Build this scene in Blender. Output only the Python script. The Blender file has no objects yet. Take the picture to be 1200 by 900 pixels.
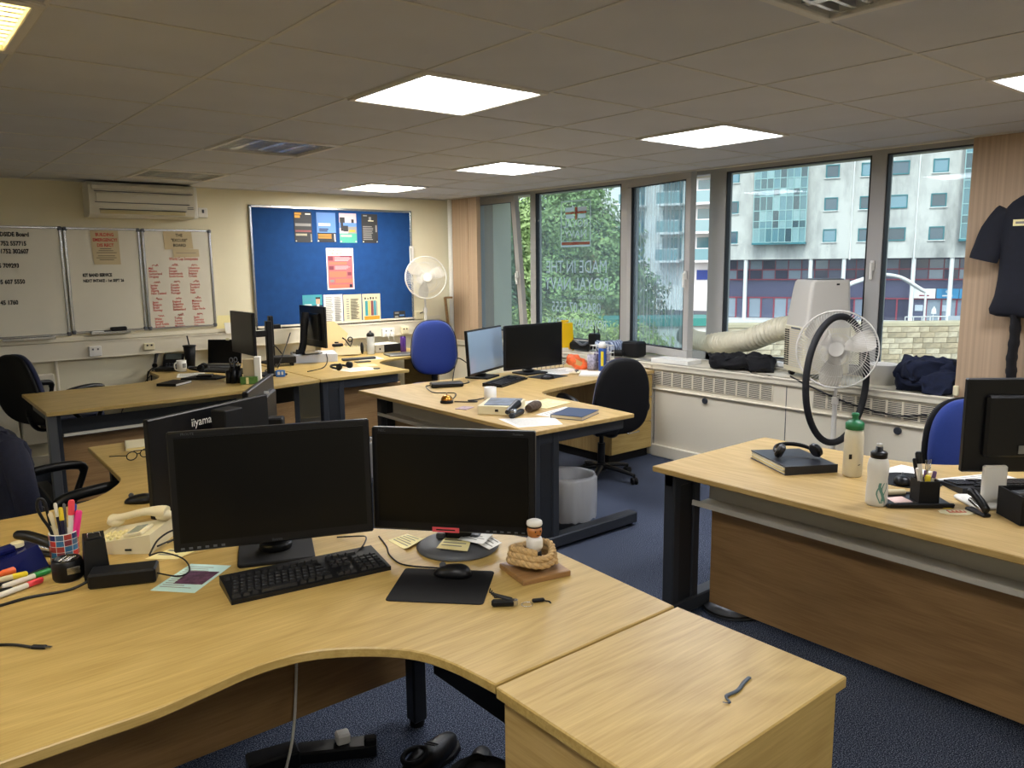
import bpy, math, random
from mathutils import Vector, Matrix
random.seed(7)
sc = bpy.context.scene
col = sc.collection
PI = math.pi
R = math.radians

# ---------------------------------------------------------------- camera
cam_d = bpy.data.cameras.new('camera'); cam = bpy.data.objects.new('camera', cam_d); col.objects.link(cam)
cam_d.sensor_width = 36.0; cam_d.lens = 27.49; cam_d.clip_start = 0.05; cam_d.clip_end = 400
YAW, PITCH, ROLL = 0.688050, -0.153197, -0.009963
fv = Vector((math.sin(YAW)*math.cos(PITCH), math.cos(YAW)*math.cos(PITCH), math.sin(PITCH)))
rv = Vector((math.cos(YAW), -math.sin(YAW), 0)); uv = rv.cross(fv)
r2 = rv*math.cos(ROLL) + uv*math.sin(ROLL); u2 = -rv*math.sin(ROLL) + uv*math.cos(ROLL)
cm = Matrix((r2, u2, -fv)).transposed().to_4x4(); cm.translation = (-1.05307, -2.48351, 1.610)
cam.matrix_world = cm
sc.camera = cam

# ---------------------------------------------------------------- sky, sun, exposure
w = bpy.data.worlds.new('sky'); sc.world = w; w.use_nodes = True
nt = w.node_tree; nt.nodes.clear()
sky = nt.nodes.new('ShaderNodeTexSky'); sky.sky_type = 'NISHITA'; sky.sun_disc = False
sky.sun_elevation = R(48); sky.sun_rotation = R(250); sky.air_density = 1.0; sky.dust_density = 2.0; sky.ozone_density = 1.0
bg = nt.nodes.new('ShaderNodeBackground'); bg.inputs[1].default_value = 0.34
out = nt.nodes.new('ShaderNodeOutputWorld')
hz = nt.nodes.new('ShaderNodeHueSaturation'); hz.inputs['Saturation'].default_value = .5; nt.links.new(sky.outputs[0], hz.inputs['Color']); nt.links.new(hz.outputs[0], bg.inputs[0]); nt.links.new(bg.outputs[0], out.inputs[0])
sun_d = bpy.data.lights.new('sun', 'SUN'); sun_d.energy = 1.65; sun_d.angle = R(3); sun_d.color = (1.0, 0.94, 0.85)
sun = bpy.data.objects.new('sun', sun_d); col.objects.link(sun)
sun.rotation_euler = Vector((0.70, 0.55, -0.95)).to_track_quat('-Z', 'Y').to_euler()
PANEL_COOL, PANEL_WARM, PANEL_FAR, LOUVRE_ON = 28.0, 19.0, 48.0, 26.0
vs = sc.view_settings
vs.view_transform = 'Standard'; vs.look = 'None'; vs.gamma = 1.0; vs.use_curve_mapping = False
vs.exposure = 0.18

# ---------------------------------------------------------------- helpers
def T(x=0, y=0, z=0): return Matrix.Translation((x, y, z))
def RX(a): return Matrix.Rotation(R(a), 4, 'X')
def RY(a): return Matrix.Rotation(R(a), 4, 'Y')
def RZ(a): return Matrix.Rotation(R(a), 4, 'Z')
def SC(x, y, z): return Matrix.Diagonal((x, y, z, 1))
I4 = Matrix.Identity(4)

def cr(h):
    "sRGB hex to linear rgba"
    o = []
    for i in (0, 2, 4):
        c = int(h[i:i+2], 16)/255
        o.append(c/12.92 if c <= .04045 else ((c+.055)/1.055)**2.4)
    return (*o, 1.0)

class MB:
    def __init__(s): s.v = []; s.f = []; s.sm = []; s.mi = []; s.mat = 0
    def add(s, vs, fs, M=None, smooth=False):
        o = len(s.v)
        s.v += [tuple(M @ Vector(p)) for p in vs] if M is not None else [tuple(p) for p in vs]
        flip = M is not None and M.determinant() < 0
        for f in fs:
            s.f.append(tuple(o+i for i in (reversed(f) if flip else f))); s.sm.append(smooth); s.mi.append(s.mat)
        return s
    def box(s, c, d, M=None, b=0.0):
        hx, hy, hz = d[0]/2, d[1]/2, d[2]/2
        M0 = (M or I4) @ T(*c)
        if b <= 0:
            vs = [(x*hx, y*hy, z*hz) for x in (-1, 1) for y in (-1, 1) for z in (-1, 1)]
            return s.add(vs, [(0,1,3,2),(4,6,7,5),(0,4,5,1),(2,3,7,6),(0,2,6,4),(1,5,7,3)], M0)
        b = min(b, hx*.98, hy*.98, hz*.98)
        vs = []; ix = {}
        for x in (-1, 1):
            for y in (-1, 1):
                for z in (-1, 1):
                    ix[x,y,z,0] = len(vs); vs.append((x*hx, y*(hy-b), z*(hz-b)))
                    ix[x,y,z,1] = len(vs); vs.append((x*(hx-b), y*hy, z*(hz-b)))
                    ix[x,y,z,2] = len(vs); vs.append((x*(hx-b), y*(hy-b), z*hz))
        fs = []
        def q(a, n):
            p = [Vector(vs[i]) for i in a]
            if (p[1]-p[0]).cross(p[2]-p[1]).dot(Vector(n)) < 0: a = a[::-1]
            fs.append(tuple(a))
        for k in (-1, 1):
            q([ix[k,-1,-1,0], ix[k,1,-1,0], ix[k,1,1,0], ix[k,-1,1,0]], (k,0,0))
            q([ix[-1,k,-1,1], ix[1,k,-1,1], ix[1,k,1,1], ix[-1,k,1,1]], (0,k,0))
            q([ix[-1,-1,k,2], ix[1,-1,k,2], ix[1,1,k,2], ix[-1,1,k,2]], (0,0,k))
        for i in (-1, 1):
            for j in (-1, 1):
                q([ix[i,j,-1,0], ix[i,j,1,0], ix[i,j,1,1], ix[i,j,-1,1]], (i,j,0))
                q([ix[i,-1,j,0], ix[i,1,j,0], ix[i,1,j,2], ix[i,-1,j,2]], (i,0,j))
                q([ix[-1,i,j,1], ix[1,i,j,1], ix[1,i,j,2], ix[-1,i,j,2]], (0,i,j))
                for k in (-1, 1): q([ix[i,j,k,0], ix[i,j,k,1], ix[i,j,k,2]], (i,j,k))
        return s.add(vs, fs, M0)
    def prism(s, pts, z0, z1, M=None, b=0.0, smooth_side=False):
        a = sum(pts[i][0]*pts[(i+1)%len(pts)][1]-pts[(i+1)%len(pts)][0]*pts[i][1] for i in range(len(pts)))
        if a < 0: pts = pts[::-1]
        n = len(pts)
        if b <= 0:
            vs = [(x, y, z0) for x, y in pts]+[(x, y, z1) for x, y in pts]
            s.add(vs, [tuple(range(n-1, -1, -1)), tuple(range(n, 2*n))], M)
            vs = [(x, y, z0) for x, y in pts]+[(x, y, z1) for x, y in pts]
            return s.add(vs, [(i, (i+1)%n, n+(i+1)%n, n+i) for i in range(n)], M, smooth_side)
        ins = []
        for i in range(n):
            p, q, r = Vector(pts[i-1]), Vector(pts[i]), Vector(pts[(i+1)%n])
            e1 = (q-p).normalized(); e2 = (r-q).normalized()
            n1 = Vector((-e1.y, e1.x)); n2 = Vector((-e2.y, e2.x)); m = n1+n2
            d = m.dot(n1); m = m*(b/d) if abs(d) > .2 else n1*b
            ins.append((q.x+m.x, q.y+m.y))
        vs = [(x, y, z0) for x, y in ins]+[(x, y, z0+b) for x, y in pts]+[(x, y, z1-b) for x, y in pts]+[(x, y, z1) for x, y in ins]
        fs = [tuple(range(n-1, -1, -1)), tuple(range(3*n, 4*n))]
        for k in range(3): fs += [(k*n+i, k*n+(i+1)%n, (k+1)*n+(i+1)%n, (k+1)*n+i) for i in range(n)]
        return s.add(vs, fs, M)
    def lathe(s, prof, n=24, M=None, smooth=True):
        vs = []; rows = []
        for r, z in prof:
            if abs(r) < 1e-6: rows.append([len(vs)]); vs.append((0, 0, z))
            else:
                rows.append(list(range(len(vs), len(vs)+n)))
                vs += [(r*math.cos(2*PI*i/n), r*math.sin(2*PI*i/n), z) for i in range(n)]
        fs = []
        for a, b in zip(rows, rows[1:]):
            for i in range(n):
                j = (i+1) % n
                if len(a) == 1 and len(b) == 1: break
                if len(a) == 1: fs.append((a[0], b[j], b[i]))
                elif len(b) == 1: fs.append((a[i], a[j], b[0]))
                else: fs.append((a[i], a[j], b[j], b[i]))
        return s.add(vs, fs, M, smooth)
    def cyl(s, c, r, h, n=20, M=None, b=0.0, r2=None):
        r2 = r if r2 is None else r2
        M0 = (M or I4) @ T(*c)
        s.lathe([(0, 0), (r-b, 0)], n, M0, False)
        if b: s.lathe([(r-b, 0), (r, b)], n, M0, False)
        s.lathe([(r, b), (r2, h-b)], n, M0, True)
        if b: s.lathe([(r2, h-b), (r2-b, h)], n, M0, False)
        return s.lathe([(r2-b, h), (0, h)], n, M0, False)
    def tube(s, pts, r, n=8, closed=False, M=None, flat=None):
        pts = [Vector(p) for p in pts]; m = len(pts)
        rr = r if isinstance(r, (list, tuple)) else [r]*m
        tg = []
        for i in range(m):
            if closed: t = pts[(i+1)%m]-pts[i-1]
            else: t = pts[min(i+1, m-1)]-pts[max(i-1, 0)]
            tg.append(t.normalized() if t.length > 1e-9 else Vector((0, 0, 1)))
        up = Vector((0, 0, 1)) if abs(tg[0].z) < .9 else Vector((1, 0, 0))
        nn = (up-tg[0]*up.dot(tg[0])).normalized(); vs = []
        for i in range(m):
            nn = (nn-tg[i]*nn.dot(tg[i])); nn = nn.normalized() if nn.length > 1e-6 else tg[i].orthogonal().normalized()
            bb = tg[i].cross(nn)
            fx, fy = flat or (1, 1)
            for k in range(n):
                a = 2*PI*k/n
                vs.append(pts[i]+(nn*math.cos(a)*fx+bb*math.sin(a)*fy)*rr[i])
        fs = []
        for i in range(m if closed else m-1):
            j = (i+1) % m
            for k in range(n): fs.append((i*n+k, i*n+(k+1)%n, j*n+(k+1)%n, j*n+k))
        s.add(vs, fs, M, True)
        if not closed:
            s.add(vs[:n], [tuple(range(n-1, -1, -1))], M); s.add(vs[-n:], [tuple(range(n))], M)
        return s
    def ell(s, c, d, nu=20, nv=12, M=None, e=1.0, fn=None):
        "superellipsoid with half axes d; fn perturbs a point"
        vs = []; f = lambda t: math.copysign(abs(t)**e, t)
        for j in range(nv+1):
            ph = PI*(j/nv-.5)
            for i in range(nu):
                th = 2*PI*i/nu
                p = Vector((d[0]*f(math.cos(th))*f(math.cos(ph)), d[1]*f(math.sin(th))*f(math.cos(ph)), d[2]*f(math.sin(ph))))
                if fn: p = fn(p)
                vs.append((p.x+c[0], p.y+c[1], p.z+c[2]))
        fs = [(j*nu+i, j*nu+(i+1)%nu, (j+1)*nu+(i+1)%nu, (j+1)*nu+i) for j in range(nv) for i in range(nu)]
        return s.add(vs, fs, M, True)
    def pillow(s, outline, t, M=None, e=.6, k=5, bend=None, back=None):
        "outline (x,z) star-shaped about the origin; thickness t along y, -y is the front; bend(x,z)->y"
        n = len(outline); vs = []; rings = []
        for side in (-1, 1):
            tt = t if side < 0 or back is None else back
            rng = range(k) if side < 0 else range(k, -1, -1)
            for a in rng:
                ang = a/k*PI/2
                r = math.sin(ang)**e if a else 0; y = math.cos(ang)**e*tt/2 if a < k else 0
                if a == 0: rings.append([len(vs)]); vs.append((0, side*y+(bend(0, 0) if bend else 0), 0))
                else:
                    rings.append(list(range(len(vs), len(vs)+n)))
                    for x, z in outline: vs.append((x*r, side*y+(bend(x*r, z*r) if bend else 0), z*r))
        fs = []
        for a, b in zip(rings, rings[1:]):
            for i in range(n):
                j = (i+1) % n
                if len(a) == 1: fs.append((a[0], b[i], b[j]))
                elif len(b) == 1: fs.append((a[i], b[0], a[j]))
                else: fs.append((a[i], b[i], b[j], a[j]))
        return s.add(vs, fs, M, True)
    def text(s, body, size, M, align='CENTER', wide=1.0, bold=0.0, ext=0.0):
        c = bpy.data.curves.new('t', 'FONT'); c.body = body; c.size = size; c.align_x = align; c.resolution_u = 2
        c.offset = bold*.1; c.extrude = ext
        o = bpy.data.objects.new('t', c); m = o.to_mesh()
        s.add([(v.co.x*wide, v.co.y, v.co.z) for v in m.vertices], [tuple(p.vertices) for p in m.polygons], M)
        o.to_mesh_clear(); bpy.data.objects.remove(o); bpy.data.curves.remove(c)
        return s
    def quad(s, x0, y0, x1, y1, z, M=None): return s.add([(x0,y0,z),(x1,y0,z),(x1,y1,z),(x0,y1,z)], [(0,1,2,3)], M)
    def mesh(s, name, mats):
        m = bpy.data.meshes.new(name); m.from_pydata(s.v, [], s.f)
        m.polygons.foreach_set('use_smooth', s.sm); m.polygons.foreach_set('material_index', s.mi)
        for x in (mats if isinstance(mats, (list, tuple)) else [mats]): m.materials.append(x)
        m.update(); return m

def put(name, me, parent=None, loc=None, rz=0):
    o = bpy.data.objects.new(name, me); col.objects.link(o)
    if parent is not None: o.parent = parent
    if loc is not None: o.location = loc
    if rz: o.rotation_euler[2] = R(rz)
    return o
def obj(name, mb, mats, parent=None, loc=None, rz=0): return put(name, mb.mesh(name, mats), parent, loc, rz)
def tag(o, label=None, cat=None, group=None, kind=None):
    if label: o['label'] = label
    if cat: o['category'] = cat
    if group: o['group'] = group
    if kind: o['kind'] = kind
    return o
def thing(name, label, cat, loc=(0,0,0), rz=0, group=None):
    o = bpy.data.objects.new(name, None); col.objects.link(o); o.empty_display_size = .1
    o.location = loc; o.rotation_euler = (0, 0, R(rz))
    return tag(o, label, cat, group)
def struct(name, mb, mats, parent=None):
    o = obj(name, mb, mats, parent)
    if parent is None: o['kind'] = 'structure'
    return o
def dup(root, loc, rz, label=None, group=None):
    def cp(o, par):
        c = o.copy(); col.objects.link(c); c.parent = par
        for ch in list(o.children): cp(ch, c)
        return c
    r = cp(root, None); r.location = loc; r.rotation_euler = (0, 0, R(rz))
    if label: r['label'] = label
    if group: r['group'] = group
    return r
def smooth(pts, k=6, closed=False):
    P = [Vector(p) for p in pts]; n = len(P); o = []
    rng = range(n) if closed else range(n-1)
    for i in rng:
        p0 = P[i-1] if (closed or i > 0) else P[0]; p1 = P[i]; p2 = P[(i+1)%n]
        p3 = P[(i+2)%n] if (closed or i+2 < n) else P[-1]
        for j in range(k):
            t = j/k
            o.append(.5*((2*p1)+(p2-p0)*t+(2*p0-5*p1+4*p2-p3)*t*t+(3*p1-p0-3*p2+p3)*t**3))
    if not closed: o.append(P[-1])
    return o
def sup(w, h, e, n=40, top=1.0, bot=1.0):
    "superellipse outline, width scaled from bot to top"
    o = []
    for i in range(n):
        a = 2*PI*i/n; c, s_ = math.cos(a), math.sin(a)
        z = math.copysign(abs(s_)**e, s_)*h/2
        k = bot+(top-bot)*(z/h+.5)
        o.append((math.copysign(abs(c)**e, c)*w/2*k, z))
    return o
def rrect(w, h, r, n=5):
    o = []
    for cx, cy, a0 in ((w/2-r, h/2-r, 0), (-w/2+r, h/2-r, 90), (-w/2+r, -h/2+r, 180), (w/2-r, -h/2+r, 270)):
        for i in range(n+1):
            a = R(a0+90*i/n); o.append((cx+r*math.cos(a), cy+r*math.sin(a)))
    return o

# ---------------------------------------------------------------- materials
def mat(name, color, rough=.5, metal=0.0, vary=0.0, vscale=8, bump=0.0, bscale=60, spec=.5, trans=0.0, alpha=1.0, sheen=0.0, coat=0.0):
    m = bpy.data.materials.new(name); m.use_nodes = True
    t = m.node_tree; b = t.nodes['Principled BSDF']
    c = cr(color) if isinstance(color, str) else color
    b.inputs['Base Color'].default_value = c; b.inputs['Roughness'].default_value = rough
    b.inputs['Metallic'].default_value = metal; b.inputs['Specular IOR Level'].default_value = spec
    b.inputs['Transmission Weight'].default_value = trans; b.inputs['Alpha'].default_value = alpha
    b.inputs['Sheen Weight'].default_value = sheen; b.inputs['Coat Weight'].default_value = coat
    if vary or bump:
        tc = t.nodes.new('ShaderNodeTexCoord')
    if vary:
        nz = t.nodes.new('ShaderNodeTexNoise'); nz.inputs['Scale'].default_value = vscale; nz.inputs['Detail'].default_value = 5
        t.links.new(tc.outputs['Object'], nz.inputs['Vector'])
        rp = t.nodes.new('ShaderNodeMapRange'); rp.inputs[1].default_value = .3; rp.inputs[2].default_value = .7
        rp.inputs[3].default_value = 1-vary; rp.inputs[4].default_value = 1+vary
        t.links.new(nz.outputs['Fac'], rp.inputs[0])
        hs = t.nodes.new('ShaderNodeHueSaturation'); hs.inputs['Color'].default_value = c
        t.links.new(rp.outputs[0], hs.inputs['Value']); t.links.new(hs.outputs[0], b.inputs['Base Color'])
    if bump:
        n2 = t.nodes.new('ShaderNodeTexNoise'); n2.inputs['Scale'].default_value = bscale; n2.inputs['Detail'].default_value = 3
        t.links.new(tc.outputs['Object'], n2.inputs['Vector'])
        bp = t.nodes.new('ShaderNodeBump'); bp.inputs['Strength'].default_value = bump; bp.inputs['Distance'].default_value = .002
        t.links.new(n2.outputs['Fac'], bp.inputs['Height']); t.links.new(bp.outputs[0], b.inputs['Normal'])
    return m
def emis(name, color, strength):
    m = bpy.data.materials.new(name); m.use_nodes = True; t = m.node_tree; b = t.nodes['Principled BSDF']
    b.inputs['Base Color'].default_value = (.8,.8,.8,1); b.inputs['Emission Color'].default_value = cr(color)
    b.inputs['Emission Strength'].default_value = strength
    return m
def wood(name, c1, c2, axis='X', rough=.42, k=1.0):
    m = bpy.data.materials.new(name); m.use_nodes = True; t = m.node_tree; b = t.nodes['Principled BSDF']
    tc = t.nodes.new('ShaderNodeTexCoord')
    def noise(sc_, scale, det, dist):
        mp = t.nodes.new('ShaderNodeMapping'); mp.inputs['Scale'].default_value = sc_
        n = t.nodes.new('ShaderNodeTexNoise'); n.inputs['Scale'].default_value = scale; n.inputs['Detail'].default_value = det; n.inputs['Distortion'].default_value = dist
        t.links.new(tc.outputs['Object'], mp.inputs[0]); t.links.new(mp.outputs[0], n.inputs['Vector']); return n
    def st(a, c): return {'X': (a, c, c), 'Y': (c, a, c), 'Z': (c, c, a)}[axis]
    n1 = noise(st(.8*k, 4.2*k), 1.0, 1.5, .25)
    mu = t.nodes.new('ShaderNodeMath'); mu.operation = 'MULTIPLY'; mu.inputs[1].default_value = 22
    pp = t.nodes.new('ShaderNodeMath'); pp.operation = 'PINGPONG'; pp.inputs[1].default_value = 1
    t.links.new(n1.outputs['Fac'], mu.inputs[0]); t.links.new(mu.outputs[0], pp.inputs[0])
    n2 = noise(st(7, 150), 1.0, 3, .3)
    n3 = noise(st(.8, 9), 1.0, 3, .5)
    a1 = t.nodes.new('ShaderNodeMath'); a1.operation = 'MULTIPLY'; a1.inputs[1].default_value = .20
    t.links.new(pp.outputs[0], a1.inputs[0])
    a2 = t.nodes.new('ShaderNodeMath'); a2.operation = 'MULTIPLY_ADD'; a2.inputs[1].default_value = .70; t.links.new(n2.outputs['Fac'], a2.inputs[0]); t.links.new(a1.outputs[0], a2.inputs[2])
    a3 = t.nodes.new('ShaderNodeMath'); a3.operation = 'MULTIPLY_ADD'; a3.inputs[1].default_value = .30; t.links.new(n3.outputs['Fac'], a3.inputs[0]); t.links.new(a2.outputs[0], a3.inputs[2])
    rp = t.nodes.new('ShaderNodeValToRGB'); rp.color_ramp.elements[0].position = .32; rp.color_ramp.elements[1].position = .92
    rp.color_ramp.elements[0].color = cr(c1); rp.color_ramp.elements[1].color = cr(c2)
    t.links.new(a3.outputs[0], rp.inputs[0]); t.links.new(rp.outputs[0], b.inputs['Base Color'])
    b.inputs['Roughness'].default_value = rough
    return m
def glass(name, tint, haze=0.0, streak=False):
    "thin pane: transparent with a Fresnel reflection and a painted pale haze veiling the view"
    m = bpy.data.materials.new(name); m.use_nodes = True; t = m.node_tree; t.nodes.clear()
    o = t.nodes.new('ShaderNodeOutputMaterial'); tr = t.nodes.new('ShaderNodeBsdfTransparent'); tr.inputs[0].default_value = cr(tint)
    gl = t.nodes.new('ShaderNodeBsdfGlossy'); gl.inputs['Roughness'].default_value = .02
    fr = t.nodes.new('ShaderNodeFresnel'); geo = t.nodes.new('ShaderNodeNewGeometry'); io = t.nodes.new('ShaderNodeMath'); io.operation = 'MULTIPLY_ADD'; io.inputs[1].default_value = -.4303; io.inputs[2].default_value = 1.22
    t.links.new(geo.outputs['Backfacing'], io.inputs[0]); t.links.new(io.outputs[0], fr.inputs[0])
    mx = t.nodes.new('ShaderNodeMixShader'); t.links.new(fr.outputs[0], mx.inputs[0]); t.links.new(tr.outputs[0], mx.inputs[1]); t.links.new(gl.outputs[0], mx.inputs[2])
    last = mx
    if haze:
        df = t.nodes.new('ShaderNodeBsdfTranslucent'); df.inputs[0].default_value = (.9,.92,.92,1)
        m2 = t.nodes.new('ShaderNodeMixShader'); m2.inputs[0].default_value = haze
        t.links.new(mx.outputs[0], m2.inputs[1]); t.links.new(df.outputs[0], m2.inputs[2]); last = m2
        if streak:
            tc = t.nodes.new('ShaderNodeTexCoord'); mp = t.nodes.new('ShaderNodeMapping'); mp.inputs['Scale'].default_value = (50, 50, .8)
            n = t.nodes.new('ShaderNodeTexNoise'); n.inputs['Scale'].default_value = 1; n.inputs['Detail'].default_value = 3
            mr = t.nodes.new('ShaderNodeMapRange'); mr.inputs[1].default_value = .42; mr.inputs[2].default_value = .72; mr.inputs[3].default_value = haze*.35; mr.inputs[4].default_value = min(1, haze*1.9)
            t.links.new(tc.outputs['Object'], mp.inputs[0]); t.links.new(mp.outputs[0], n.inputs['Vector']); t.links.new(n.outputs['Fac'], mr.inputs[0]); t.links.new(mr.outputs[0], m2.inputs[0])
    t.links.new(last.outputs[0], o.inputs[0])
    return m
def speckle(name, c1, c2, c3, scale=260, rough=.95):
    m = bpy.data.materials.new(name); m.use_nodes = True; t = m.node_tree; b = t.nodes['Principled BSDF']
    tc = t.nodes.new('ShaderNodeTexCoord'); n = t.nodes.new('ShaderNodeTexNoise'); n.inputs['Scale'].default_value = scale; n.inputs['Detail'].default_value = 2
    rp = t.nodes.new('ShaderNodeValToRGB'); e = rp.color_ramp.elements
    e[0].position = .34; e[0].color = cr(c1); e[1].position = .68; e[1].color = cr(c3); x = e.new(.5); x.color = cr(c2)
    n2 = t.nodes.new('ShaderNodeTexNoise'); n2.inputs['Scale'].default_value = 1.6
    hs = t.nodes.new('ShaderNodeHueSaturation'); mr = t.nodes.new('ShaderNodeMapRange'); mr.inputs[3].default_value = .8; mr.inputs[4].default_value = 1.2
    t.links.new(tc.outputs['Object'], n.inputs['Vector']); t.links.new(tc.outputs['Object'], n2.inputs['Vector']); t.links.new(n.outputs['Fac'], rp.inputs[0])
    t.links.new(n2.outputs['Fac'], mr.inputs[0]); t.links.new(mr.outputs[0], hs.inputs['Value']); t.links.new(rp.outputs[0], hs.inputs['Color']); t.links.new(hs.outputs[0], b.inputs['Base Color'])
    b.inputs['Roughness'].default_value = rough; b.inputs['Specular IOR Level'].default_value = .1
    return m

OAKX = wood('oak_laminate_x', 'a78a48', 'cbae6c', 'X'); OAKY = wood('oak_laminate_y', 'a98a4c', 'ccae74', 'Y'); OAKZ = wood('oak_laminate_z', 'a98a50', 'cbae74', 'Z')
PANY = wood('oak_panel_y', '8e6c44', 'b28e60', 'Y'); PANX = wood('oak_panel_x', '8e6c44', 'b28e60', 'X')
OAKE = mat('oak_edging', 'b0905e', .45, vary=.08, vscale=30)
GRAPH = mat('graphite_metal', '34383f', .45, .3); GRAPHD = mat('dark_graphite', '23262b', .5, .2)
TRAYM = mat('tray_metal', 'cfcabd', .45)
BLK = mat('black_plastic', '0e0f12', .38, spec=.35); BLKM = mat('matt_black', '0d0d0f', .65, spec=.3); BLKG = mat('gloss_black', '08080a', .12)
SCRN = mat('dark_screen', '070707', .3, spec=.25); SCRB = mat('reflecting_screen', '10141c', .1)
GREYP = mat('grey_plastic', '55585e', .45); SILV = mat('silver_metal', 'c2c4c6', .25, 1.0); STEEL = mat('brushed_steel', '8e9092', .35, .9)
WHT = mat('white_plastic', 'e6e4dd', .4); CRM = mat('cream_plastic', 'e2d8b4', .45); PAPER = mat('white_paper', 'eeece4', .8); PAPY = mat('yellow_paper', 'efe3a6', .8)
WALLM = mat('cream_wall_paint', 'e5dcbe', .75, vary=.03, vscale=2.5, bump=.15, bscale=40)
CEILM = mat('ceiling_tile_face', 'c8c9cc', .9, vary=.03, vscale=3, bump=.3, bscale=220)
TBAR = mat('ceiling_bar_white', 'c9c6be', .5)
CASM = mat('casing_enamel', 'dcd4bf', .5, vary=.02, vscale=2); CASD = mat('grille_dark', '2a2724', .8)
UPVC = mat('window_upvc', 'b2b0ac', .35); UPVCD = mat('gasket', '1c1c1e', .6)
CARP = speckle('carpet_blue', '0d111b', '2b3447', '828a9c')
NAVYF = mat('navy_fabric', '141c3c', .95, vary=.15, vscale=300, sheen=.2); BLUEF = mat('blue_fabric', '1a337c', .9, vary=.12, vscale=350, sheen=.15)
BLKF = mat('black_fabric', '17171a', .95, vary=.1, vscale=250)
INKK = mat('black_ink', '14130f', .7); INKR = mat('red_ink', 'c22a26', .7); INKG = mat('grey_ink', '8a867e', .8)
# ================================================================ SETTING
HC = 2.303; XW = 3.95; YB = 4.75; XG = 4.40; XL = -3.6; YR = -4.6
m = MB(); m.box(((XL+4.7)/2, (YR+YB)/2, -.05), (4.7-XL, YB-YR+.4, .1)); struct('floor', m, CARP)
m = MB(); m.box(((XL+4.7)/2, YB+.1, 1.3), (4.7-XL+.4, .2, 2.8))
struct('wall_back', m, WALLM)
m = MB(); m.box((XL-.1, 0, 1.3), (.2, 9.8, 2.8)); struct('wall_left', m, WALLM)
m = MB(); m.box(((XL+4.7)/2, YR-.1, 1.3), (4.7-XL+.4, .2, 2.8)); struct('wall_rear', m, WALLM)
# window wall: spandrel under the sill, head above, piers at both ends
m = MB(); m.box((4.5, (YR+YB)/2, .36), (.3, YB-YR, .74)); m.box((4.62, (YR+YB)/2, 2.52), (.5, YB-YR, .34))
struct('wall_window', m, WALLM)
def ribbed(name, c, k=160, ax=1):
    mm = mat(name, c, .8); t = mm.node_tree; b = t.nodes['Principled BSDF']
    tc = t.nodes.new('ShaderNodeTexCoord'); sx = t.nodes.new('ShaderNodeSeparateXYZ'); t.links.new(tc.outputs['Object'], sx.inputs[0])
    ad = t.nodes.new('ShaderNodeMath'); ad.operation = 'ADD'; t.links.new(sx.outputs[0], ad.inputs[0]); t.links.new(sx.outputs[1], ad.inputs[1])
    cv = t.nodes.new('ShaderNodeCombineXYZ'); t.links.new(ad.outputs[0], cv.inputs[0])
    n = t.nodes.new('ShaderNodeTexNoise'); n.noise_dimensions = '3D'; n.inputs['Scale'].default_value = k; n.inputs['Detail'].default_value = 2
    t.links.new(cv.outputs[0], n.inputs['Vector'])
    mr = t.nodes.new('ShaderNodeMapRange'); mr.inputs[1].default_value = .3; mr.inputs[2].default_value = .7; mr.inputs[3].default_value = .82; mr.inputs[4].default_value = 1.12
    hs = t.nodes.new('ShaderNodeHueSaturation'); hs.inputs['Color'].default_value = cr(c); t.links.new(n.outputs['Fac'], mr.inputs[0]); t.links.new(mr.outputs[0], hs.inputs['Value']); t.links.new(hs.outputs[0], b.inputs['Base Color'])
    return mm
RIB = ribbed('ribbed_beige_vinyl', 'b39a7e', 60)
m = MB(); m.box((3.975, 4.46, 1.55), (.05, .28, 1.6)); m.box((3.985, 4.245, 1.55), (.05, .15, 1.6)); m.box((4.33, 4.735, 1.55), (.56, .03, 1.6)); struct('wall_pier_left', m, RIB)
m = MB(); m.box((4.28, -2.59, 1.55), (.66, 4.0, 1.6)); struct('wall_pier_right', m, RIB)
# corner pipe boxing and the leaning batten
m = MB(); m.cyl((3.975, 4.665, .785), .030, HC-.785, 14); struct('trim_1', m, WHT)
# sill board
m = MB(); m.box((4.165, (YR+4.72)/2, .77), (.47, 4.72-YR, .03), b=.006); struct('trim_2', m, CASM)
# ceiling: the suspended grid carries one tile object per cell
grid = MB()
NX0, NX1, NY0, NY1 = -6, 7, -8, 8
for i in range(NX0, NX1+1):
    if XL < i*.6 < XW+.02: grid.box((i*.6, (YR+YB)/2, HC+.001), (.014, YB-YR, .008))
for j in range(NY0, NY1+1):
    if YR < j*.6 < YB: grid.box(((XL+XW)/2, j*.6, HC+.0012), (XW-XL, .014, .008))
grid.box((XW-.012, (YR+YB)/2, HC-.003), (.024, YB-YR, .012)); grid.box(((XL+XW)/2, YB-.012, HC-.003), (XW-XL, .024, .012))
grid.box(((XL+XW)/2, (YR+YB)/2, HC+.19), (XW-XL+.8, YB-YR+.3, .06))
grid.box((XW+.01, (YR+YB)/2, HC+.08), (.02, YB-YR, .16))
ceiling = struct('ceiling', grid, TBAR)
LIGHTS = {}
for i in (-5, -2, 1, 4):
    for j in (-6, -3, 0, 3, 6): LIGHTS[i, j] = 1
tile_mesh = {}
for i in range(NX0, NX1):
    for j in range(NY0, NY1):
        if (i, j) in LIGHTS: continue
        x0, x1 = max(i*.6, XL), min(i*.6+.6, XW); y0, y1 = max(j*.6, YR), min(j*.6+.6, YB)
        if x1-x0 < .05 or y1-y0 < .05: continue
        key = (round(x1-x0, 3), round(y1-y0, 3))
        if key not in tile_mesh:
            t_ = MB(); t_.box((0, 0, .008), (key[0]-.012, key[1]-.012, .014)); tile_mesh[key] = t_.mesh('ceiling_tile', CEILM)
        o = put('ceiling_tile', tile_mesh[key], ceiling, ((x0+x1)/2, (y0+y1)/2, HC-.001))
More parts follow.
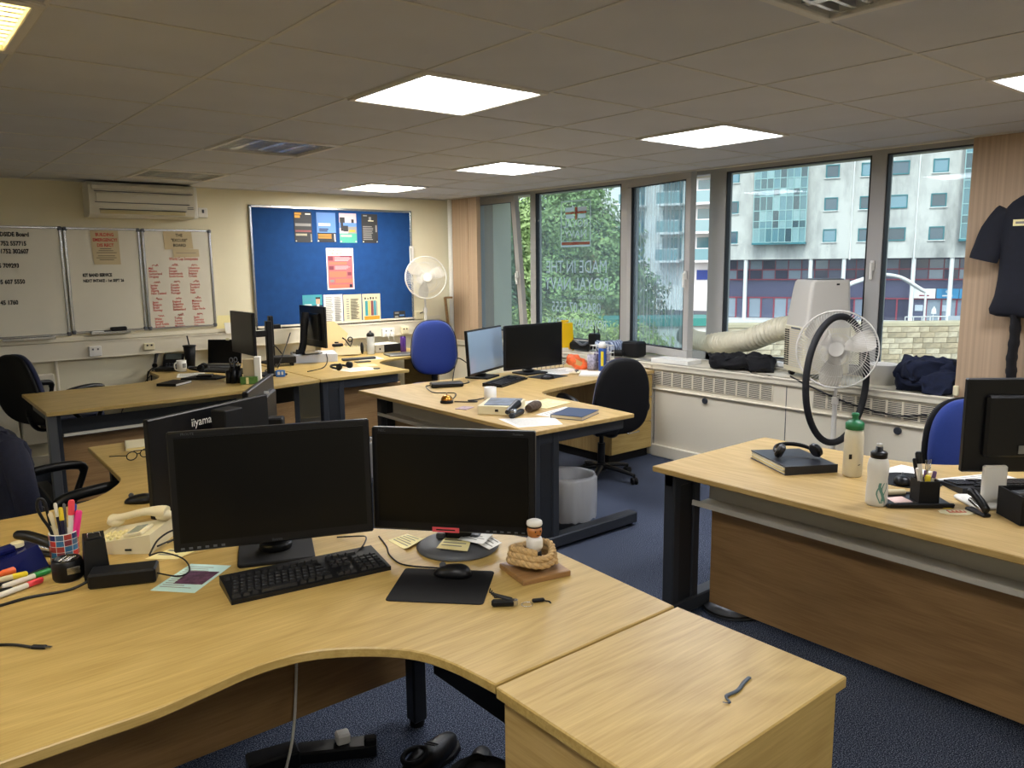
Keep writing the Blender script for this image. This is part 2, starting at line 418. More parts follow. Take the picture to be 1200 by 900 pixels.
# windows: frames in the plane x = XG
def frame(name, y0, y1, z0, z1, fw, parent=None, x=XG, dp=.07, M=None, mats=(UPVC,)):
    f = MB()
    for yc, zc, dy, dz in (((y0+y1)/2, z0+fw/2, y1-y0, fw), ((y0+y1)/2, z1-fw/2, y1-y0, fw), (y0+fw/2, (z0+z1)/2, fw, z1-z0-2*fw), (y1-fw/2, (z0+z1)/2, fw, z1-z0-2*fw)):
        f.box((x+dp/2, yc, zc), (dp, dy, dz), M, b=.004)
    return obj(name, f, list(mats), parent)
GLZ = glass('window_glass', 'e2eef0', .10); GLS = glass('streaked_glass', 'd4e2e6', .22, True); GLC = glass('clean_glass', 'eaf2f3', .045)  # pale haze mixed into the panes to veil the view; streaks are condensation
ZB, ZT = .785, 2.375
wins = MB()
for y0, y1 in ((-.75, -.70), (.114, .226), (1.404, 1.569), (2.40, 2.55), (3.74, 3.83), (4.72, 4.76)): wins.box((XG+.045, (y0+y1)/2, (ZB+ZT)/2), (.09, y1-y0, ZT-ZB), b=.006)
wins.box((XG+.045, 2.0, ZB+.035), (.09, 5.52, .07), b=.006); wins.box((XG+.045, 2.0, ZT-.03), (.088, 5.52, .06), b=.006)
win = struct('window_1', wins, UPVC)
def pane(y0, y1, z0, z1, mt, parent, x=XG+.04, M=None):
    p = MB(); p.box((x, (y0+y1)/2, (z0+z1)/2), (.006, y1-y0, z1-z0), M); return obj('pane', p, mt, parent)
def gasket(y0, y1, z0, z1, parent, x=XG-.002, M=None):
    g = MB(); q = .008
    for yc, zc, dy, dz in (((y0+y1)/2, z0, y1-y0, q), ((y0+y1)/2, z1, y1-y0, q), (y0, (z0+z1)/2, q, z1-z0), (y1, (z0+z1)/2, q, z1-z0)): g.box((x+.03, yc, zc), (.05, dy+q, dz), M)
    return obj('gasket', g, UPVCD, parent)
pane(-.70, .114, .855, 2.315, GLC, win); gasket(-.70, .114, .855, 2.315, win)
pane(.226, 1.404, .855, 2.315, GLC, win); gasket(.226, 1.404, .855, 2.315, win)
pane(2.55, 3.74, .855, 2.315, GLZ, win); gasket(2.55, 3.74, .855, 2.315, win)
def handle(y, z, parent, M=None, x=XG):
    h = MB(); h.box((x-.012, y, z), (.016, .028, .07), M, b=.004); h.box((x-.03, y, z-.04), (.016, .02, .12), M, b=.005); return obj('window_handle', h, WHT, parent)
handle(.17, 1.57, win)
# inward swung casement, hinged on its far side
Mc = T(XG-.005, 2.41, 0) @ RZ(-13.0) @ T(-XG, -2.41, 0)
cs = frame('window_casement', 1.515, 2.40, .815, 2.33, .065, None, XG-.06, .06, Mc); tag(cs, 'inward swung casement window with streaked glass and beige frame', 'window')
pane(1.575, 2.34, .88, 2.27, GLS, cs, XG-.03, Mc); gasket(1.58, 2.335, .885, 2.265, cs, XG-.062, Mc); handle(1.545, 1.5, cs, Mc, XG-.06)
# tilted casement beside the left pier, its top leaning inward
Mt = T(XG-.01, 0, .815) @ RY(-5.0) @ T(-XG, 0, -.815)
ts = frame('window_casement', 3.85, 4.73, .815, 2.31, .065, None, XG-.055, .06, Mt); tag(ts, 'window sash tilted inward at the top beside the left pier', 'window')
pane(3.91, 4.67, .88, 2.25, GLZ, ts, XG-.025, Mt); gasket(3.915, 4.665, .885, 2.245, ts, XG-.057, Mt); handle(3.88, 1.5, ts, Mt, XG-.055)
# lettering film on the fixed pane, made to be read from outside

def film(name, c, f):
    m = bpy.data.materials.new(name); m.use_nodes = True; t = m.node_tree; t.nodes.clear(); o = t.nodes.new('ShaderNodeOutputMaterial'); a = t.nodes.new('ShaderNodeBsdfTransparent'); b = t.nodes.new('ShaderNodeBsdfTranslucent'); b.inputs[0].default_value = cr(c); x = t.nodes.new('ShaderNodeMixShader'); x.inputs[0].default_value = f
    t.links.new(a.outputs[0], x.inputs[1]); t.links.new(b.outputs[0], x.inputs[2]); t.links.new(x.outputs[0], o.inputs[0]); return m
FILM = film('white_window_film', 'fafcfb', .85); FILMR = film('red_window_film', 'c8382c', .75)
ML = T(XG+.034, 3.18, 0) @ RZ(90) @ RX(90)          # +x text runs towards +y: seen mirrored from the room
lt = MB()
lt.text('ROYAL', .105, ML @ T(0, 1.955, 0), wide=1.05); lt.text('NAVY', .105, ML @ T(0, 1.855, 0), wide=1.15)
lt.text('MADE IN THE', .178, ML @ T(0, 1.51, 0), wide=.80); lt.text('ROYAL NAVY', .178, ML @ T(0, 1.34, 0), wide=.84)
lt.text('FIND OUT MORE', .055, ML @ T(-.22, 1.255, 0), wide=.9); lt.text('08456 07 5555', .15, ML @ T(0, 1.115, 0), wide=.78); lt.text('ROYALNAVY.MOD.UK', .13, ML @ T(0, .965, 0), wide=.66)
for a in ((-.21, 1.765, .21, 1.775), (-.21, 2.205, .21, 2.215), (-.21, 1.765, -.20, 2.215), (.20, 1.765, .21, 2.215), (-.2, 1.775, .2, 1.782), (-.2, 1.815, .2, 1.82)): lt.quad(*a, 0, ML)
lt.mat = 1
lt.quad(-.2, 1.784, .2, 1.812, .001, ML)
# ensign: red cross over pale panels, shredded by the wind
for a in ((-.15, 2.085, .15, 2.105), (-.02, 2.03, .01, 2.15), (-.15, 2.13, -.03, 2.137), (-.14, 2.108, .0, 2.115)): lt.quad(*a, .001, ML)
lt.mat = 0
for a in ((-.15, 2.108, -.03, 2.15), (.02, 2.11, .15, 2.15), (-.14, 2.04, -.03, 2.08), (.02, 2.04, .14, 2.08)): lt.quad(*a, .0005, ML)
obj('lettering', lt, [FILM, FILMR], win)['kind'] = 'stuff'
# light portal of the window
pl = bpy.data.lights.new('window_portal', 'AREA'); pl.shape = 'RECTANGLE'; pl.size = 5.4; pl.size_y = 1.5; pl.cycles.is_portal = True
po = bpy.data.objects.new('window_portal', pl); col.objects.link(po); po.location = (4.52, 2.0, 1.58); po.rotation_euler = (R(90), 0, R(90))
# dado trunking along the back wall
m = MB(); m.box((.16, YB-.03, .935), (7.4, .06, .14), b=.006); m.box((.16, YB-.033, 1.003), (7.4, .066, .012)); m.box((.16, YB-.034, .872), (7.4, .066, .01)); m.box((.16, YB-.012, 1.03), (7.4, .024, .03))
m.cyl((.09, YB-.03, .60), .012, .27, 10)
struct('trim_3', m, CASM)
m = MB(); m.box((.1, YB-.008, .05), (7.6, .016, .1), b=.004); struct('baseboard_back', m, CASM)
# heater casing under the windows
cas = MB(); cas.box((4.13, -1.43, .385), (.36, 6.34, .77)); cas.box((3.955, -1.43, .755), (.05, 6.36, .06), b=.012); cas.box((3.94, -1.43, .05), (.03, 6.34, .1), b=.006); cas.box((3.943, -1.43, .57), (.024, 6.34, .012), b=.004)
cas.box((4.13, 3.2, .385), (.36, 2.9, .77)); cas.box((3.955, 3.2, .755), (.05, 2.9, .06), b=.012)
casing = struct('wall_casing', cas, CASM)
def grille_mesh():
    g = MB(); g.mat = 0; g.box((.004, 0, 0), (.006, .094, .112)); g.mat = 1
    for k in range(10): g.box((-.002, 0, -.051+k*.0113), (.008, .094, .0042))
    g.box((-.002, .0485, 0), (.008, .007, .116)); g.box((-.002, -.0485, 0), (.008, .007, .116)); return g.mesh('vent_grille', [CASD, CASM])
gm = grille_mesh()
for y0, n in ((1.70, 11), (.265, 16), (2.95, 11)):
    for k in range(n): put('vent_grille', gm, casing, (3.948, y0-k*.102, .66))
for y in (1.215, -.275): 
    k_ = MB(); k_.cyl((0, 0, 0), .024, .02, 18, T(3.95, y, .53) @ RY(-90), b=.004); obj('valve_cap', k_, GRAPH, casing)
for y in (.52, -1.2, 1.73):
    k_ = MB(); k_.box((3.949, y, .385), (.004, .004, .74)); obj('seam', k_, GREYP, casing)
# radiator panels low on the back wall
for k, x in enumerate((-.62, -.345, -.07)):
    r_ = MB(); r_.box((x, YB-.06, .49), (.262, .06, .56), b=.01)
    o = obj('radiator', r_, CASM); tag(o, ['white flat heater panel behind the chair at far left, leftmost of three', 'middle white flat heater panel below the whiteboards', 'white flat heater panel nearest the desk corner below the whiteboards'][k], 'radiator', 'heater panels under the whiteboards')
# ================================================================ CEILING LIGHTS
EMW = emis('panel_warm_light', 'fffbf6', PANEL_WARM); EMC = emis('panel_cool_light', 'f4f6ff', PANEL_COOL); EMF = emis('panel_far_light', 'fffaf0', PANEL_FAR); EML = emis('tube_warm_light', 'ffdf8a', LOUVRE_ON)
TUBE = mat('unlit_tube', 'e8ece8', .3); REFL = mat('louvre_reflector', 'eceef0', .25, .75)
ALL_ = mat('light_trim_white', 'd8d4ca', .45)
def panel_light(i, j, em, label):
    t = thing('ceiling_light', label, 'ceiling light', (i*.6+.3, j*.6+.3, HC), 0, 'ceiling lights')
    f = MB()
    for a in ((0, .288, .6, .024), (0, -.288, .6, .024), (.288, 0, .024, .552), (-.288, 0, .024, .552)): f.box((a[0], a[1], -.004), (a[2], a[3], .016), b=.003)
    obj('frame', f, ALL_, t)
    d = MB(); d.box((0, 0, .003), (.552, .552, .008)); obj('diffuser', d, em, t)
def louvre_light(i, j, lit, label):
    t = thing('ceiling_light', label, 'ceiling light', (i*.6+.3, j*.6+.3, HC), 0, 'ceiling lights')
    f = MB()
    for a in ((0, .285, .6, .03), (0, -.285, .6, .03), (.285, 0, .03, .54), (-.285, 0, .03, .54)): f.box((a[0], a[1], -.003), (a[2], a[3], .014), b=.003)
    obj('frame', f, ALL_, t)
    b = MB(); b.box((0, 0, .10), (.55, .55, .01))
    for s in (-1, 1): b.box((s*.275, 0, .05), (.006, .55, .1)); b.box((0, s*.275, .05), (.55, .006, .1))
    obj('housing', b, ALL_, t)
    for k in range(4):
        x = -.205+k*.137
        u = MB(); u.cyl((x, -.26, .07), .013, .52, 12, RX(0) if 0 else None) if 0 else u.tube([(x, -.265, .065), (x, .265, .065)], .013, 10)
        obj('tube', u, EML if lit else TUBE, t)
        if k < 3:
            s = MB(); s.add([(x+.052, -.27, .004), (x+.085, -.27, .004), (x+.069, -.27, .07), (x+.052, .27, .004), (x+.085, .27, .004), (x+.069, .27, .07)], [(0,3,4,1), (1,4,5,2), (2,5,3,0), (0,1,2), (3,5,4)]); obj('louvre_spine', s, REFL, t)
    for k in range(11):
        y = -.245+k*.049
        s = MB(); s.add([(-.27, y-.006, .003), (-.27, y+.006, .003), (-.27, y, .045), (.27, y-.006, .003), (.27, y+.006, .003), (.27, y, .045)], [(0,3,4,1), (1,4,5,2), (2,5,3,0), (0,1,2), (3,5,4)]); obj('louvre_blade', s, REFL, t)
panel_light(1, 0, EMW, 'bright square panel light nearest the camera, above the two front monitors')
panel_light(4, 0, EMC, 'bright square panel light above the portable cooler and stand fan')
panel_light(4, 3, EMC, 'bright square panel light above the twin monitors by the window')
panel_light(4, 6, EMF, 'bright square panel light in front of the blue noticeboard')
panel_light(4, -3, EMC, 'bright square panel light cut by the right edge, by the beige pier')
louvre_light(1, 3, False, 'unlit louvred light with mirror blades midway to the back wall')
louvre_light(1, 6, False, 'unlit louvred light right beside the wall air conditioner')
louvre_light(-2, 0, True, 'lit yellow louvred light at the top left corner')
louvre_light(1, -3, False, 'unlit louvred light cut by the top edge, above the oak pedestal')
for i, j in LIGHTS:
    if (i, j) not in ((1,0),(4,0),(4,3),(4,6),(4,-3),(1,3),(1,6),(-2,0),(1,-3)):
        if (i, j) in ((-2,-3), (-5,0), (1,-6), (-2, -6)): panel_light(i, j, EMW, {(-2,-3): 'unseen square panel light added above and behind the camera', (-5,0): 'unseen square panel light added far left, beyond the left edge', (1,-6): 'unseen square panel light added behind the camera towards the pier', (-2,-6): 'unseen square panel light added at the rear of the room'}[i, j])  # unseen panels carrying on the light grid, added to light the room
        else:
            k = MB(); k.box((0, 0, .008), (.58, .58, .014)); put('ceiling_tile', k.mesh('ceiling_tile', CEILM), ceiling, (i*.6+.3, j*.6+.3, HC-.001))

# ================================================================ BACK WALL
WBF = mat('whiteboard_face', 'ded8c6', .25, vary=.03, vscale=3)
MB_ = T(0, YB, 0) @ RX(90)                      # local x right, y up, z out of the wall
def wall_text(mb, s, size, x, z, d, align='LEFT', wide=1.0, bold=0.0): mb.text(s, size, MB_ @ T(x, z, d), align, wide, bold)
def whiteboard(x0, x1, z0, z1, label):
    t = thing('whiteboard', label, 'whiteboard', (0, 0, 0), 0, 'whiteboards')
    a = MB(); a.box(((x0+x1)/2, YB-.008, (z0+z1)/2), (x1-x0-.02, .014, z1-z0-.02)); obj('board_face', a, WBF, t)
    for xc, zc, dx, dz in (((x0+x1)/2, z1-.009, x1-x0, .018), ((x0+x1)/2, z0+.009, x1-x0, .018), (x0+.011, (z0+z1)/2, .022, z1-z0), (x1-.011, (z0+z1)/2, .022, z1-z0)):
        f = MB(); f.box((xc, YB-.011, zc), (dx, .022, dz), b=.004); obj('frame_rail', f, SILV, t)
    for xc in (x0+.014, x1-.014):
        for zc in (z0+.014, z1-.014): c_ = MB(); c_.box((xc, YB-.013, zc), (.034, .028, .034), b=.008); obj('corner_cap', c_, GREYP, t)
    return t
def scribble(mb, x, z, wd, h, d, rnd):
    "a handwritten word: a joined zigzag stroke"
    n = max(4, int(wd/.008)); pts = []
    for i in range(n+1):
        up = (i % 2)*h*(.5+.6*rnd.random()) + (h*.5 if rnd.random() < .15 else 0)
        pts.append((x+wd*i/n, YB-d, z+up))
    for p, q in zip(pts, pts[1:]):
        v = Vector(q)-Vector(p); nn = Vector((-v.z, 0, v.x)).normalized()*.0022
        a, b = Vector(p), Vector(q); mb.add([a-nn, b-nn, b+nn, a+nn], [(0,1,2,3)])
D_ = .0165
w1 = whiteboard(-.95, .222, 1.062, 1.935, 'leftmost whiteboard with handwritten phone numbers in black')
tx = MB()
for s, z, x in (('LANDSIDE Board', 1.855, -.27), ('SC - 01752 557715', 1.785, -.31), ('AM - 01752 302607', 1.725, -.31), ('07495 709293', 1.615, -.30), ('06295 607 5550', 1.49, -.30), ('MOBILE NO: 0331 145 1760', 1.33, -.55)): wall_text(tx, s, .046, x, z, D_, 'LEFT', .78, .02)
obj('handwriting', tx, INKK, w1)['kind'] = 'stuff'
w2 = whiteboard(.232, .808, 1.072, 1.932, 'middle whiteboard with a taped emergency notice and two black lines')
tx = MB(); wall_text(tx, 'KIT BAND SERVICE', .036, .345, 1.535, D_, 'LEFT', .72, .02); wall_text(tx, 'NEXT INTAKE - 1st SEPT 26', .032, .345, 1.49, D_, 'LEFT', .80, .015)
obj('handwriting', tx, INKK, w2)['kind'] = 'stuff'
w3 = whiteboard(.818, 1.402, 1.07, 1.93, 'right whiteboard filled with lists in red handwriting')
tx = MB(); rn = random.Random(3); wall_text(tx, 'World Cup Sweepstake', .036, 1.03, 1.665, D_, 'LEFT', .70, .004)
words = [['Mali', 'Mexico', 'Switzerland', 'Uruguay'], ['Ghana', 'Senegal', 'Netherlands', 'South Korea'], ['Uzbekistan', 'Germany', 'Belgium', 'Croatia'],
         ['Jordan', 'Egypt', 'Algeria', 'New Zealand'], ['Canada', 'Ecuador', 'Panama', 'Portugal'], ['Denmark', 'Scotland', 'Italy', 'Haiti'],
         ['Japan', 'Belgium', 'Brazil', 'Norway'], ['England', 'Argentina', 'Scotland', 'Switzerland'], ['Morocco', 'France', 'Algeria', 'Cape Verde'],
         ['Wales', 'Senegal', 'Saudi Arabia', 'Australia'], ['Turkey', 'Austria', 'Ukraine', 'Morocco'], ['Spain', 'Germany', 'Colombia', 'Iran']]
for n_, wl in enumerate(words):
    r_, c_ = divmod(n_, 3); x = .855+c_*.165+r_*.006; z = 1.615-r_*.145
    scribble(tx, x+.03, z, .05, .016, D_, rn)
    for k, s in enumerate(wl): wall_text(tx, s, .027, x, z-.027-k*.0235, D_, 'LEFT', .85, .005)
obj('handwriting', tx, INKR, w3)['kind'] = 'stuff'
SHEET = mat('tan_paper', 'c9b894', .8)
def wall_sheet(name, label, cat, pts, d=.020, mt=PAPER, group=None, y=YB):
    t = thing(name, label, cat, (0, 0, 0), 0, group)
    s = MB(); s.prism(pts, d-.0018, d, MB_); obj('sheet', s, mt, t); return t
n1 = wall_sheet('notice', 'tan paper notice with red building emergency heading on the middle whiteboard', 'notice', [(.425, 1.912), (.637, 1.909), (.64, 1.632), (.437, 1.634)], mt=SHEET)
tx = MB()
for s, z, sz in (('BUILDING', 1.865, .036), ('EMERGENCY!', 1.822, .036), ('DIS RECT', 1.779, .036)): wall_text(tx, s, sz, .533, z, .0205, 'CENTER', .85, .01)
obj('heading', tx, INKR, n1); tx = MB()
for k, (x0, x1) in enumerate(((.49, .575), (.478, .59), (.462, .615), (.47, .6), (.458, .61), (.48, .59))): tx.quad(x0, 1.76-k*.016-(.01 if k > 2 else 0), x1, 1.764-k*.016-(.01 if k > 2 else 0), .0205, MB_)
obj('printed_lines', tx, INKK, n1)['kind'] = 'stuff'
n2 = wall_sheet('notice', 'tan paper sign with a black heading on the right whiteboard', 'notice', [(.995, 1.915), (1.232, 1.912), (1.24, 1.765), (1.06, 1.76), (1.0, 1.757)], mt=SHEET)
tx = MB()
for s, z in (('THE', 1.868), ('"EXCUSE"', 1.825), ('BOARD', 1.782)): wall_text(tx, s, .036, 1.125, z, .0205, 'CENTER', .9, .008)
obj('heading', tx, INKK, n2)
n3 = wall_sheet('notice', 'tan paper strip with one line of writing under the black headed sign', 'notice', [(1.065, 1.765), (1.285, 1.76), (1.287, 1.695), (1.07, 1.69)], d=.0225, mt=SHEET)
tx = MB(); tx.quad(1.09, 1.725, 1.26, 1.729, .0232, MB_); obj('printed_lines', tx, INKG, n3)
# pen ledges, eraser and marker
t = thing('whiteboard_ledge', 'silver pen ledge under the middle whiteboard', 'ledge'); a = MB(); a.box((.51, YB-.035, 1.066), (.30, .07, .008), b=.002); a.box((.51, YB-.068, 1.072), (.30, .006, .018)); obj('ledge', a, SILV, t)
t = thing('whiteboard_ledge', 'silver pen ledge under the leftmost whiteboard', 'ledge'); a = MB(); a.box((-.08, YB-.035, 1.05), (.36, .07, .008), b=.002); a.box((-.08, YB-.068, 1.056), (.36, .006, .018)); obj('ledge', a, SILV, t)
t = thing('board_eraser', 'black board eraser on the ledge under the middle whiteboard', 'eraser', (.575, YB-.038, 1.071)); a = MB(); a.box((0, 0, .026), (.125, .048, .035), b=.008); obj('grip', a, BLK, t); a = MB(); a.box((0, 0, .005), (.12, .046, .01)); obj('felt', a, BLKF, t)
t = thing('marker_pen', 'white marker with black cap lying on the pen ledge', 'pen', (.43, YB-.04, 1.079)); a = MB(); a.tube([(-.055, 0, 0), (.03, 0, 0)], .008, 10); obj('barrel', a, WHT, t); a = MB(); a.tube([(.03, 0, 0), (.075, 0, 0)], .0088, 10); obj('cap', a, BLK, t)
# wall mounted air conditioner
ACW = mat('ac_white', 'ddd8c8', .45)
t = thing('air_conditioner', 'cream wall mounted air conditioner under the ceiling above the whiteboards', 'air conditioner', (0, YB, 0))
prof = [(0, 2.285), (-.185, 2.285), (-.215, 2.26), (-.225, 2.10), (-.20, 2.03), (-.15, 2.012), (0, 2.012)]
a = MB(); a.prism([(y, z) for y, z in prof], .40, 1.215, Matrix(((0,0,1,0),(1,0,0,0),(0,1,0,0),(0,0,0,1)))); obj('casing', a, ACW, t)
a = MB(); a.box((.81, -.222, 2.165), (.72, .012, .075), b=.004); a.box((.81, -.2, 2.243), (.79, .05, .05), b=.012); obj('front_panel', a, ACW, t)
for z, x1 in ((2.212, 1.2), (2.125, 1.17)): a = MB(); a.box(((.44+x1)/2, -.2235, z), (x1-.44, .008, .006)); obj('panel_groove', a, GREYP, t)
a = MB(); a.box((.805, -.212, 2.052), (.66, .01, .03), RX(0), b=.003); obj('outlet_flap', a, mat('ac_flap', 'cdbf90', .5), t)
a = MB(); a.box((.805, -.2185, 2.071), (.67, .012, .005)); obj('outlet_slot', a, BLKM, t)
for z in (2.105, 2.092): a = MB(); a.box((1.175, -.226, z), (.05, .004, .005)); obj('status_light', a, GREYP, t)
a = MB(); a.box((1.25, -.05, 2.155), (.06, .10, .27), b=.01); obj('pipe_cover', a, WHT, t)
t = thing('fused_switch', 'small white fused switch on the wall right of the air conditioner', 'switch', (1.345, YB, 2.08)); a = MB(); a.box((0, -.012, 0), (.085, .024, .085), b=.006); obj('plate', a, WHT, t); a = MB(); a.box((0, -.026, .012), (.018, .006, .03), b=.002); obj('rocker', a, GREYP, t)
# sockets on the trunking
def socket(x, z, wd, h, label, mt, plugs=0):
    t = thing('wall_socket', label, 'socket', (x, YB-.06, z), 0, 'sockets on the wall trunking')
    a = MB(); a.box((0, -.012, 0), (wd, .028, h), b=.005); obj('plate', a, mt, t)
    for k in (-1, 1):
        a = MB(); a.box((k*wd*.2, -.027, h*.2), (.012, .006, .014)); obj('switch', a, GREYP if mt is WHT else BLKM, t)
    for k in range(plugs):
        a = MB(); a.box(((k-.5)*.06, -.045, -.02), (.045, .045, .045), b=.012); a.tube(smooth([((k-.5)*.06, -.065, -.035), ((k-.5)*.06+.01, -.07, -.08), ((k-.5)*.06+.05, -.03, -.12)]), .004, 6); obj('plug', a, WHT, t)
socket(.375, .925, .095, .085, 'white switched socket under the middle whiteboard', WHT)
socket(.795, .932, .085, .06, 'cream data socket under the right whiteboard', CRM)
socket(3.155, .905, .15, .09, 'white double socket holding two plugs under the noticeboard', WHT, 2)
socket(3.36, .915, .09, .075, 'cream data socket right of the white double socket', CRM)
# curled notes taped on the wall beside the whiteboards
t = thing('wall_note', 'cream folded papers tucked behind the trunking right of the whiteboards', 'paper', (0, 0, 0))
a = MB(); a.prism([(1.40, 1.045), (1.60, 1.045), (1.61, 1.16), (1.42, 1.165)], .001, .004, MB_); obj('sheet', a, PAPY, t); a = MB(); a.prism([(1.46, 1.0), (1.56, 1.0), (1.55, 1.10), (1.45, 1.10)], .066, .069, MB_); obj('sheet', a, PAPER, t)
# ---------------------------------------------------------------- noticeboard and posters
FELT = mat('blue_felt', '0d3f78', .95, vary=.08, vscale=14, bump=.3, bscale=300)
nb = thing('noticeboard', 'large blue felt noticeboard in a silver frame on the back wall', 'noticeboard')
x0, x1, z0, z1 = 1.762, 3.518, 1.008, 2.168
a = MB(); a.box(((x0+x1)/2, YB-.008, (z0+z1)/2), (x1-x0-.02, .014, z1-z0-.02)); obj('felt_panel', a, FELT, nb)
for xc, zc, dx, dz in (((x0+x1)/2, z1-.011, x1-x0, .022), ((x0+x1)/2, z0+.011, x1-x0, .022), (x0+.012, (z0+z1)/2, .024, z1-z0), (x1-.012, (z0+z1)/2, .024, z1-z0)):
    f = MB(); f.box((xc, YB-.012, zc), (dx, .024, dz), b=.004); obj('frame_rail', f, SILV, nb)
PC = {k: mat('print_'+k, v, .6) for k, v in dict(dark='22242a', sky='5a86c4', pink='c9b6bc', teal='4aa08c', char='2b2c2e', amber='e0a02c', rose='b8646a', plum='7c3a48', coral='d8765c', cream='ddd3b0', teal2='3f9aa4', yellow='d8c070', brown='8a4a4c', aqua='4a94a8', orange='e09a28', skin='d8a98a', white='eeeae2', grey='8c8a86', navy='141c34').items()}
def poster(label, x0, x1, z0, z1, base, blocks, d=.019, group='posters on the noticeboard', ang=0):
    t = thing('poster', label, 'poster', ((x0+x1)/2, YB, (z0+z1)/2), 0, group)
    M = RY(ang) @ RX(90); W, H = x1-x0, z1-z0
    s = MB(); s.box((0, 0, d), (W, H, .0015), M); obj('sheet', s, PC[base], t)
    names = []; p = MB()
    for n_, (c, a, b, c2, d2) in enumerate(blocks):
        if c not in names: names.append(c)
        p.mat = names.index(c); p.quad(-W/2+a*W, H/2-d2*H, -W/2+c2*W, H/2-b*H, d+.001+n_*.00012, M)
    if names: obj('print', p, [PC[c] for c in names], t)['kind'] = 'stuff'
    for sx in (-1, 1):
        pin = MB(); pin.cyl((sx*(W/2-.012), -H/2+.012, d+.001), .006, .006, 8, M); obj('pin', pin, WHT, t)
    return t, M, W, H
def lines(c, x0, x1, z0, z1, n, jag=.0): 
    rr = random.Random(n*7+int(x0*100)); return [(c, x0, z0+(z1-z0)*k/n, x1-rr.random()*jag*(x1-x0), z0+(z1-z0)*(k+.45)/n) for k in range(n)]
poster('dark poster with amber headline, leftmost of the top row on the noticeboard', 2.197, 2.378, 1.83, 2.12, 'dark', [('amber', .04, .03, .42, .1), ('amber', .04, .12, .34, .2), ('white', .64, .05, .94, .09), ('grey', .05, .38, .95, .47), ('char', .05, .47, .95, .6), ('brown', .05, .60, .95, .66)]+lines('cream', .06, .7, .72, .8, 2)+[('grey', .9, .72, .96, .96)])
poster('sky blue poster with a dark foot, second in the top row of the noticeboard', 2.428, 2.632, 1.833, 2.12, 'sky', [('dark', .02, .68, 1, 1), ('cream', .1, .36, .72, .45), ('navy', .12, .54, .6, .58), ('navy', .12, .6, .55, .64)]+lines('amber', .06, .75, .73, .9, 3)+[('white', .9, .72, .96, .94)])
poster('pale poster with dark tree shapes and green foot, third in the top row', 2.672, 2.862, 1.83, 2.12, 'pink', [('sky', .0, .32, 1, .5), ('char', .03, .14, .32, .32), ('char', .08, .32, .22, .6), ('char', .22, .42, .5, .62), ('char', .7, .2, .85, .32), ('grey', .5, .45, 1, .68), ('amber', .55, .56, .9, .63), ('teal', 0, .68, 1, 1)]+lines('cream', .06, .7, .73, .82, 2))
poster('charcoal poster with grey text lines, rightmost of the top row', 2.922, 3.105, 1.83, 2.12, 'char', [('grey', .1, .04, .35, .08), ('grey', .45, .1, .6, .22), ('cream', .4, .22, .75, .25)]+lines('grey', .06, .72, .42, .92, 9, .2)+[('grey', .85, .38, .94, .62)])
t_, M_, W_, H_ = poster('tall rose coloured poster with white heading in the middle of the noticeboard', 2.515, 2.812, 1.366, 1.776, 'white', [('rose', .04, .18, .96, .97), ('plum', .06, .2, .24, .3)]+[('plum', .5, .18, .96, .22)]+lines('pink', .3, .92, .22, .32, 4, .2)+[('coral', .08, .33, .75, .4), ('plum', .08, .43, .25, .52)]+lines('pink', .3, .9, .43, .52, 4, .3)+[('coral', .08, .56, .72, .7), ('plum', .76, .58, .9, .66), ('coral', .3, .74, .95, .84), ('grey', .1, .76, .25, .82), ('coral', .08, .88, .8, .95), ('navy', .82, .88, .92, .95)])
tx = MB(); tx.text('NAVAL SERVICE', .032, M_ @ T(-W_*.44, H_*.42, .0225), 'LEFT', .8, .003); tx.text('CORE VALUES', .032, M_ @ T(-W_*.44, H_*.345, .0225), 'LEFT', .8, .003); obj('heading', tx, INKK, t_)
poster('teal poster with a uniformed figure, leftmost of the lower row', 2.243, 2.45, 1.02, 1.322, 'teal2', [('aqua', .05, .08, .6, .2), ('white', .08, .3, .45, .42), ('white', .08, .46, .4, .58), ('skin', .68, .12, .88, .3), ('char', .66, .08, .9, .14), ('navy', .52, .34, 1, 1), ('white', .72, .31, .84, .42)])
poster('white text sheet pinned second in the lower row', 2.465, 2.672, 1.022, 1.318, 'white', lines('grey', .1, .5, .08, .92, 18, .3)+lines('grey', .55, .93, .08, .92, 18, .3))
poster('cream text sheet pinned third in the lower row', 2.682, 2.884, 1.02, 1.312, 'cream', lines('grey', .15, .3, .15, .88, 9)+lines('char', .38, .88, .15, .88, 18, .4))
poster('cream poster with coloured vertical bars and orange foot, rightmost of the lower row', 2.896, 3.105, 1.018, 1.312, 'cream', [('char', .12, .12, .2, .19), ('char', .28, .14, .34, .19), ('char', .42, .11, .5, .19), ('char', .56, .12, .64, .19), ('char', .75, .11, .8, .19), ('teal2', .14, .24, .29, .76), ('yellow', .3, .24, .44, .76), ('brown', .46, .24, .6, .76), ('aqua', .61, .24, .76, .76), ('grey', .78, .26, .82, .76), ('orange', .08, .78, .93, .96)])
poster('small dark photo card at the lower right of the noticeboard', 3.262, 3.405, 1.022, 1.118, 'char', [('grey', .1, .1, .45, .3), ('sky', .5, .4, .9, .55), ('grey', .1, .5, .4, .7), ('cream', .6, .75, .9, .9), ('white', .1, .8, .4, .9)])
t = thing('thermometer', 'white strip thermometer at the right frame of the noticeboard', 'thermometer', (3.50, YB-.024, 1.70)); a = MB(); a.box((0, -.008, 0), (.05, .014, .20), b=.004); obj('body', a, WHT, t); a = MB(); a.box((-.012, -.016, 0), (.006, .003, .16)); obj('scale', a, INKK, t)
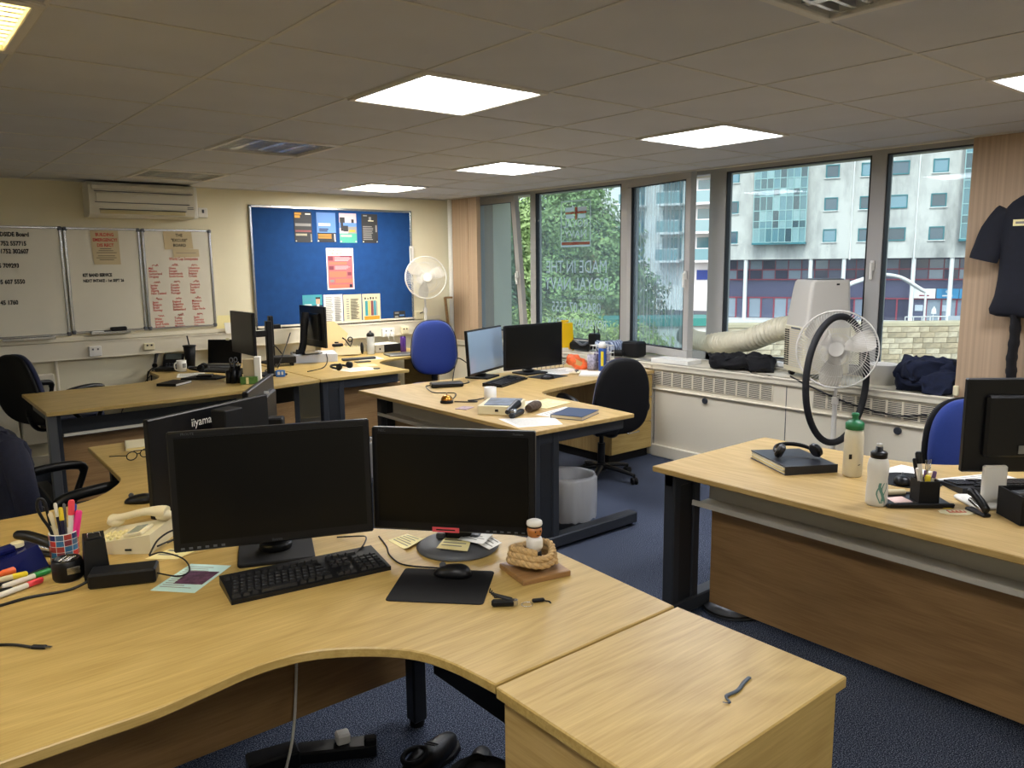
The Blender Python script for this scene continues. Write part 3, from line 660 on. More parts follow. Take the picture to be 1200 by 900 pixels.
# wooden frame piece leaning in the corner
t = thing('leaning_frame', 'narrow wooden batten frame leaning in the corner by the left pier', 'frame', (0, 0, 0)); a = MB(); a.box((3.90, 4.62, 1.0), (.02, .03, .50), T(3.9, 4.62, .78) @ RY(-6) @ T(-3.9, -4.62, -.78)); a.box((3.895, 4.62, 1.245), (.09, .03, .02)); obj('batten', a, PANX, t)
t = thing('wall_box', 'small cream junction box on the trunking by the standing fan', 'box', (3.57, YB-.03, 1.065)); a = MB(); a.box((0, 0, 0), (.10, .04, .085), b=.004); obj('lid', a, CRM, t); a = MB(); a.tube(smooth([(0, -.02, .02), (.05, -.04, .03), (.07, -.03, -.04)]), .005, 6); obj('lead', a, BLK, t)
# ================================================================ DESKS
DT = .725
def arcpts(pts, k=5): return [(p.x, p.y) for p in smooth([(x, y, 0) for x, y in pts], k)]
def desktop(parent, outline, m, z0=.700, z1=DT):
    d = MB(); d.prism(outline, z0, z1, b=.003); return obj('desktop', d, m, parent)
def leg_frame(parent, x, y, ax, post_off=.13, ln=.72, d=1):
    "C-leg: wide post, top beam and foot running along ax ('x' or 'y') in direction d"
    def P(a, b_): return (x+a*d, y+b_) if ax == 'x' else (x+b_, y+a*d)
    def bx(name, a0, a1, w_, z0, z1, mt, bb=.006, off=0):
        c = P((a0+a1)/2, off); s = (abs(a1-a0), w_, z1-z0) if ax == 'x' else (w_, abs(a1-a0), z1-z0)
        k = MB(); k.box((c[0], c[1], (z0+z1)/2), s, b=bb); return obj(name, k, mt, parent)
    bx('leg_post', 0, .05, .06, .05, .695, GRAPH); bx('leg_post', .14, .19, .06, .05, .695, GRAPH)
    bx('cable_cover', .05, .14, .045, .08, .66, GRAPHD, .003)
    bx('top_beam', .0, ln, .05, .625, .699, GRAPH); bx('foot', -.02, ln+.12, .075, .02, .085, GRAPH)
    for a in (.02, ln+.08):
        c = P(a, 0); k = MB(); k.cyl((c[0], c[1], 0), .022, .02, 14); obj('foot_pad', k, BLKM, parent)
def tray_panel(parent, p0, p1, inward, z_tray=.55, z_p0=.06, z_p1=.49, mt=PANY, tm=None):
    "cable tray and modesty panel along the segment p0-p1; inward is the unit offset under the desk"
    P0, P1, n = Vector(p0), Vector(p1), Vector(inward); dv = P1-P0; L = dv.length; ang = math.degrees(math.atan2(dv.y, dv.x))
    M = T(P0.x, P0.y, 0) @ RZ(ang); s = 1 if (RZ(-ang) @ Vector((n.x, n.y, 0))).y > 0 else -1
    a = MB()
    a.box((L/2, s*.06, z_tray-.01), (L, .13, .004), M); a.box((L/2, s*.125, z_tray+.035), (L, .004, .09), M); ct = obj('cable_tray', a, tm or TRAYM, parent); a = MB(); a.box((L/2, 0, z_tray), (L, .01, .022), M, b=.003); obj('tray_lip', a, TRAYM, ct)
    b_ = MB(); b_.box((L/2, s*.14, (z_p0+z_p1)/2), (L-.02, .018, z_p1-z_p0), M, b=.002); obj('modesty_panel', b_, mt, parent)

# front corner desk
t = thing('corner_desk', 'light oak corner desk in the foreground with two monitors and a curved front cutout', 'desk', (0, 0, 0)); DESK_F = t
out = [(.490, -1.262), (.535, -.62), (.505, -.55), (.06, -.055), (-1.35, -.055), (-1.35, -.888)]+arcpts([(-.80, -.889), (-.689, -.889), (-.582, -.872), (-.462, -.853), (-.347, -.868), (-.247, -.928), (-.162, -1.016), (-.122, -1.123), (-.103, -1.262)])
desktop(t, out, OAKX)
tray = MB(); tray.box((-.48, -.20, .40), (1.58, .018, .51), b=.002); obj('modesty_panel', tray, PANX, t)
k = MB(); k.box((.345, -.78, .45), (.018, .86, .49)); obj('side_panel', k, GRAPHD, t)
k = MB(); k.box((.30, -.29, .36), (.055, .055, .68), b=.006); obj('leg_post', k, GRAPHD, t); k = MB(); k.cyl((.30, -.29, 0), .025, .03, 14); obj('foot_pad', k, BLKM, t)
k = MB(); k.box((-1.28, -.45, .36), (.05, .7, .67), b=.006); obj('end_panel', k, GRAPHD, t)
# second corner desk, mirrored behind it
t = thing('corner_desk', 'light oak corner desk with a left hand cutout, behind the front desk', 'desk')
out = [(.50, 1.80), (-.272, 1.80)]+arcpts([(-.285, 1.30), (-.290, 1.159), (-.300, 1.039), (-.350, .932), (-.43, .83), (-.507, .779), (-.644, .750), (-.80, .748)], 5)+[(-1.35, .748), (-1.35, -.05), (.03, -.05), (.50, .45)]
desktop(t, out, OAKX)
leg_frame(t, -.2, 1.70, 'x', ln=.62); k = MB(); k.box((.43, 1.1, .36), (.018, 1.2, .56), b=.002); obj('modesty_panel', k, PANY, t)
k = MB(); k.box((-1.28, .35, .36), (.05, .7, .67), b=.006); obj('end_panel', k, GRAPHD, t)
# oak pedestal in the foreground
t = thing('pedestal', 'desk high light oak drawer pedestal at the bottom, right of the corner desk', 'pedestal', (0, 0, 0))
k = MB(); k.box((.192, -1.499, .7115), (.602, .458, .027), b=.003); obj('pedestal_top', k, OAKX, t)
k = MB(); k.box((.20, -1.497, .36), (.56, .43, .67)); obj('carcass', k, OAKX, t)
for z, h in ((.605, .17), (.43, .17), (.19, .29)):
    dr = MB(); dr.box((-.088, -1.497, z), (.018, .426, h), b=.002); d_ = obj('drawer', dr, OAKY, t)
    hd = MB(); hd.tube(smooth([(-.098, -1.56, z), (-.118, -1.555, z), (-.120, -1.497, z), (-.118, -1.44, z), (-.098, -1.435, z)], 4), .005, 8); obj('handle', hd, SILV, d_)
# middle window desk
t = thing('corner_desk', 'oak corner desk by the window with twin monitors and scattered papers', 'desk')
out = [(1.60, .58), (2.385, .565)]+arcpts([(2.41, .85), (2.43, 1.2), (2.45, 1.40), (2.52, 1.53), (2.75, 1.60), (3.10, 1.65), (3.41, 1.71)], 5)+[(3.41, 2.47), (1.60, 2.47)]
desktop(t, out, OAKY)
leg_frame(t, 1.655, .66, 'x', ln=.72); tray_panel(t, (1.70, .80), (1.70, 2.38), (1, 0), .555, .05, .53)
leg_frame(t, 1.72, 2.40, 'x', ln=.5)
t = thing('pedestal', 'desk high oak drawer pedestal against the heater casing behind the black chair', 'pedestal', (0, 0, 0))
k = MB(); k.box((3.668, 2.11, .7115), (.50, .80, .027), b=.003); obj('pedestal_top', k, OAKY, t)
k = MB(); k.box((3.668, 2.12, .385), (.48, .76, .62)); obj('carcass', k, OAKZ, t); k = MB(); k.box((3.668, 2.12, .04), (.46, .72, .07)); obj('plinth', k, BLKM, t)
for z, h in ((.60, .18), (.405, .19), (.19, .22)):
    dr = MB(); dr.box((3.668, 1.732, z), (.478, .018, h), b=.002); d_ = obj('drawer', dr, OAKX, t)
    hd = MB(); hd.tube(smooth([(3.60, 1.722, z+.05), (3.605, 1.70, z+.05), (3.73, 1.70, z+.05), (3.735, 1.722, z+.05)], 4), .005, 8); obj('handle', hd, SILV, d_)
# back left desk
t = thing('corner_desk', 'oak corner desk under the whiteboards with black phone and laptop', 'desk')
out = [(-.262, 3.0), (.5, 2.998), (1.0, 3.04), (1.63, 3.15), (1.63, 4.68), (.765, 4.68)]+arcpts([(.757, 4.40), (.74, 4.24), (.66, 4.06), (.50, 3.975), (.30, 3.962)])+[(-.262, 3.962)]
desktop(t, out, OAKX)
leg_frame(t, -.20, 3.10, 'y', ln=.70); 
for x in (-.225,): k = MB(); k.box((x, 3.10, .35), (.055, .06, .69), b=.006); obj('leg_post', k, STEEL, t)
tray_panel(t, (-.17, 3.06), (1.0, 3.10), (0, 1), .56, .03, .53, PANX, GRAPHD); k = MB(); k.box((1.28, 3.28, .3), (.5, .018, .5), T(1.28, 3.28, 0) @ RZ(9) @ T(-1.28, -3.28, 0)); obj('modesty_panel', k, PANX, t)
k = MB(); k.box((1.50, 3.7, .36), (.05, .8, .66), b=.006); obj('end_panel', k, GRAPHD, t)
# back right desk
t = thing('corner_desk', 'oak corner desk under the blue noticeboard with the blue chair pushed in', 'desk')
out = [(1.642, 3.152), (2.46, 3.17)]+arcpts([(2.463, 3.5), (2.50, 3.72), (2.62, 3.88), (2.85, 3.96), (3.1, 3.98)], 5)+[(3.38, 3.98), (3.38, 4.68), (1.642, 4.68)]
desktop(t, out, OAKX)
leg_frame(t, 1.67, 3.22, 'x', ln=.70); k = MB(); k.box((2.12, 3.35, .38), (.72, .018, .44), b=.002); obj('modesty_panel', k, PANX, t)
k = MB(); k.box((3.33, 4.33, .385), (.03, .62, .62), b=.003); obj('end_panel', k, OAKY, t)
# right hand desk
t = thing('corner_desk', 'oak desk at the right with folder, headphones and two drinks bottles', 'desk')
out = [(1.54, -.296), (2.40, -.296)]+arcpts([(2.41, -.7), (2.42, -.95), (2.48, -1.10), (2.62, -1.20), (2.9, -1.23)], 5)+[(3.35, -1.23), (3.35, -2.08), (1.54, -2.08)]
desktop(t, out, OAKY)
leg_frame(t, 1.60, -.34, 'x', ln=.72); tray_panel(t, (1.69, -.40), (1.69, -2.0), (1, 0), .555, .05, .53)
leg_frame(t, 1.60, -2.02, 'x', ln=.72)
# ================================================================ OFFICE CHAIRS
def chair(name, label, loc, rz, front, shell, arms=True, hb=.48, wb=.43, seat_h=.47, group='office swivel chairs', arm_z=.66, lean=8, zb_=.10):
    "local +y is where the sitter looks"
    t = thing(name, label, 'chair', loc, rz, group)
    Mb = T(0, -.20, seat_h+zb_) @ RX(lean) @ T(0, 0, hb/2)
    o = sup(wb, hb, .72, 44, .82, 1.0); bend = lambda x, z: -.35*x*x*2.0+.0
    a = MB(); a.pillow([(-x, z) for x, z in o], .085, Mb @ RZ(180), .5, 6, lambda x, z: .9*x*x, .02); obj('backrest', a, front, t)
    o2 = [(x*1.04, z*1.03) for x, z in o]
    a = MB(); a.pillow([(-x, z) for x, z in o2], .012, Mb @ T(0, -.022, 0) @ RZ(180), .5, 6, lambda x, z: .9*x*x, .06); obj('back_shell', a, shell, t)
    a = MB(); a.tube(smooth([(0, -.235, seat_h+.22), (0, -.26, seat_h+.06), (0, -.20, seat_h-.055), (0, -.05, seat_h-.07)], 5), [.03]*16, 10, flat=(1, .5)); obj('back_bar', a, BLK, t)
    a = MB(); a.tube([(0, -.25, seat_h+.05+.01*i) for i in range(8)], [.028+.006*(i % 2) for i in range(8)], 10); obj('bellows', a, BLKM, t)
    a = MB(); a.pillow(sup(.48, .46, .6, 40), .075, T(0, .03, seat_h) @ RX(-90), .4, 5); obj('seat', a, front, t)
    a = MB(); a.box((0, .0, seat_h-.055), (.20, .24, .04), b=.01); a.tube([(.09, .02, seat_h-.06), (.24, .02, seat_h-.07)], .007, 8); a.box((.26, .02, seat_h-.07), (.05, .025, .012), b=.004); obj('tilt_mechanism', a, BLK, t)
    if arms:
        for s in (-1, 1):
            p = [(s*.16, .05, seat_h-.045), (s*.27, .07, seat_h-.02), (s*.29, .12, seat_h+.08), (s*.285, .15, arm_z-.03), (s*.28, .09, arm_z), (s*.28, -.06, arm_z), (s*.275, -.16, arm_z-.02), (s*.28, -.19, arm_z-.08), (s*.28, -.10, seat_h+.06), (s*.27, -.02, seat_h-.03), (s*.16, -.04, seat_h-.045)]
            q = smooth(p, 4); a = MB(); a.tube(q, [.015+(.006 if v.z > arm_z-.04 else 0) for v in q], 10, flat=(1, 1.1)); obj('armrest', a, BLK, t)
    a = MB(); a.cyl((0, 0, .10), .028, .18, 16); a.cyl((0, 0, .26), .017, seat_h-.33, 14); obj('gas_lift', a, BLK, t)
    a = MB(); a.cyl((0, 0, .075), .045, .05, 18, b=.006); obj('base_hub', a, BLK, t)
    for k in range(5):
        an = 2*PI*k/5+.3; c, s = math.cos(an), math.sin(an)
        a = MB(); a.tube([(c*.03, s*.03, .105), (c*.15, s*.15, .092), (c*.27, s*.27, .07)], [.026, .022, .017], 8, flat=(.7, 1)); lg = obj('base_leg', a, BLK, t)
        a = MB(); M = T(c*.275, s*.275, .027) @ RZ(math.degrees(an)+35*k) @ RX(90)
        for z in (-.022, .006): a.cyl((0, 0, z), .027, .016, 16, M, b=.003)
        a.box((0, .012, 0), (.04, .02, .012), M, b=.003); a.cyl((c*.275, s*.275, .045), .008, .03, 8); obj('castor', a, BLKM, lg)
    return t
chair('office_chair', 'black and navy swivel chair behind the back left desk, seen from behind', (.03, 4.30, 0), -62, NAVYF, BLKM, hb=.54, wb=.48, arm_z=.715, lean=14, zb_=.0)
jc = chair('office_chair', 'black armchair at the left edge with a navy jacket over its back', (-.40, 1.48, 0), -80, BLKF, BLKM, hb=.42, seat_h=.45, zb_=.06, arm_z=.655)
chair('office_chair', 'bright blue swivel chair tucked in at the noticeboard desk', (3.02, 3.62, 0), 146, BLUEF, BLKM, arms=False, hb=.52, wb=.48, seat_h=.455, lean=4)
chair('office_chair', 'black swivel chair with navy front pulled up to the window desk', (3.08, 1.50, 0), -20, NAVYF, BLKM, hb=.56, wb=.45, seat_h=.43, arm_z=.64, lean=12, zb_=-.03)
chair('office_chair', 'blue fronted swivel chair with black shell at the right hand desk', (3.04, -1.16, 0), 153, BLUEF, BLKM, arms=False, hb=.44, wb=.42, seat_h=.38, lean=4)

# jacket draped over the left chair
def cloth_noise(seed, amp, f=9):
    from mathutils import noise as N
    def fn(p): 
        q = Vector((p.x*f+seed, p.y*f, p.z*f)); h = q*2.9; return p+Vector((N.noise(q), N.noise(q+Vector((7, 3, 1))), N.noise(q+Vector((2, 9, 5)))))*amp+Vector((N.noise(h), N.noise(h+Vector((7, 3, 1))), N.noise(h+Vector((2, 9, 5)))))*amp*.4
    return fn
t = thing('jacket', 'dark navy jacket draped over the chair back at the left edge', 'jacket', (-.40, 1.48, 0), -80)
NAVJ = mat('navy_jacket_cloth', '10142a', .9, vary=.2, vscale=60, bump=.3, bscale=120)
a = MB(); a.ell((0, -.285, .63), (.27, .075, .30), 40, 24, RX(0), .55, cloth_noise(3, .035, 8)); obj('jacket_body', a, NAVJ, t)
for s in (-1, 1):
    q = smooth([(s*.17, -.29, .88), (s*.26, -.29, .78), (s*.28, -.27, .58), (s*.26, -.25, .40)], 5); a = MB(); a.tube(q, [.06-.0015*i for i in range(len(q))], 14); obj('sleeve', a, NAVJ, t)
# ================================================================ MONITORS
def monitor(label, loc, rz, w, h, zb, bezel=.018, stand='square', tilt=0, poff=-.05, screen=SCRN, px=0.0, brand=None, depth=.045, backbrand=None, neck=BLK, base=None, name='monitor'):
    "screen faces local -y; loc is the stand's base; zb is the height of the panel's lower edge above the base"
    t = thing(name, label, 'monitor', loc, rz, 'computer monitors')
    M = T(px, poff, zb) @ RX(-tilt)
    a = MB(); a.box((0, .012, h/2), (w, .024, h), M, b=.004); a.box((0, .030, h*(.5 if not backbrand else .32)), (w*.72, .02 if backbrand else .035, h*(.66 if not backbrand else .4)), M, b=.009); obj('housing', a, BLK, t)
    a = MB(); a.box((0, -.0005, h/2+.004), (w-2*bezel, .003, h-2*bezel-.008), M); obj('screen', a, screen, t)
    if stand == 'square':
        a = MB(); a.prism(rrect(.225, .20, .012), 0, .012, T(0, 0, 0), b=.003); obj('stand_base', a, base or BLKM, t)
        a = MB(); a.box((0, .03, (zb+h*.45)/2), (.07, .035, zb+h*.45), b=.006); a.cyl((0, .02, .012), .05, .02, 20, b=.004); obj('stand_neck', a, neck, t)
        a = MB(); a.box((px/2, (poff+.06)/2+.01, zb+h*.45), (.07+abs(px), abs(poff)+.04, .06), b=.006); obj('tilt_bracket', a, neck, t)
    elif stand == 'round':
        a = MB(); a.lathe([(0, 0), (.125, 0), (.13, .006), (.115, .016), (.05, .024), (0, .025)], 36); obj('stand_base', a, base or BLKM, t)
        a = MB(); a.box((0, .02, (zb+h*.4)/2), (.085, .04, zb+h*.4), b=.008); obj('stand_neck', a, neck, t)
        a = MB(); a.box((px/2, (poff+.05)/2+.005, zb+h*.4), (.08+abs(px), abs(poff)+.03, .07), b=.006); obj('tilt_bracket', a, neck, t)
        
        for s_ in (-.055, .055): a = MB(); a.box((s_, .02, .033), (.03, .05, .02), b=.004); obj('hinge_cover', a, GREYP, t)
    elif stand == 'pole':
        a = MB(); a.box((0, 0, (zb+h*.75)/2), (.045, .05, zb+h*.75), b=.006); obj('stand_neck', a, neck, t)
        a = MB(); a.box((px/2, poff/2+.015, zb+h*.45), (.04+abs(px), abs(poff)-.02, .05), b=.006); obj('tilt_bracket', a, neck, t)
        a = MB(); a.prism(rrect(.24, .20, .03), 0, .012, b=.003); obj('stand_base', a, base or BLKM, t)
    elif stand == 'low':
        a = MB(); a.box((0, .012, (zb+.03)/2), (.085, .022, zb+.03), b=.006); a.prism(rrect(.20, .17, .03), 0, .010, b=.003); obj('stand_base', a, neck, t)
    elif stand == 'curved':
        a = MB(); q = smooth([(px*.2, .06, h*.85+zb), (px*.2, .085, zb+h*.4), (px*.2, .10, zb+.02), (px*.2, .13, .012), (px*.2, .17, .008)], 5); a.tube(q, .035, 12, flat=(.5, 1)); obj('stand_neck', a, neck, t)
        a = MB(); a.prism(rrect(.26, .20, .03), 0, .01, T(0, .06, 0), b=.003); obj('stand_base', a, BLKG, t)
    if brand:
        for s, x, z, sz in brand:
            a = MB(); a.text(s, sz, M @ T(x, -.0012, z) @ RX(90), 'CENTER', .95); obj('lettering', a, GREYP if sz < .02 else SILV, t)
    if backbrand:
        a = MB(); a.text(backbrand[0], backbrand[3], M @ T(backbrand[1], .0245, backbrand[2]) @ RZ(180) @ RX(90), 'CENTER', .9, .002); obj('lettering', a, PAPER, t)
    return t, M
z0 = DT
# front pair
t, M = monitor('large black monitor with square stand, left of the front pair', (-.145, -.215, z0), -21.8, .572, .352, .068, .019, 'square', 3, -.095, px=.005, brand=[('PROLITE', -.23, .341, .010), ('iiyama', .0, .006, .013)])
a = MB()
for k in range(6): a.box((-.262+k*.022, -.001, .010), (.010, .002, .006), M)
obj('buttons', a, GREYP, t)['kind'] = 'stuff'
t, M = monitor('smaller black monitor with round stand and red sticker, right of the front pair', (.312, -.545, z0), -50, .512, .322, .068, .019, 'round', 2, -.055, base=GREYP, brand=[('NEC', -.222, .309, .013), ('MultiSync', .205, .309, .009)])
STK = mat('red_sticker', 'd8505a', .6)
a = MB(); a.box((-.022, -.002, .007), (.085, .002, .015), M); s_ = obj('sticker', a, STK, t); a = MB(); a.box((-.022, -.0032, .007), (.06, .001, .004), M); obj('sticker_print', a, INKK, s_)
a = MB()
for k in range(6): a.box((.11+k*.022, -.001, .009), (.010, .002, .004), M)
obj('buttons', a, GREYP, t)['kind'] = 'stuff'
# second desk pair, backs towards the camera
t, M = monitor('black monitor seen from behind with pale maker name, on the second desk', (-.103, .365, z0), 205.8, .575, .345, .035, .012, 'pole', 0, -.045, backbrand=('iiyama', .057, .288, .042), px=.0)
a = MB(); a.box((-.005, .085, .18), (.088, .07, .32), M, b=.004); obj('rear_column', a, BLKM, t)
monitor('black monitor seen almost edge on, beyond the one with the maker name', (.29, .86, z0), 237, .56, .345, .03, .012, 'square', 0, -.05, neck=BLKM)
a = MB(); a.box((.0, .0, 0), (.003, .02, .045)); o = obj('asset_label', a, WHT); o.location = (.298, .90, 1.03); o.rotation_euler[2] = R(-33+90); tag(o, 'small white label on the back of the edge-on monitor', 'label')
# window desk pair
monitor('left window desk monitor with a pale sky reflection painted into its screen colour', (2.64, 2.375, z0), 25.6, .60, .345, .045, .012, 'square', 4, -.05, screen=mat('painted_reflection_screen', '8fa6bc', .08, spec=.9), name='monitor')  # pale sky reflection is painted in as the screen's base colour
monitor('right window desk monitor with a black screen, by the yellow sign', (3.06, 2.29, z0), -1.1, .605, .355, .050, .014, 'square', 0, -.06)
# back left desk
monitor('black monitor on a pole stand facing the back left chair', (1.46, 3.69, z0), -91, .50, .335, .19, .014, 'pole', 0, -.22)
monitor('black all in one screen seen from behind in front of the noticeboard', (2.13, 4.30, z0+.0785), 90, .52, .375, .06, .014, 'curved', 0, -.02, neck=BLKM)
t = thing('pole_stand', 'empty black pole stand left of the all in one screen', 'stand', (1.80, 4.47, z0)); a = MB(); a.box((0, 0, .22), (.04, .05, .42), b=.006); obj('pole', a, BLK, t); a = MB(); a.box((.05, 0, .33), (.08, .04, .04), b=.004); obj('bracket', a, BLK, t); a = MB(); a.prism(rrect(.2, .2, .02), 0, .012); obj('stand_base', a, BLKM, t)
# right hand desk
t, M = monitor('black monitor seen from behind on a white stand at the right edge', (2.05, -1.46, z0), 138.4, .46, .345, .115, .014, 'low', 0, -.03, neck=WHT, px=-.12)
a = MB(); a.box((.0, .052, .09), (.10, .002, .03), M); obj('rating_label', a, STEEL, t)
# ================================================================ LAPTOP, KEYBOARDS, MICE
KEY = mat('black_key', '1b1b1d', .45); 
def keyboard(label, loc, rz, single=False, brand=None, cable=None):
    t = thing('keyboard', label, 'keyboard', loc, rz, 'black keyboards')
    a = MB(); a.add([(-.225, -.085, 0), (.225, -.085, 0), (.225, .075, 0), (-.225, .075, 0), (-.225, -.085, .012), (.225, -.085, .012), (.225, .075, .026), (-.225, .075, .026)], [(3,2,1,0), (4,5,6,7), (0,1,5,4), (1,2,6,5), (2,3,7,6), (3,0,4,7)]); obj('body', a, BLK, t)
    sl = math.degrees(math.atan2(.014, .16))
    M = T(0, -.085, .012) @ RX(sl)
    rows = []
    for r, y in enumerate((.018, .037, .056, .075, .094)):
        if r == 0: rows += [(x, y, w_) for x, w_ in ((-.208, .022), (-.183, .018), (-.160, .018), (-.095, .096), (-.030, .018), (-.007, .018), (.016, .018), (.041, .022))]
        else: rows += [(-.21+.019*k+.004*r, y, .0165) for k in range(13)]+[(.042-.002*r, y, .024)]
    rows += [(-.21+.0205*k, .128, .016) for k in range(13)]
    for k in range(3): rows += [(.078+.019*k, .128, .0165), (.078+.019*k, .094, .0165), (.078+.019*k, .075, .0165), (.078+.019*k, .018, .0165)]
    rows.append((.097, .037, .0165))
    for r, y in enumerate((.018, .037, .056, .075, .094)): rows += [(.146+.019*k, y, .0165) for k in range(4)]
    rows.append((.146, .128, .03))
    if single:
        km = {}
        for x, y, w_ in rows:
            if w_ not in km:
                q = MB(); hw = w_/2; q.add([(-hw, -.008, 0), (hw, -.008, 0), (hw, .008, 0), (-hw, .008, 0), (-hw+.002, -.006, .008), (hw-.002, -.006, .008), (hw-.002, .005, .008), (-hw+.002, .005, .008)], [(4,5,6,7), (0,1,5,4), (1,2,6,5), (2,3,7,6), (3,0,4,7)]); km[w_] = q.mesh('key', KEY)
            o = put('key', km[w_], t); o.matrix_local = M @ T(x, y, 0)
        lg = MB()
        for x, y, w_ in rows[8:60]: lg.box((x-.002, y+.001, .0085), (.005, .005, .0006), M)
        obj('key_legends', lg, GREYP, t)['kind'] = 'stuff'
    else:
        q = MB()
        for x, y, w_ in rows: q.box((x, y, .003), (w_, .0155, .007), M)
        obj('keys', q, KEY, t)['kind'] = 'stuff'
    if brand: a = MB(); a.text(brand, .013, M @ T(.10, .145, .0012), 'CENTER', 1.2, .001); obj('lettering', a, SILV, t)
    return t
kb = keyboard('black full size keyboard in front of the front monitors', (-.155, -.452, z0), -8.5, True, 'DELL')
keyboard('black keyboard under the window desk monitors', (2.59, 2.03, z0), 25.5)
keyboard('black keyboard beside the white stand on the right desk', (2.30, -1.435, z0), 141.5)
keyboard('black keyboard lying askew on the back left desk', (1.26, 4.12, z0), -60)
def mouse(label, loc, rz):
    t = thing('computer_mouse', label, 'mouse', loc, rz, 'black mice')
    def sh(p): return Vector((p.x*(1-.12*math.copysign(1, p.y)*abs(p.y)/.055), p.y, max(p.z, -.0)*(1+.25*(-p.y/.055))))
    a = MB(); a.ell((0, 0, .002), (.031, .055, .030), 24, 12, None, .85, sh); obj('shell', a, BLK, t)
    a = MB(); a.cyl((-.004, .03, .0), .009, .008, 12, T(0, 0, .024) @ RY(90)); obj('scroll_wheel', a, GREYP, t); return t
def mat_pad(label, pts, mt=BLKM, z=z0, name='mouse_mat', cat='mouse mat'):
    a = MB(); a.prism(pts, z, z+.003, b=.0008); return tag(obj(name, a, mt), label, cat)
def rot_rect(cx, cy, w_, h_, rz, r=.012): return [(cx+x*math.cos(R(rz))-y*math.sin(R(rz)), cy+x*math.sin(R(rz))+y*math.cos(R(rz))) for x, y in rrect(w_, h_, r, 4)]
mat_pad('black mouse mat in the foreground by the rope ornament', rot_rect(.103, -.762, .265, .225, -46))
mouse('black corded mouse on the foreground mouse mat', (.165, -.725, z0+.003), 40)
mouse('black mouse on the dark mat at the window desk', (2.95, 1.955, z0+.003), 60)
mat_pad('dark mouse mat at the window desk under the right monitor', rot_rect(3.03, 2.045, .26, .22, 10), GRAPHD)
mouse('black mouse on the round mat at the right desk', (2.065, -1.135, z0+.003), -60)
mat_pad('round black mouse mat behind the clear bottle on the right desk', [(2.13+.12*math.cos(2*PI*i/36), -1.135+.12*math.sin(2*PI*i/36)) for i in range(36)])
mouse('black mouse half hidden by the rear facing monitor on the second desk', (-.325, .64, z0), 60)
# laptop on the back left desk
t = thing('laptop', 'open black laptop with a dark screen under the right whiteboard', 'laptop', (1.345, 4.50, z0), -44)
a = MB(); a.box((0, -.06, .009), (.31, .22, .016), b=.003); obj('base', a, GREYP, t); a = MB(); a.box((0, -.05, .018), (.27, .11, .003)); obj('keys', a, KEY, t)['kind'] = 'stuff'
M = T(0, .05, .017) @ RX(-8); a = MB(); a.box((0, .004, .112), (.31, .008, .215), M, b=.003); obj('lid', a, BLK, t); a = MB(); a.box((0, -.001, .112), (.29, .002, .185), M); obj('screen', a, SCRN, t)
a = MB(); a.box((.03, -.003, .222), (.03, .003, .02), M); obj('camera_cover', a, CRM, t)
# ================================================================ PAPERS AND BOOKS
def sheet(label, pts, mt=PAPER, z=z0, nl=0, name='paper', cat='paper', ink=INKG, th=.0009, lift=None):
    "paper sheet given by its four corners (first edge is the top of the text)"
    t = thing(name, label, cat, (0, 0, 0)); P = [Vector((p[0], p[1], 0)) for p in pts]
    n = 6; vs = []
    for k in (0, 1):
        for j in range(n+1):
            for i in range(n+1):
                u, v = i/n, j/n; q = (P[0]*(1-u)+P[1]*u)*(1-v)+(P[3]*(1-u)+P[2]*u)*v
                zz = (lift(u, v) if lift else 0); vs.append((q.x, q.y, z+zz+(th if k else 0)))
    m1 = (n+1)**2; fs = []
    for j in range(n):
        for i in range(n):
            a_ = j*(n+1)+i; fs += [(a_+m1, a_+1+m1, a_+n+2+m1, a_+n+1+m1), (a_+n+1, a_+n+2, a_+1, a_)]
    ed = [j for j in range(n+1)]+[(j+1)*(n+1)-1 for j in range(1, n+1)]+[n*(n+1)+i for i in range(n-1, -1, -1)]+[j*(n+1) for j in range(n-1, 0, -1)]
    for i in range(len(ed)): p, q = ed[i], ed[(i+1) % len(ed)]; fs.append((p, q, q+m1, p+m1))
    nz = (P[1]-P[0]).cross(P[3]-P[0]).z
    if nz < 0: fs = [f[::-1] for f in fs]
    a = MB(); a.add(vs, fs); obj('sheet', a, mt, t)
    if nl:
        a = MB(); rr = random.Random(len(label))
        for k in range(nl):
            v0 = .1+.82*k/nl; v1 = v0+.25/nl; u1 = .92-.35*rr.random()
            def pt(u, v): q = (P[0]*(1-u)+P[1]*u)*(1-v)+(P[3]*(1-u)+P[2]*u)*v; return (q.x, q.y, z+th+.0004+(lift(u, v) if lift else 0))
            f = (0, 1, 2, 3) if nz > 0 else (3, 2, 1, 0)
            a.add([pt(.08, v0), pt(u1, v0), pt(u1, v1), pt(.08, v1)], [f])
        obj('printed_lines', a, ink, t)['kind'] = 'stuff'
    return t
def rect4(cx, cy, w_, h_, rz):
    c, s = math.cos(R(rz)), math.sin(R(rz)); return [(cx+x*c-y*s, cy+x*s+y*c) for x, y in ((-w_/2, h_/2), (w_/2, h_/2), (w_/2, -h_/2), (-w_/2, -h_/2))]
def book(label, cx, cy, w_, h_, th, rz, cover, pages=PAPER, z=z0, name='notebook', cat='notebook'):
    t = thing(name, label, cat, (cx, cy, z), rz)
    a = MB(); a.box((0, 0, th/2), (w_-.008, h_-.008, th-.005)); obj('pages', a, pages, t)
    a = MB(); a.box((0, 0, .0012), (w_, h_, .0024), b=.0008); a.box((0, 0, th-.0012), (w_, h_, .0024), b=.0008); a.box((-w_/2+.0012, 0, th/2), (.0024, h_, th)); obj('cover', a, cover, t); return t
sheet('pale yellow handwritten note right of the foreground keyboard', [(.256, -.335), (.272, -.425), (.172, -.470), (.176, -.345)], PAPY, nl=5, lift=lambda u, v: .012*max(0, u-.7)**2*8)
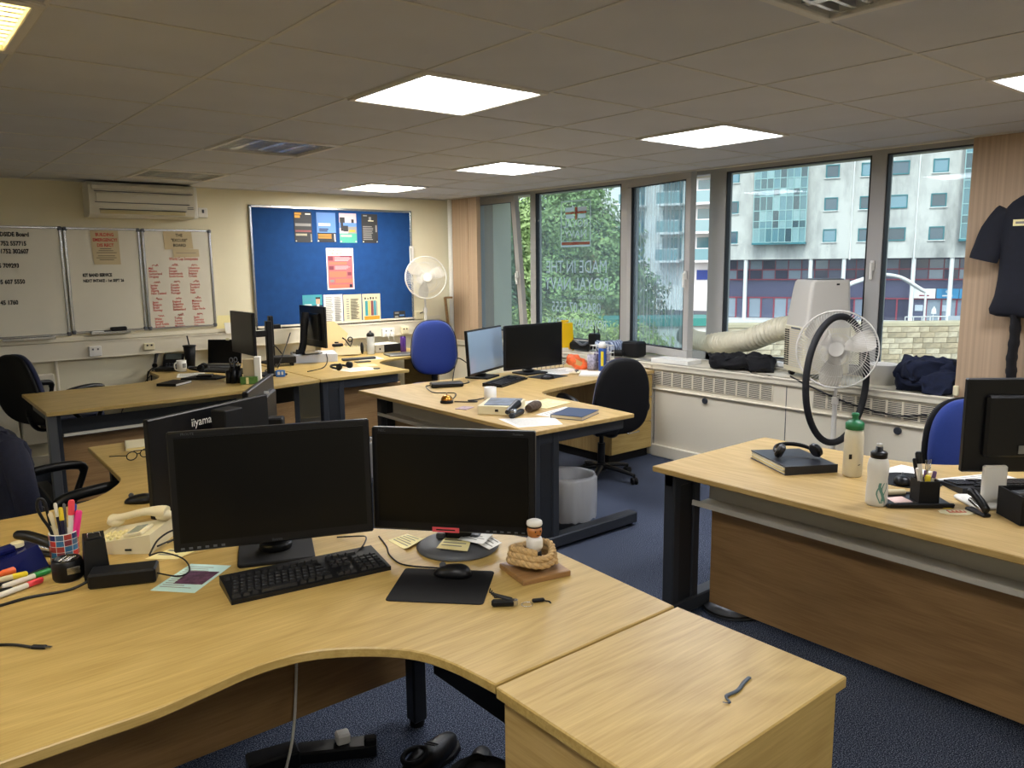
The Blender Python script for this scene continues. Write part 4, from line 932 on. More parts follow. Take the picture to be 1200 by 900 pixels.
sheet('yellow note lying on the round monitor base', [(.30, -.50), (.36, -.56), (.27, -.655), (.215, -.57)], PAPY, z0+.026, 4, lift=lambda u, v: .002)
sheet('white printed slip with a dark square on the round monitor base', [(.40, -.50), (.42, -.60), (.32, -.665), (.30, -.565)], PAPER, z0+.03, 6, lift=lambda u, v: .004+.006*u)
sheet('small white folded slip hanging over the edge of the round monitor base', [(.405, -.60), (.395, -.665), (.33, -.685), (.335, -.62)], PAPER, z0+.027, 3)
LEAF = mat('pale_green_leaflet', 'bfe0dc', .6)
t = sheet('pale blue green leaflet with a dark photograph, left of the keyboard', [(-.378, -.133), (-.291, -.227), (-.439, -.357), (-.527, -.259)], LEAF, nl=12)
a = MB(); a.prism([(-.40, -.19), (-.335, -.255), (-.405, -.315), (-.465, -.255)], z0+.0016, z0+.0020); obj('photograph', a, mat('photo_purple', '5a3a50', .5, vary=.6, vscale=60), t)
sheet('pale yellow slip behind the adapter and leaflet', [(-.386, .043), (-.335, -.030), (-.399, -.065), (-.473, .003)], PAPY, nl=2)
book('small open cream notebook at the far end of the second desk', -.065, 1.66, .13, .20, .014, -12, CRM, PAPY)
t = thing('glasses', 'dark framed glasses on the second desk', 'glasses', (-.145, 1.36, z0+.012), 20)
for s in (-1, 1): a = MB(); a.tube([(s*.034+.026*math.cos(2*PI*i/20), 0, .012+.019*math.sin(2*PI*i/20)) for i in range(20)], .0025, 6, True); a.tube([(s*.06, 0, .018), (s*.066, .06, .012), (s*.062, .13, .0)], .0022, 6); obj('frame_side', a, BLK, t)
a = MB(); a.tube([(-.01, 0, .016), (.01, 0, .016)], .0025, 6); obj('bridge', a, BLK, t)
# scatter on the window desk
sheet('white printed sheet at the near corner of the window desk', [(1.69, .98), (1.96, .80), (1.86, .62), (1.62, .72)], PAPER, nl=10)
sheet('white sheet with pale green print beside the flat box', [(2.02, 1.34), (2.27, 1.30), (2.24, 1.10), (2.00, 1.12)], PAPER, nl=8)
sheet('yellowish form lying over the papers on the window desk', [(2.06, 1.20), (2.34, 1.28), (2.36, 1.08), (2.10, 1.02)], PAPY, z0+.003, 7)
sheet('white form under the dark blue notebook on the window desk', [(1.93, .93), (2.24, 1.0), (2.28, .80), (1.98, .72)], PAPER, z0, 7)
sheet('large white sheet under the right window desk monitor', [(3.10, 2.36), (3.52, 2.34), (3.50, 2.02), (3.18, 2.06)], PAPER, z0, 8)
book('dark blue hardback notebook on the near edge of the window desk', 2.085, .755, .20, .25, .022, -68, mat('dark_blue_cover', '1c2f52', .45), mat('page_edges', 'd8ccb0', .8))
book('white spiral pad in front of the orange packet', 3.36, 1.90, .22, .16, .014, 40, PAPER, PAPER, name='notepad', cat='notepad')
a = MB(); a.box((0, 0, .002), (.10, .08, .004), b=.001); tag(obj('id_card', a, mat('card_pinkgrey', 'a8909a', .5, vary=.3, vscale=60), None, (1.745, 1.385, z0), 25), 'small picture card in front of the flat box on the window desk', 'card')
# flat product box with a booklet on top
t = thing('flat_box', 'cream flat box with a blue grey booklet on top, near the window desk edge', 'box', (1.865, 1.165, z0), -52)
a = MB(); a.box((0, 0, .026), (.235, .27, .052), b=.002); obj('carton', a, CRM, t); a = MB(); a.box((-.0, -.137, .026), (.02, .002, .014)); obj('logo', a, INKK, t)
a = MB(); a.box((.01, .01, .0545), (.20, .24, .004), RZ(4)); obj('booklet', a, mat('bluegrey_print', '66707e', .5, vary=.5, vscale=14), t)
# scanner like black device and brown bundle
t = thing('label_gun', 'black and grey handheld label gun beside the flat box', 'tool', (1.815, .985, z0), 28)
a = MB(); a.box((0, -.015, .016), (.17, .035, .03), b=.008); obj('lower_body', a, GRAPHD, t); a = MB(); a.tube([(-.075, .015, .035), (.02, .015, .05), (.085, .015, .06)], [.014, .022, .026], 12); obj('upper_body', a, BLK, t); a = MB(); a.box((-.04, .0, .036), (.05, .04, .026), RZ(10), b=.008); obj('trigger', a, SILV, t)
t = thing('cable_bundle', 'brown rolled bundle behind the label gun', 'bundle', (2.0, 1.03, z0), 25); a = MB()
a.tube([(-.075, 0, .028), (-.03, 0, .03), (.03, 0, .03), (.075, 0, .028)], [.022, .028, .03, .024], 16); obj('roll', a, mat('brown_cloth', '4a3c30', .9, vary=.4, vscale=50), t)
# ================================================================ FOREGROUND DESK ITEMS
def cable(label, pts, r=.0025, mt=BLK, name='cable', k=8):
    a = MB(); a.tube(smooth(pts, k), r, 7); return tag(obj(name, a, mt), label, 'cable')
# rope ornament with the small sailor figure
t = thing('rope_ornament', 'sailor peg figure standing in a coil of rope on a wooden base', 'ornament', (.363, -.856, z0), -12)
WB_ = wood('ornament_base_wood', '84603a', 'aa8252', 'X'); a = MB(); a.box((0, 0, .008), (.155, .148, .016), b=.002); obj('base', a, WB_, t)
ROPE = mat('manila_rope', 'c4a472', .9, vary=.25, vscale=90, bump=.6, bscale=260)
path = []
for i in range(200):
    s = i/199; th = 2*PI*2.8*s-.6; rad = .061-.010*s+.004*math.sin(3*th); zz = .030+.048*s+.005*math.sin(2*th+1)
    path.append(Vector((rad*1.12*math.cos(th)-.002, rad*math.sin(th)+.004, zz)))
for st_ in range(3):
    pts = []
    for i, p in enumerate(path):
        tg = (path[min(i+1, 199)]-path[max(i-1, 0)]).normalized(); n1 = tg.cross(Vector((0, 0, 1))).normalized(); n2 = tg.cross(n1); ph = i*.62+2*PI*st_/3
        pts.append(p+(n1*math.cos(ph)+n2*math.sin(ph))*.0050)
    a = MB(); a.tube(pts, .0060, 7); obj('rope_strand', a, ROPE, t)
a = MB(); a.lathe([(0, .016), (.021, .016), (.021, .058), (.019, .066), (0, .066)], 20); obj('trousers', a, BLKM, t)
a = MB(); a.lathe([(0, .064), (.018, .066), (.024, .078), (.024, .098), (.020, .106), (.012, .108), (0, .108)], 22); obj('white_top', a, WHT, t)
a = MB(); a.lathe([(.012, .106), (.019, .112), (.022, .126), (.020, .138), (.0, .138)], 22); hd = obj('head', a, mat('varnished_wood', 'b8743a', .35), t)
a = MB(); a.lathe([(.0205, .137), (.0215, .141), (0, .141)], 22); obj('hat_band', a, BLKM, t); a = MB(); a.lathe([(0, .140), (.021, .141), (.0235, .146), (.022, .154), (.014, .158), (0, .158)], 22); obj('cap', a, WHT, t)
a = MB()
for s in (-1, 1): a.ell((s*.008, -.0205, .128), (.0022, .0015, .0026), 8, 6)
a.ell((0, -.021, .117), (.005, .0012, .001), 8, 6); obj('face_paint', a, INKK, hd)
# black mouse cord and adapter cords
cable('mouse cord curving from behind the right front monitor', [(.19, -.705, z0+.012), (.155, -.645, z0+.004), (.10, -.56, z0+.003), (.11, -.47, z0+.003), (.14, -.40, z0+.003), (.17, -.30, z0+.003)])
cable('keyboard cord rising behind the numeric keys', [(.02, -.43, z0+.022), (.06, -.40, z0+.03), (.09, -.36, z0+.035), (.10, -.30, z0+.02), (.06, -.22, z0+.004)])
# hex key set
t = thing('hex_key_set', 'folding black hex key set with a small key ring', 'tool', (.150, -.975, z0), -36)
a = MB(); a.box((0, 0, .010), (.062, .018, .018), b=.005); obj('handle', a, BLKM, t); a = MB(); a.cyl((.03, 0, .003), .0085, .014, 12); obj('end_cap', a, SILV, t)
for k in range(4): a = MB(); a.tube(smooth([(.024, -.004+.004*k, .018), (-.01-.006*k, .006+.003*k, .022+.003*k), (-.022-.004*k, .012+.003*k, .020+.004*k), (-.020-.004*k, .016+.003*k, .028+.004*k)], 3), .0022, 6); obj('hex_key', a, BLK, t)
a = MB(); a.tube([(.062+.014*math.cos(2*PI*i/24), .014*math.sin(2*PI*i/24), .003) for i in range(24)], .0011, 6, True); rg = obj('key_ring', a, SILV, t)
a = MB(); a.box((.095, .004, .006), (.034, .012, .009), RZ(8), b=.003); a.tube([(.11, .012, .006), (.122, .006, .006), (.124, -.002, .006)], .0022, 6); obj('clip', a, BLKM, rg)
# colour checked pen mug
t = thing('pen_mug', 'pen mug with coloured squares full of pens at the left edge', 'mug', (-.662, .147, z0))
a = MB(); a.lathe([(0, 0), (.038, 0), (.039, .003), (.039, .094), (.0355, .094), (.0355, .006), (0, .006)], 32); obj('body', a, WHT, t)
CH = [mat('check_'+c, c, .4) for c in ('b0443c', 'a8686a', 'c23a34', '3c78a4', '4a6a86', '1c2a66', '8a3a44', 'd8b23a', '7aa03c', 'e8e0d0')]
rr = random.Random(5)
for r_ in range(5):
    for k in range(11):
        a0, a1 = 2*PI*k/11+.02, 2*PI*(k+1)/11-.02; zz0, zz1 = .004+r_*.018, .0205+r_*.018; a = MB()
        vs = []; N_ = 3
        for z in (zz0, zz1): vs += [(.0395*math.cos(a0+(a1-a0)*i/N_), .0395*math.sin(a0+(a1-a0)*i/N_), z) for i in range(N_+1)]
        a.add(vs, [(i, i+1, N_+2+i, N_+1+i) for i in range(N_)]); obj('square', a, CH[rr.randrange(9)], t)
def pen(label, base, top, mt, cap=None, r=.0045, group='pens in the checked mug', capf=.75, name='pen', cat='pen'):
    t = thing(name, label, cat, base, 0, group); d = Vector(top)-Vector(base)
    a = MB(); a.tube([(0, 0, 0), d*.03, d*capf], [r*.5, r, r], 9); obj('barrel', a, mt, t)
    a = MB(); a.tube([d*capf, d*.97, d], [r*1.15, r*1.15, r*.8], 9); obj('cap', a, cap or mt, t); return t
cx, cy, cz = -.662, .147, z0+.008
WP = mat('pen_white', 'e8e4da', .35); NVP = mat('pen_navy', '15173a', .35); PKP = mat('pen_pink', 'ee2f86', .35); BLP = mat('pen_blue', '2436a0', .35); GRP = mat('pen_green', '1f8a3c', .35); YLP = mat('pen_yellow', 'e8d02c', .35); ORP = mat('pen_orange', 'e8682c', .4); CRP = mat('pen_cream', 'd8cba6', .45); RDP = mat('pen_coral', 'f04a56', .4)
pen('thick cream stylus leaning left in the checked mug', (cx-.005, cy+.002, cz), (cx-.030, cy+.010, cz+.150), CRP, r=.0075)
pen('white capped dark pen in the checked mug', (cx, cy+.012, cz), (cx-.010, cy+.022, cz+.172), NVP, WP)
pen('dark pen with a yellow ring in the checked mug', (cx+.002, cy, cz), (cx+.002, cy+.012, cz+.158), NVP, YLP, .006)
pen('slim grey pen in the checked mug', (cx+.008, cy+.01, cz), (cx+.012, cy+.012, cz+.168), GREYP, GREYP, .004)
pen('white pen with coloured check squares in the checked mug', (cx+.012, cy-.006, cz), (cx+.030, cy-.008, cz+.180), WP, RDP, .008)
pen('dark blue capped pen at the back right of the checked mug', (cx+.016, cy+.006, cz), (cx+.040, cy+.016, cz+.160), WP, BLP, .007)
pen('bright pink highlighter in the checked mug', (cx+.018, cy-.008, cz), (cx+.046, cy-.012, cz+.145), BLKM, PKP, .009, capf=.45)
# scissors handle sweeping out of the mug
t = thing('scissors', 'black handled scissors standing in the checked mug', 'scissors', (cx-.018, cy-.002, cz)); a = MB(); a.tube(smooth([(0, 0, 0), (-.012, .004, .09), (-.030, .012, .135), (-.040, .016, .17), (-.034, .016, .195), (-.02, .014, .185), (-.016, .010, .15), (-.012, .006, .11)], 4), .0045, 8); obj('handle', a, BLK, t)
# round black pot with a pale plate
t = thing('clip_pot', 'round black paper clip pot with a pale plate, in front of the pen mug', 'pot', (-.683, -.012, z0))
a = MB(); a.lathe([(0, 0), (.036, 0), (.040, .008), (.041, .045), (.038, .058), (.034, .062), (.030, .062), (.028, .05), (0, .05)], 30); obj('body', a, BLK, t)
a = MB(); a.box((.006, -.0405, .034), (.034, .003, .020), RZ(4), b=.001); obj('name_plate', a, SILV, t)
a = MB(); rr = random.Random(2)
for k in range(16):
    an = rr.random()*6.28; x, y = .018*math.cos(an)*rr.random(), .018*math.sin(an)*rr.random(); a.tube([(x-.008, y, .054), (x+.008, y+.004, .060+.004*rr.random())], .0012, 5)
obj('paper_clips', a, SILV, t)['kind'] = 'stuff'
# black tape holder
t = thing('tape_holder', 'tall black desktop holder with an open slot, beside the telephone', 'holder', (-.612, -.028, z0), -8)
a = MB(); a.add([(-.034, -.042, 0), (.034, -.042, 0), (.034, .04, 0), (-.034, .04, 0), (-.027, -.028, .112), (.027, -.028, .112), (.028, .03, .118), (-.028, .03, .118)], [(3,2,1,0), (0,1,5,4), (1,2,6,5), (2,3,7,6), (3,0,4,7), (4,5,6,7)]); obj('body', a, BLK, t)
a = MB(); a.box((0, .001, .112), (.040, .042, .012), b=.003); obj('slot', a, BLKM, t); a = MB(); a.tube([(-.016, -.018, .119), (-.016, .012, .121), (.016, .012, .121), (.016, -.018, .119)], .0015, 6); obj('contact', a, SILV, t)
a = MB(); a.text('RAPESCO', .0095, T(0, -.0405, .012) @ RX(81), 'CENTER', 1.1, .0006); obj('lettering', a, GREYP, t)
# cream telephone
t = thing('telephone', 'cream desk telephone with its handset on the cradle, left of the front monitor', 'telephone', (-.470, .165, z0), -129)
a = MB(); a.add([(-.085, -.10, 0), (.085, -.10, 0), (.085, .10, 0), (-.085, .10, 0), (-.085, -.10, .030), (.085, -.10, .030), (.085, .10, .062), (-.085, .10, .062)], [(3,2,1,0), (4,5,6,7), (0,1,5,4), (1,2,6,5), (2,3,7,6), (3,0,4,7)]); a.box((0, -.09, .018), (.176, .03, .036), b=.006); obj('body', a, CRM, t)
MT = T(0, -.10, .030) @ RX(math.degrees(math.atan2(.032, .2)))
a = MB(); a.box((.035, .145, .006), (.085, .06, .012), MT, b=.003); obj('display_hood', a, CRM, t); a = MB(); a.box((.035, .145, .0125), (.07, .036, .002), MT); obj('display', a, mat('lcd_grey', '8e9488', .25), t)
q = MB(); q.box((0, 0, .004), (.014, .010, .008), b=.002); km = q.mesh('key', PAPY)
for r_ in range(4):
    for k in range(3): o = put('key', km, t); o.matrix_local = MT @ T(.005+k*.019, .035+r_*.018, 0)
for k in range(4): o = put('key', km, t); o.matrix_local = MT @ T(.070, .03+k*.022, 0)
a = MB(); a.tube(smooth([(-.058, -.088, .064), (-.058, -.05, .074), (-.058, .03, .092), (-.058, .095, .090)], 5), [.022, .023, .021, .018, .016, .015, .0145, .0145, .015, .0155, .016, .018, .021, .0235, .024, .022], 14, flat=(.8, 1.2)); a.ell((-.058, -.075, .060), (.026, .028, .016), 18, 10); a.ell((-.058, .085, .078), (.026, .028, .018), 18, 10); obj('handset', a, CRM, t)
a = MB(); a.tube([(-.085-.014-.012*math.sin(i*.03)+.006*math.cos(i*.9), -.08+i*.0011, .012+.006*math.sin(i*.9)) for i in range(150)], .0016, 5); obj('coiled_cord', a, CRM, t)
a = MB(); a.box((.0862, -.05, .014), (.002, .012, .010)); a.box((.0862, .03, .014), (.002, .02, .006)); obj('socket', a, INKK, t)
# power adapter
t = thing('power_adapter', 'long black power adapter lying in front of the telephone', 'adapter', (-.565, -.145, z0), -23)
a = MB(); a.box((0, 0, .0215), (.175, .075, .042), b=.005); obj('brick', a, BLK, t)
cable('black mains lead running left from the adapter', [(-.645, -.118, z0+.02), (-.70, -.115, z0+.004), (-.80, -.10, z0+.004), (-.90, -.11, z0+.004), (-1.05, -.06, z0+.004)], .0042)
cable('thin black lead looping from the adapter over the leaflet', [(-.49, -.19, z0+.02), (-.44, -.22, z0+.006), (-.40, -.19, z0+.004), (-.39, -.10, z0+.01), (-.43, -.03, z0+.02), (-.46, .0, z0+.008)], .0025)
cable('black cable ending in a silver plug near the front desk edge', [(-1.1, -.34, z0+.004), (-.97, -.33, z0+.004), (-.88, -.375, z0+.004), (-.835, -.43, z0+.004)], .0035)
t = thing('usb_plug', 'silver tipped black plug at the end of the front cable', 'plug', (-.822, -.442, z0+.005), -44); a = MB(); a.box((0, 0, 0), (.036, .012, .008), b=.002); obj('shell', a, BLK, t); a = MB(); a.box((.024, 0, 0), (.014, .008, .003)); obj('tip', a, SILV, t)
for k, p in enumerate(([(-.40, .02, z0+.03), (-.34, .05, z0+.03), (-.27, .10, z0+.01), (-.20, .16, z0+.004)], [(-.42, .06, z0+.012), (-.35, .10, z0+.01), (-.24, .13, z0+.006), (-.16, .10, z0+.004)], [(-.46, .0, z0+.01), (-.42, .04, z0+.04), (-.36, .07, z0+.05), (-.30, .10, z0+.02)])):
    cable(['black lead running from behind the telephone to the monitor', 'lower black lead beside the telephone base', 'black lead arching over the yellow slip'][k], p, .003)
# blue hole punch and black stapler
DBP = mat('navy_gloss_plastic', '141a52', .15, coat=.5)
t = thing('hole_punch', 'glossy dark blue hole punch at the left edge', 'hole punch', (-.80, .12, z0), 25)
a = MB(); a.add([(-.08, -.045, 0), (.08, -.045, 0), (.08, .045, 0), (-.08, .045, 0), (-.075, -.02, .055), (.065, -.02, .075), (.065, .03, .075), (-.075, .03, .055)], [(3,2,1,0), (4,5,6,7), (0,1,5,4), (1,2,6,5), (2,3,7,6), (3,0,4,7)]); obj('body', a, DBP, t); a = MB(); a.box((-.03, .035, .070), (.10, .03, .02), RX(12), b=.006); obj('lever', a, DBP, t); a = MB(); a.cyl((.03, .02, .075), .018, .012, 16); obj('dial', a, CRM, t)
a = MB(); a.box((0, 0, .004), (.17, .10, .008), b=.002); obj('chip_tray', a, BLK, t)
def stapler(label, loc, rz, op=14):
    t = thing('stapler', label, 'stapler', loc, rz, 'black staplers')
    if op > 15: t.scale = (.62, .85, 1)
    a = MB(); a.box((0, 0, .006), (.15, .036, .012), b=.004); obj('base', a, BLK, t)
    a = MB(); a.tube(smooth([(-.07, 0, 0), (-.03, 0, .006), (.04, 0, .006), (.08, 0, -.004)], 4), [.012]+[.017]*8+[.016]*3+[.012], 12, M=T(-.0, 0, .045) @ RY(-op), flat=(.9, 1)); obj('arm', a, BLK, t)
    a = MB(); a.box((.01, 0, .026), (.13, .018, .012), RY(-op*.6), b=.002); obj('magazine', a, SILV, t); return t
stapler('black stapler behind the blue hole punch', (-.715, .265, z0), 128, 12)
stapler('black stapler in front of the white monitor stand on the right desk', (1.885, -1.478, z0), 59, 20)
def flat_pen(label, p, q, mt, cap, r=.008):
    t = thing('highlighter', label, 'pen', (0, 0, 0), 0, 'loose highlighters at the left edge'); P, Q = Vector(p), Vector(q); d = Q-P
    a = MB(); a.tube([P, P+d*.02, P+d*.65], [r*.7, r, r], 10); obj('barrel', a, mt, t); a = MB(); a.tube([P+d*.65, P+d*.96, Q], [r*1.1, r*1.1, r*.7], 10); obj('cap', a, cap, t)
flat_pen('white marker with a green cap at the left edge', (-.84, .015, z0+.009), (-.715, .068, z0+.009), WP, GRP)
flat_pen('coral capped highlighter nearest the camera', (-.86, -.05, z0+.009), (-.745, .005, z0+.009), WP, RDP)
flat_pen('yellow tipped highlighter among the loose pens', (-.88, .04, z0+.022), (-.775, .045, z0+.022), CRP, YLP)
flat_pen('orange marker lying on the loose pens', (-.90, .055, z0+.030), (-.80, .085, z0+.026), ORP, ORP, .011)
flat_pen('black marker under the orange marker', (-.93, -.005, z0+.009), (-.82, -.022, z0+.009), BLK, BLKM)
# plastic strip on the pedestal
a = MB(); a.tube(smooth([(.326, -1.598, z0+.003), (.30, -1.602, z0+.003), (.262, -1.612, z0+.003), (.226, -1.610, z0+.003), (.212, -1.628, z0+.003), (.202, -1.618, z0+.003)], 5), [.0045]*16+[.003]*6+[.0015]*4, 6, flat=(.5, 1)); tag(obj('plastic_strip', a, mat('slate_strip', '45505c', .5)), 'thin dark snapped plastic strip on the oak pedestal', 'strip')
# floor under the front desk
def shoe(label, loc, rz):
    t = thing('shoe', label, 'shoe', loc, rz, 'black shoes under the front desk')
    o = [(.045, -.14), (.05, -.06), (.038, 0), (.048, .07), (.040, .12), (.015, .145), (-.02, .14), (-.043, .10), (-.044, .03), (-.036, -.05), (-.04, -.12), (0, -.15)]
    a = MB(); a.prism(o, 0, .022, b=.004); obj('sole', a, BLKM, t)
    def f(p): return Vector((p.x*(1-.25*max(0, p.z)/.05), p.y, p.z*(1.25 if p.y < -.02 else .85)))
    a = MB(); a.ell((0, -.0, .035), (.044, .138, .045), 24, 12, None, .8, f); obj('upper', a, BLK, t)
    a = MB(); a.tube([(.033*math.cos(2*PI*i/20), -.075+.045*math.sin(2*PI*i/20), .086) for i in range(20)], .008, 8, True); obj('collar', a, BLKM, t)
    a = MB()
    for k in range(4): a.tube([(-.02, .0+.018*k, .080-.006*k), (.02, .006+.018*k, .080-.006*k)], .0025, 6)
    obj('laces', a, GREYP, t)
shoe('black laced shoe under the front desk, left of the pair', (.20, -.52, 0), -70)
shoe('black shoe lying nearer the pedestal under the front desk', (.27, -.70, 0), -40)
t = thing('bag', 'dark rounded bag on the floor beside the oak pedestal', 'bag', (.01, -1.01, -.0), 20); a = MB(); a.ell((0, 0, .165), (.16, .11, .165), 28, 18, None, .7, cloth_noise(5, .012)); obj('body', a, mat('charcoal_bag', '2c2d30', .8, vary=.2, vscale=40), t); a = MB(); a.tube(smooth([(-.08, 0, .31), (-.05, .02, .34), (.05, .02, .34), (.08, 0, .31)]), .008, 8); obj('strap', a, BLKM, t)
t = thing('extension_lead', 'black extension block with a white plug on the floor under the front desk', 'extension lead', (.0, -.27, 0), -30); a = MB(); a.box((0, 0, .022), (.26, .07, .044), b=.006); obj('block', a, BLK, t); a = MB(); a.box((.02, 0, .062), (.045, .045, .036), RZ(15), b=.006); obj('plug', a, WHT, t); a = MB(); a.box((.11, -.02, .055), (.04, .035, .03), b=.006); obj('plug', a, BLKM, t)
t = thing('adapter_box', 'black power brick on the floor left of the extension block', 'adapter', (-.19, -.20, 0), -12); a = MB(); a.box((0, 0, .03), (.16, .08, .06), b=.006); obj('brick', a, BLK, t)
cable('white lead hanging from the panel to the floor under the front desk', [(-.10, -.225, .50), (-.11, -.23, .30), (-.15, -.26, .10), (-.24, -.33, .01), (-.36, -.36, .006)], .005, WHT)
t = thing('foot_rest', 'dark grey dome shaped foot rest on the floor under the right desk panel', 'foot rest', (1.93, -.46, 0)); a = MB(); a.lathe([(0, 0), (.13, 0), (.135, .010), (.10, .034), (.05, .043), (0, .045)], 28); obj('body', a, GREYP, t); a = MB(); a.lathe([(.132, .010), (.140, .014), (.132, .020)], 28); obj('rim', a, BLKM, t)
# ================================================================ WASTE BINS
def bin_(label, loc):
    t = thing('waste_bin', label, 'bin', loc, 0, 'lined waste bins')
    a = MB(); a.lathe([(0, .004), (.125, .004), (.155, .315), (.150, .315), (.122, .01), (0, .01)], 32); obj('tub', a, mat('bin_grey', '6e7074', .5), t)
    rr = random.Random(9)
    bag = bpy.data.materials.get('clear_bag') 
    a = MB(); n = 48; vs = []; rows = ((.0, .02), (.11, .02), (.135, .16), (.146, .318), (.157, .330), (.170, .312), (.172, .23), (.164, .13), (.160, .05))
    for k, (r_, z) in enumerate(rows):
        for i in range(n):
            j = 1+(.045 if k > 4 else .02)*math.sin(i*2.1+k*.7)*rr.random()+(.03*rr.random() if k > 5 else 0); vs.append((r_*j*math.cos(2*PI*i/n), r_*j*math.sin(2*PI*i/n), z+(.02*rr.random() if k >= 7 else .006*rr.random())))
    a.add(vs, [(k*n+i, k*n+(i+1) % n, (k+1)*n+(i+1) % n, (k+1)*n+i) for k in range(len(rows)-1) for i in range(n)], None, True); obj('clear_liner', a, BAG, t)
BAG = bpy.data.materials.new('clear_bag'); BAG.use_nodes = True; t_ = BAG.node_tree; b_ = t_.nodes['Principled BSDF']
b_.inputs['Base Color'].default_value = (.85, .87, .9, 1); b_.inputs['Roughness'].default_value = .18; b_.inputs['Alpha'].default_value = .55; b_.inputs['Specular IOR Level'].default_value = .9
bin_('waste bin with a clear liner under the window desk end frame', (2.18, .905, 0))
bin_('waste bin with a clear liner between the desks, behind the front monitors', (1.62, 2.62, 0))
# ================================================================ BACK LEFT DESK ITEMS
def mug(label, loc, rz, mt=WHT, h=.095, r=.040, handle=True, printed=None):
    t = thing('mug', label, 'mug', loc, rz)
    a = MB(); a.lathe([(0, 0), (r*.9, 0), (r, .006), (r, h), (r-.004, h), (r-.004, .008), (0, .008)], 28); obj('body', a, mt, t)
    if handle: a = MB(); a.tube(smooth([(-r+.003, 0, h*.82), (-r-.022, 0, h*.80), (-r-.030, 0, h*.5), (-r-.020, 0, h*.22), (-r+.003, 0, h*.18)], 4), .0055, 8); obj('handle', a, mt, t)
    if printed:
        a = MB(); vs = []
        for z in (h*.35, h*.75): vs += [((r+.0006)*math.cos(R(-115+10*i)), (r+.0006)*math.sin(R(-115+10*i)), z) for i in range(6)]
        a.add(vs, [(i, i+1, 7+i, 6+i) for i in range(5)], None, True); obj('print', a, printed, t)
    return t
t = thing('desk_phone', 'black desk phone with its display raised at the wall end of the back left desk', 'telephone', (.93, 4.60, z0), -28)
a = MB(); a.box((0, -.01, .015), (.20, .20, .03), b=.008); obj('base', a, BLK, t)
M = T(.02, .03, .03) @ RX(50); a = MB(); a.box((0, .03, 0), (.17, .19, .02), M, b=.006); obj('face', a, BLK, t); a = MB(); a.box((0, .09, .012), (.13, .055, .004), M); obj('display', a, mat('phone_display', '5c6460', .2), t)
km = MB(); km.box((0, 0, .003), (.014, .01, .006), b=.001); km = km.mesh('key', GREYP)
for r_ in range(4):
    for k in range(5): o = put('key', km, t); o.matrix_local = M @ T(-.05+k*.025, -.045+r_*.02, .010)
a = MB(); a.tube(smooth([(-.105, -.07, .05), (-.11, -.03, .07), (-.11, .05, .135), (-.105, .09, .165)], 5), [.022, .022, .02, .016, .014, .0135, .0135, .0135, .014, .0145, .015, .017, .02, .022, .022, .020], 12); obj('handset', a, BLK, t)
a = MB(); a.tube(smooth([(-.10, -.08, .04), (-.15, -.10, .0), (-.17, -.08, -.09), (-.145, -.06, -.10), (-.135, -.05, -.0), (-.10, .02, .02)], 5), .006, 7); obj('coiled_cord', a, BLK, t)
cable('thin black phone lead hanging from the desk end down the wall', [(.80, 4.66, .70), (.70, 4.70, .58), (.55, 4.72, .40), (.48, 4.72, .12)], .004)
t = thing('tumbler', 'black tapered tumbler with a lid and straw on the back left desk', 'cup', (1.105, 4.60, z0))
a = MB(); a.lathe([(0, 0), (.036, 0), (.051, .19), (0, .19)], 28); obj('body', a, BLKM, t); a = MB(); a.lathe([(0, .19), (.055, .19), (.056, .202), (0, .206)], 28); obj('lid', a, BLK, t); a = MB(); a.tube([(0, 0, .2), (-.012, .004, .285)], .006, 10); obj('straw', a, BLK, t)
mug('white mug with a dark printed square beside the black desk phone', (.975, 4.42, z0), 20, printed=INKG)
def headset(label, loc, rz, r=.075, flat=True):
    t = thing('headset', label, 'headphones', loc, rz)
    a = MB(); a.tube([(r*math.cos(R(a_)), r*1.05*math.sin(R(a_)), .022+.012*math.sin(R(a_))) for a_ in range(-20, 201, 10)], .0075, 8, flat=(1.3, .7)); obj('headband', a, BLK, t)
    for s in (-1, 1):
        a = MB(); a.cyl((0, 0, -.016), .032, .030, 22, T(s*r*.93, -.035, .034) @ RZ(s*20) @ RY(s*62), b=.008); obj('ear_cup', a, BLK, t)
        a = MB(); a.box((s*r*.97, -.008, .026), (.008, .02, .012), b=.002); obj('slider', a, SILV, t)
    return t
headset('black headset lying in front of the open laptop', (1.08, 4.33, z0), 60, .07)
book('black covered notebook with white pages at the near edge of the back left desk', .70, 3.69, .21, .16, .02, 40, BLKM, PAPER)
sheet('white sheet under the black tray on the back left desk', [(.90, 4.28), (1.10, 4.22), (1.02, 3.98), (.82, 4.05)], PAPER, nl=4)
t = thing('laptop_stand', 'flat black folded stand lying on the back left desk', 'stand', (.985, 3.86, z0), -40); a = MB(); a.prism([(-.16, -.09), (.13, -.11), (.17, .02), (.05, .11), (-.12, .08)], .001, .014, b=.003); obj('plate', a, BLKM, t); a = MB(); a.box((0, .0, .022), (.12, .10, .02), RZ(12), b=.006); obj('hinge', a, BLK, t)
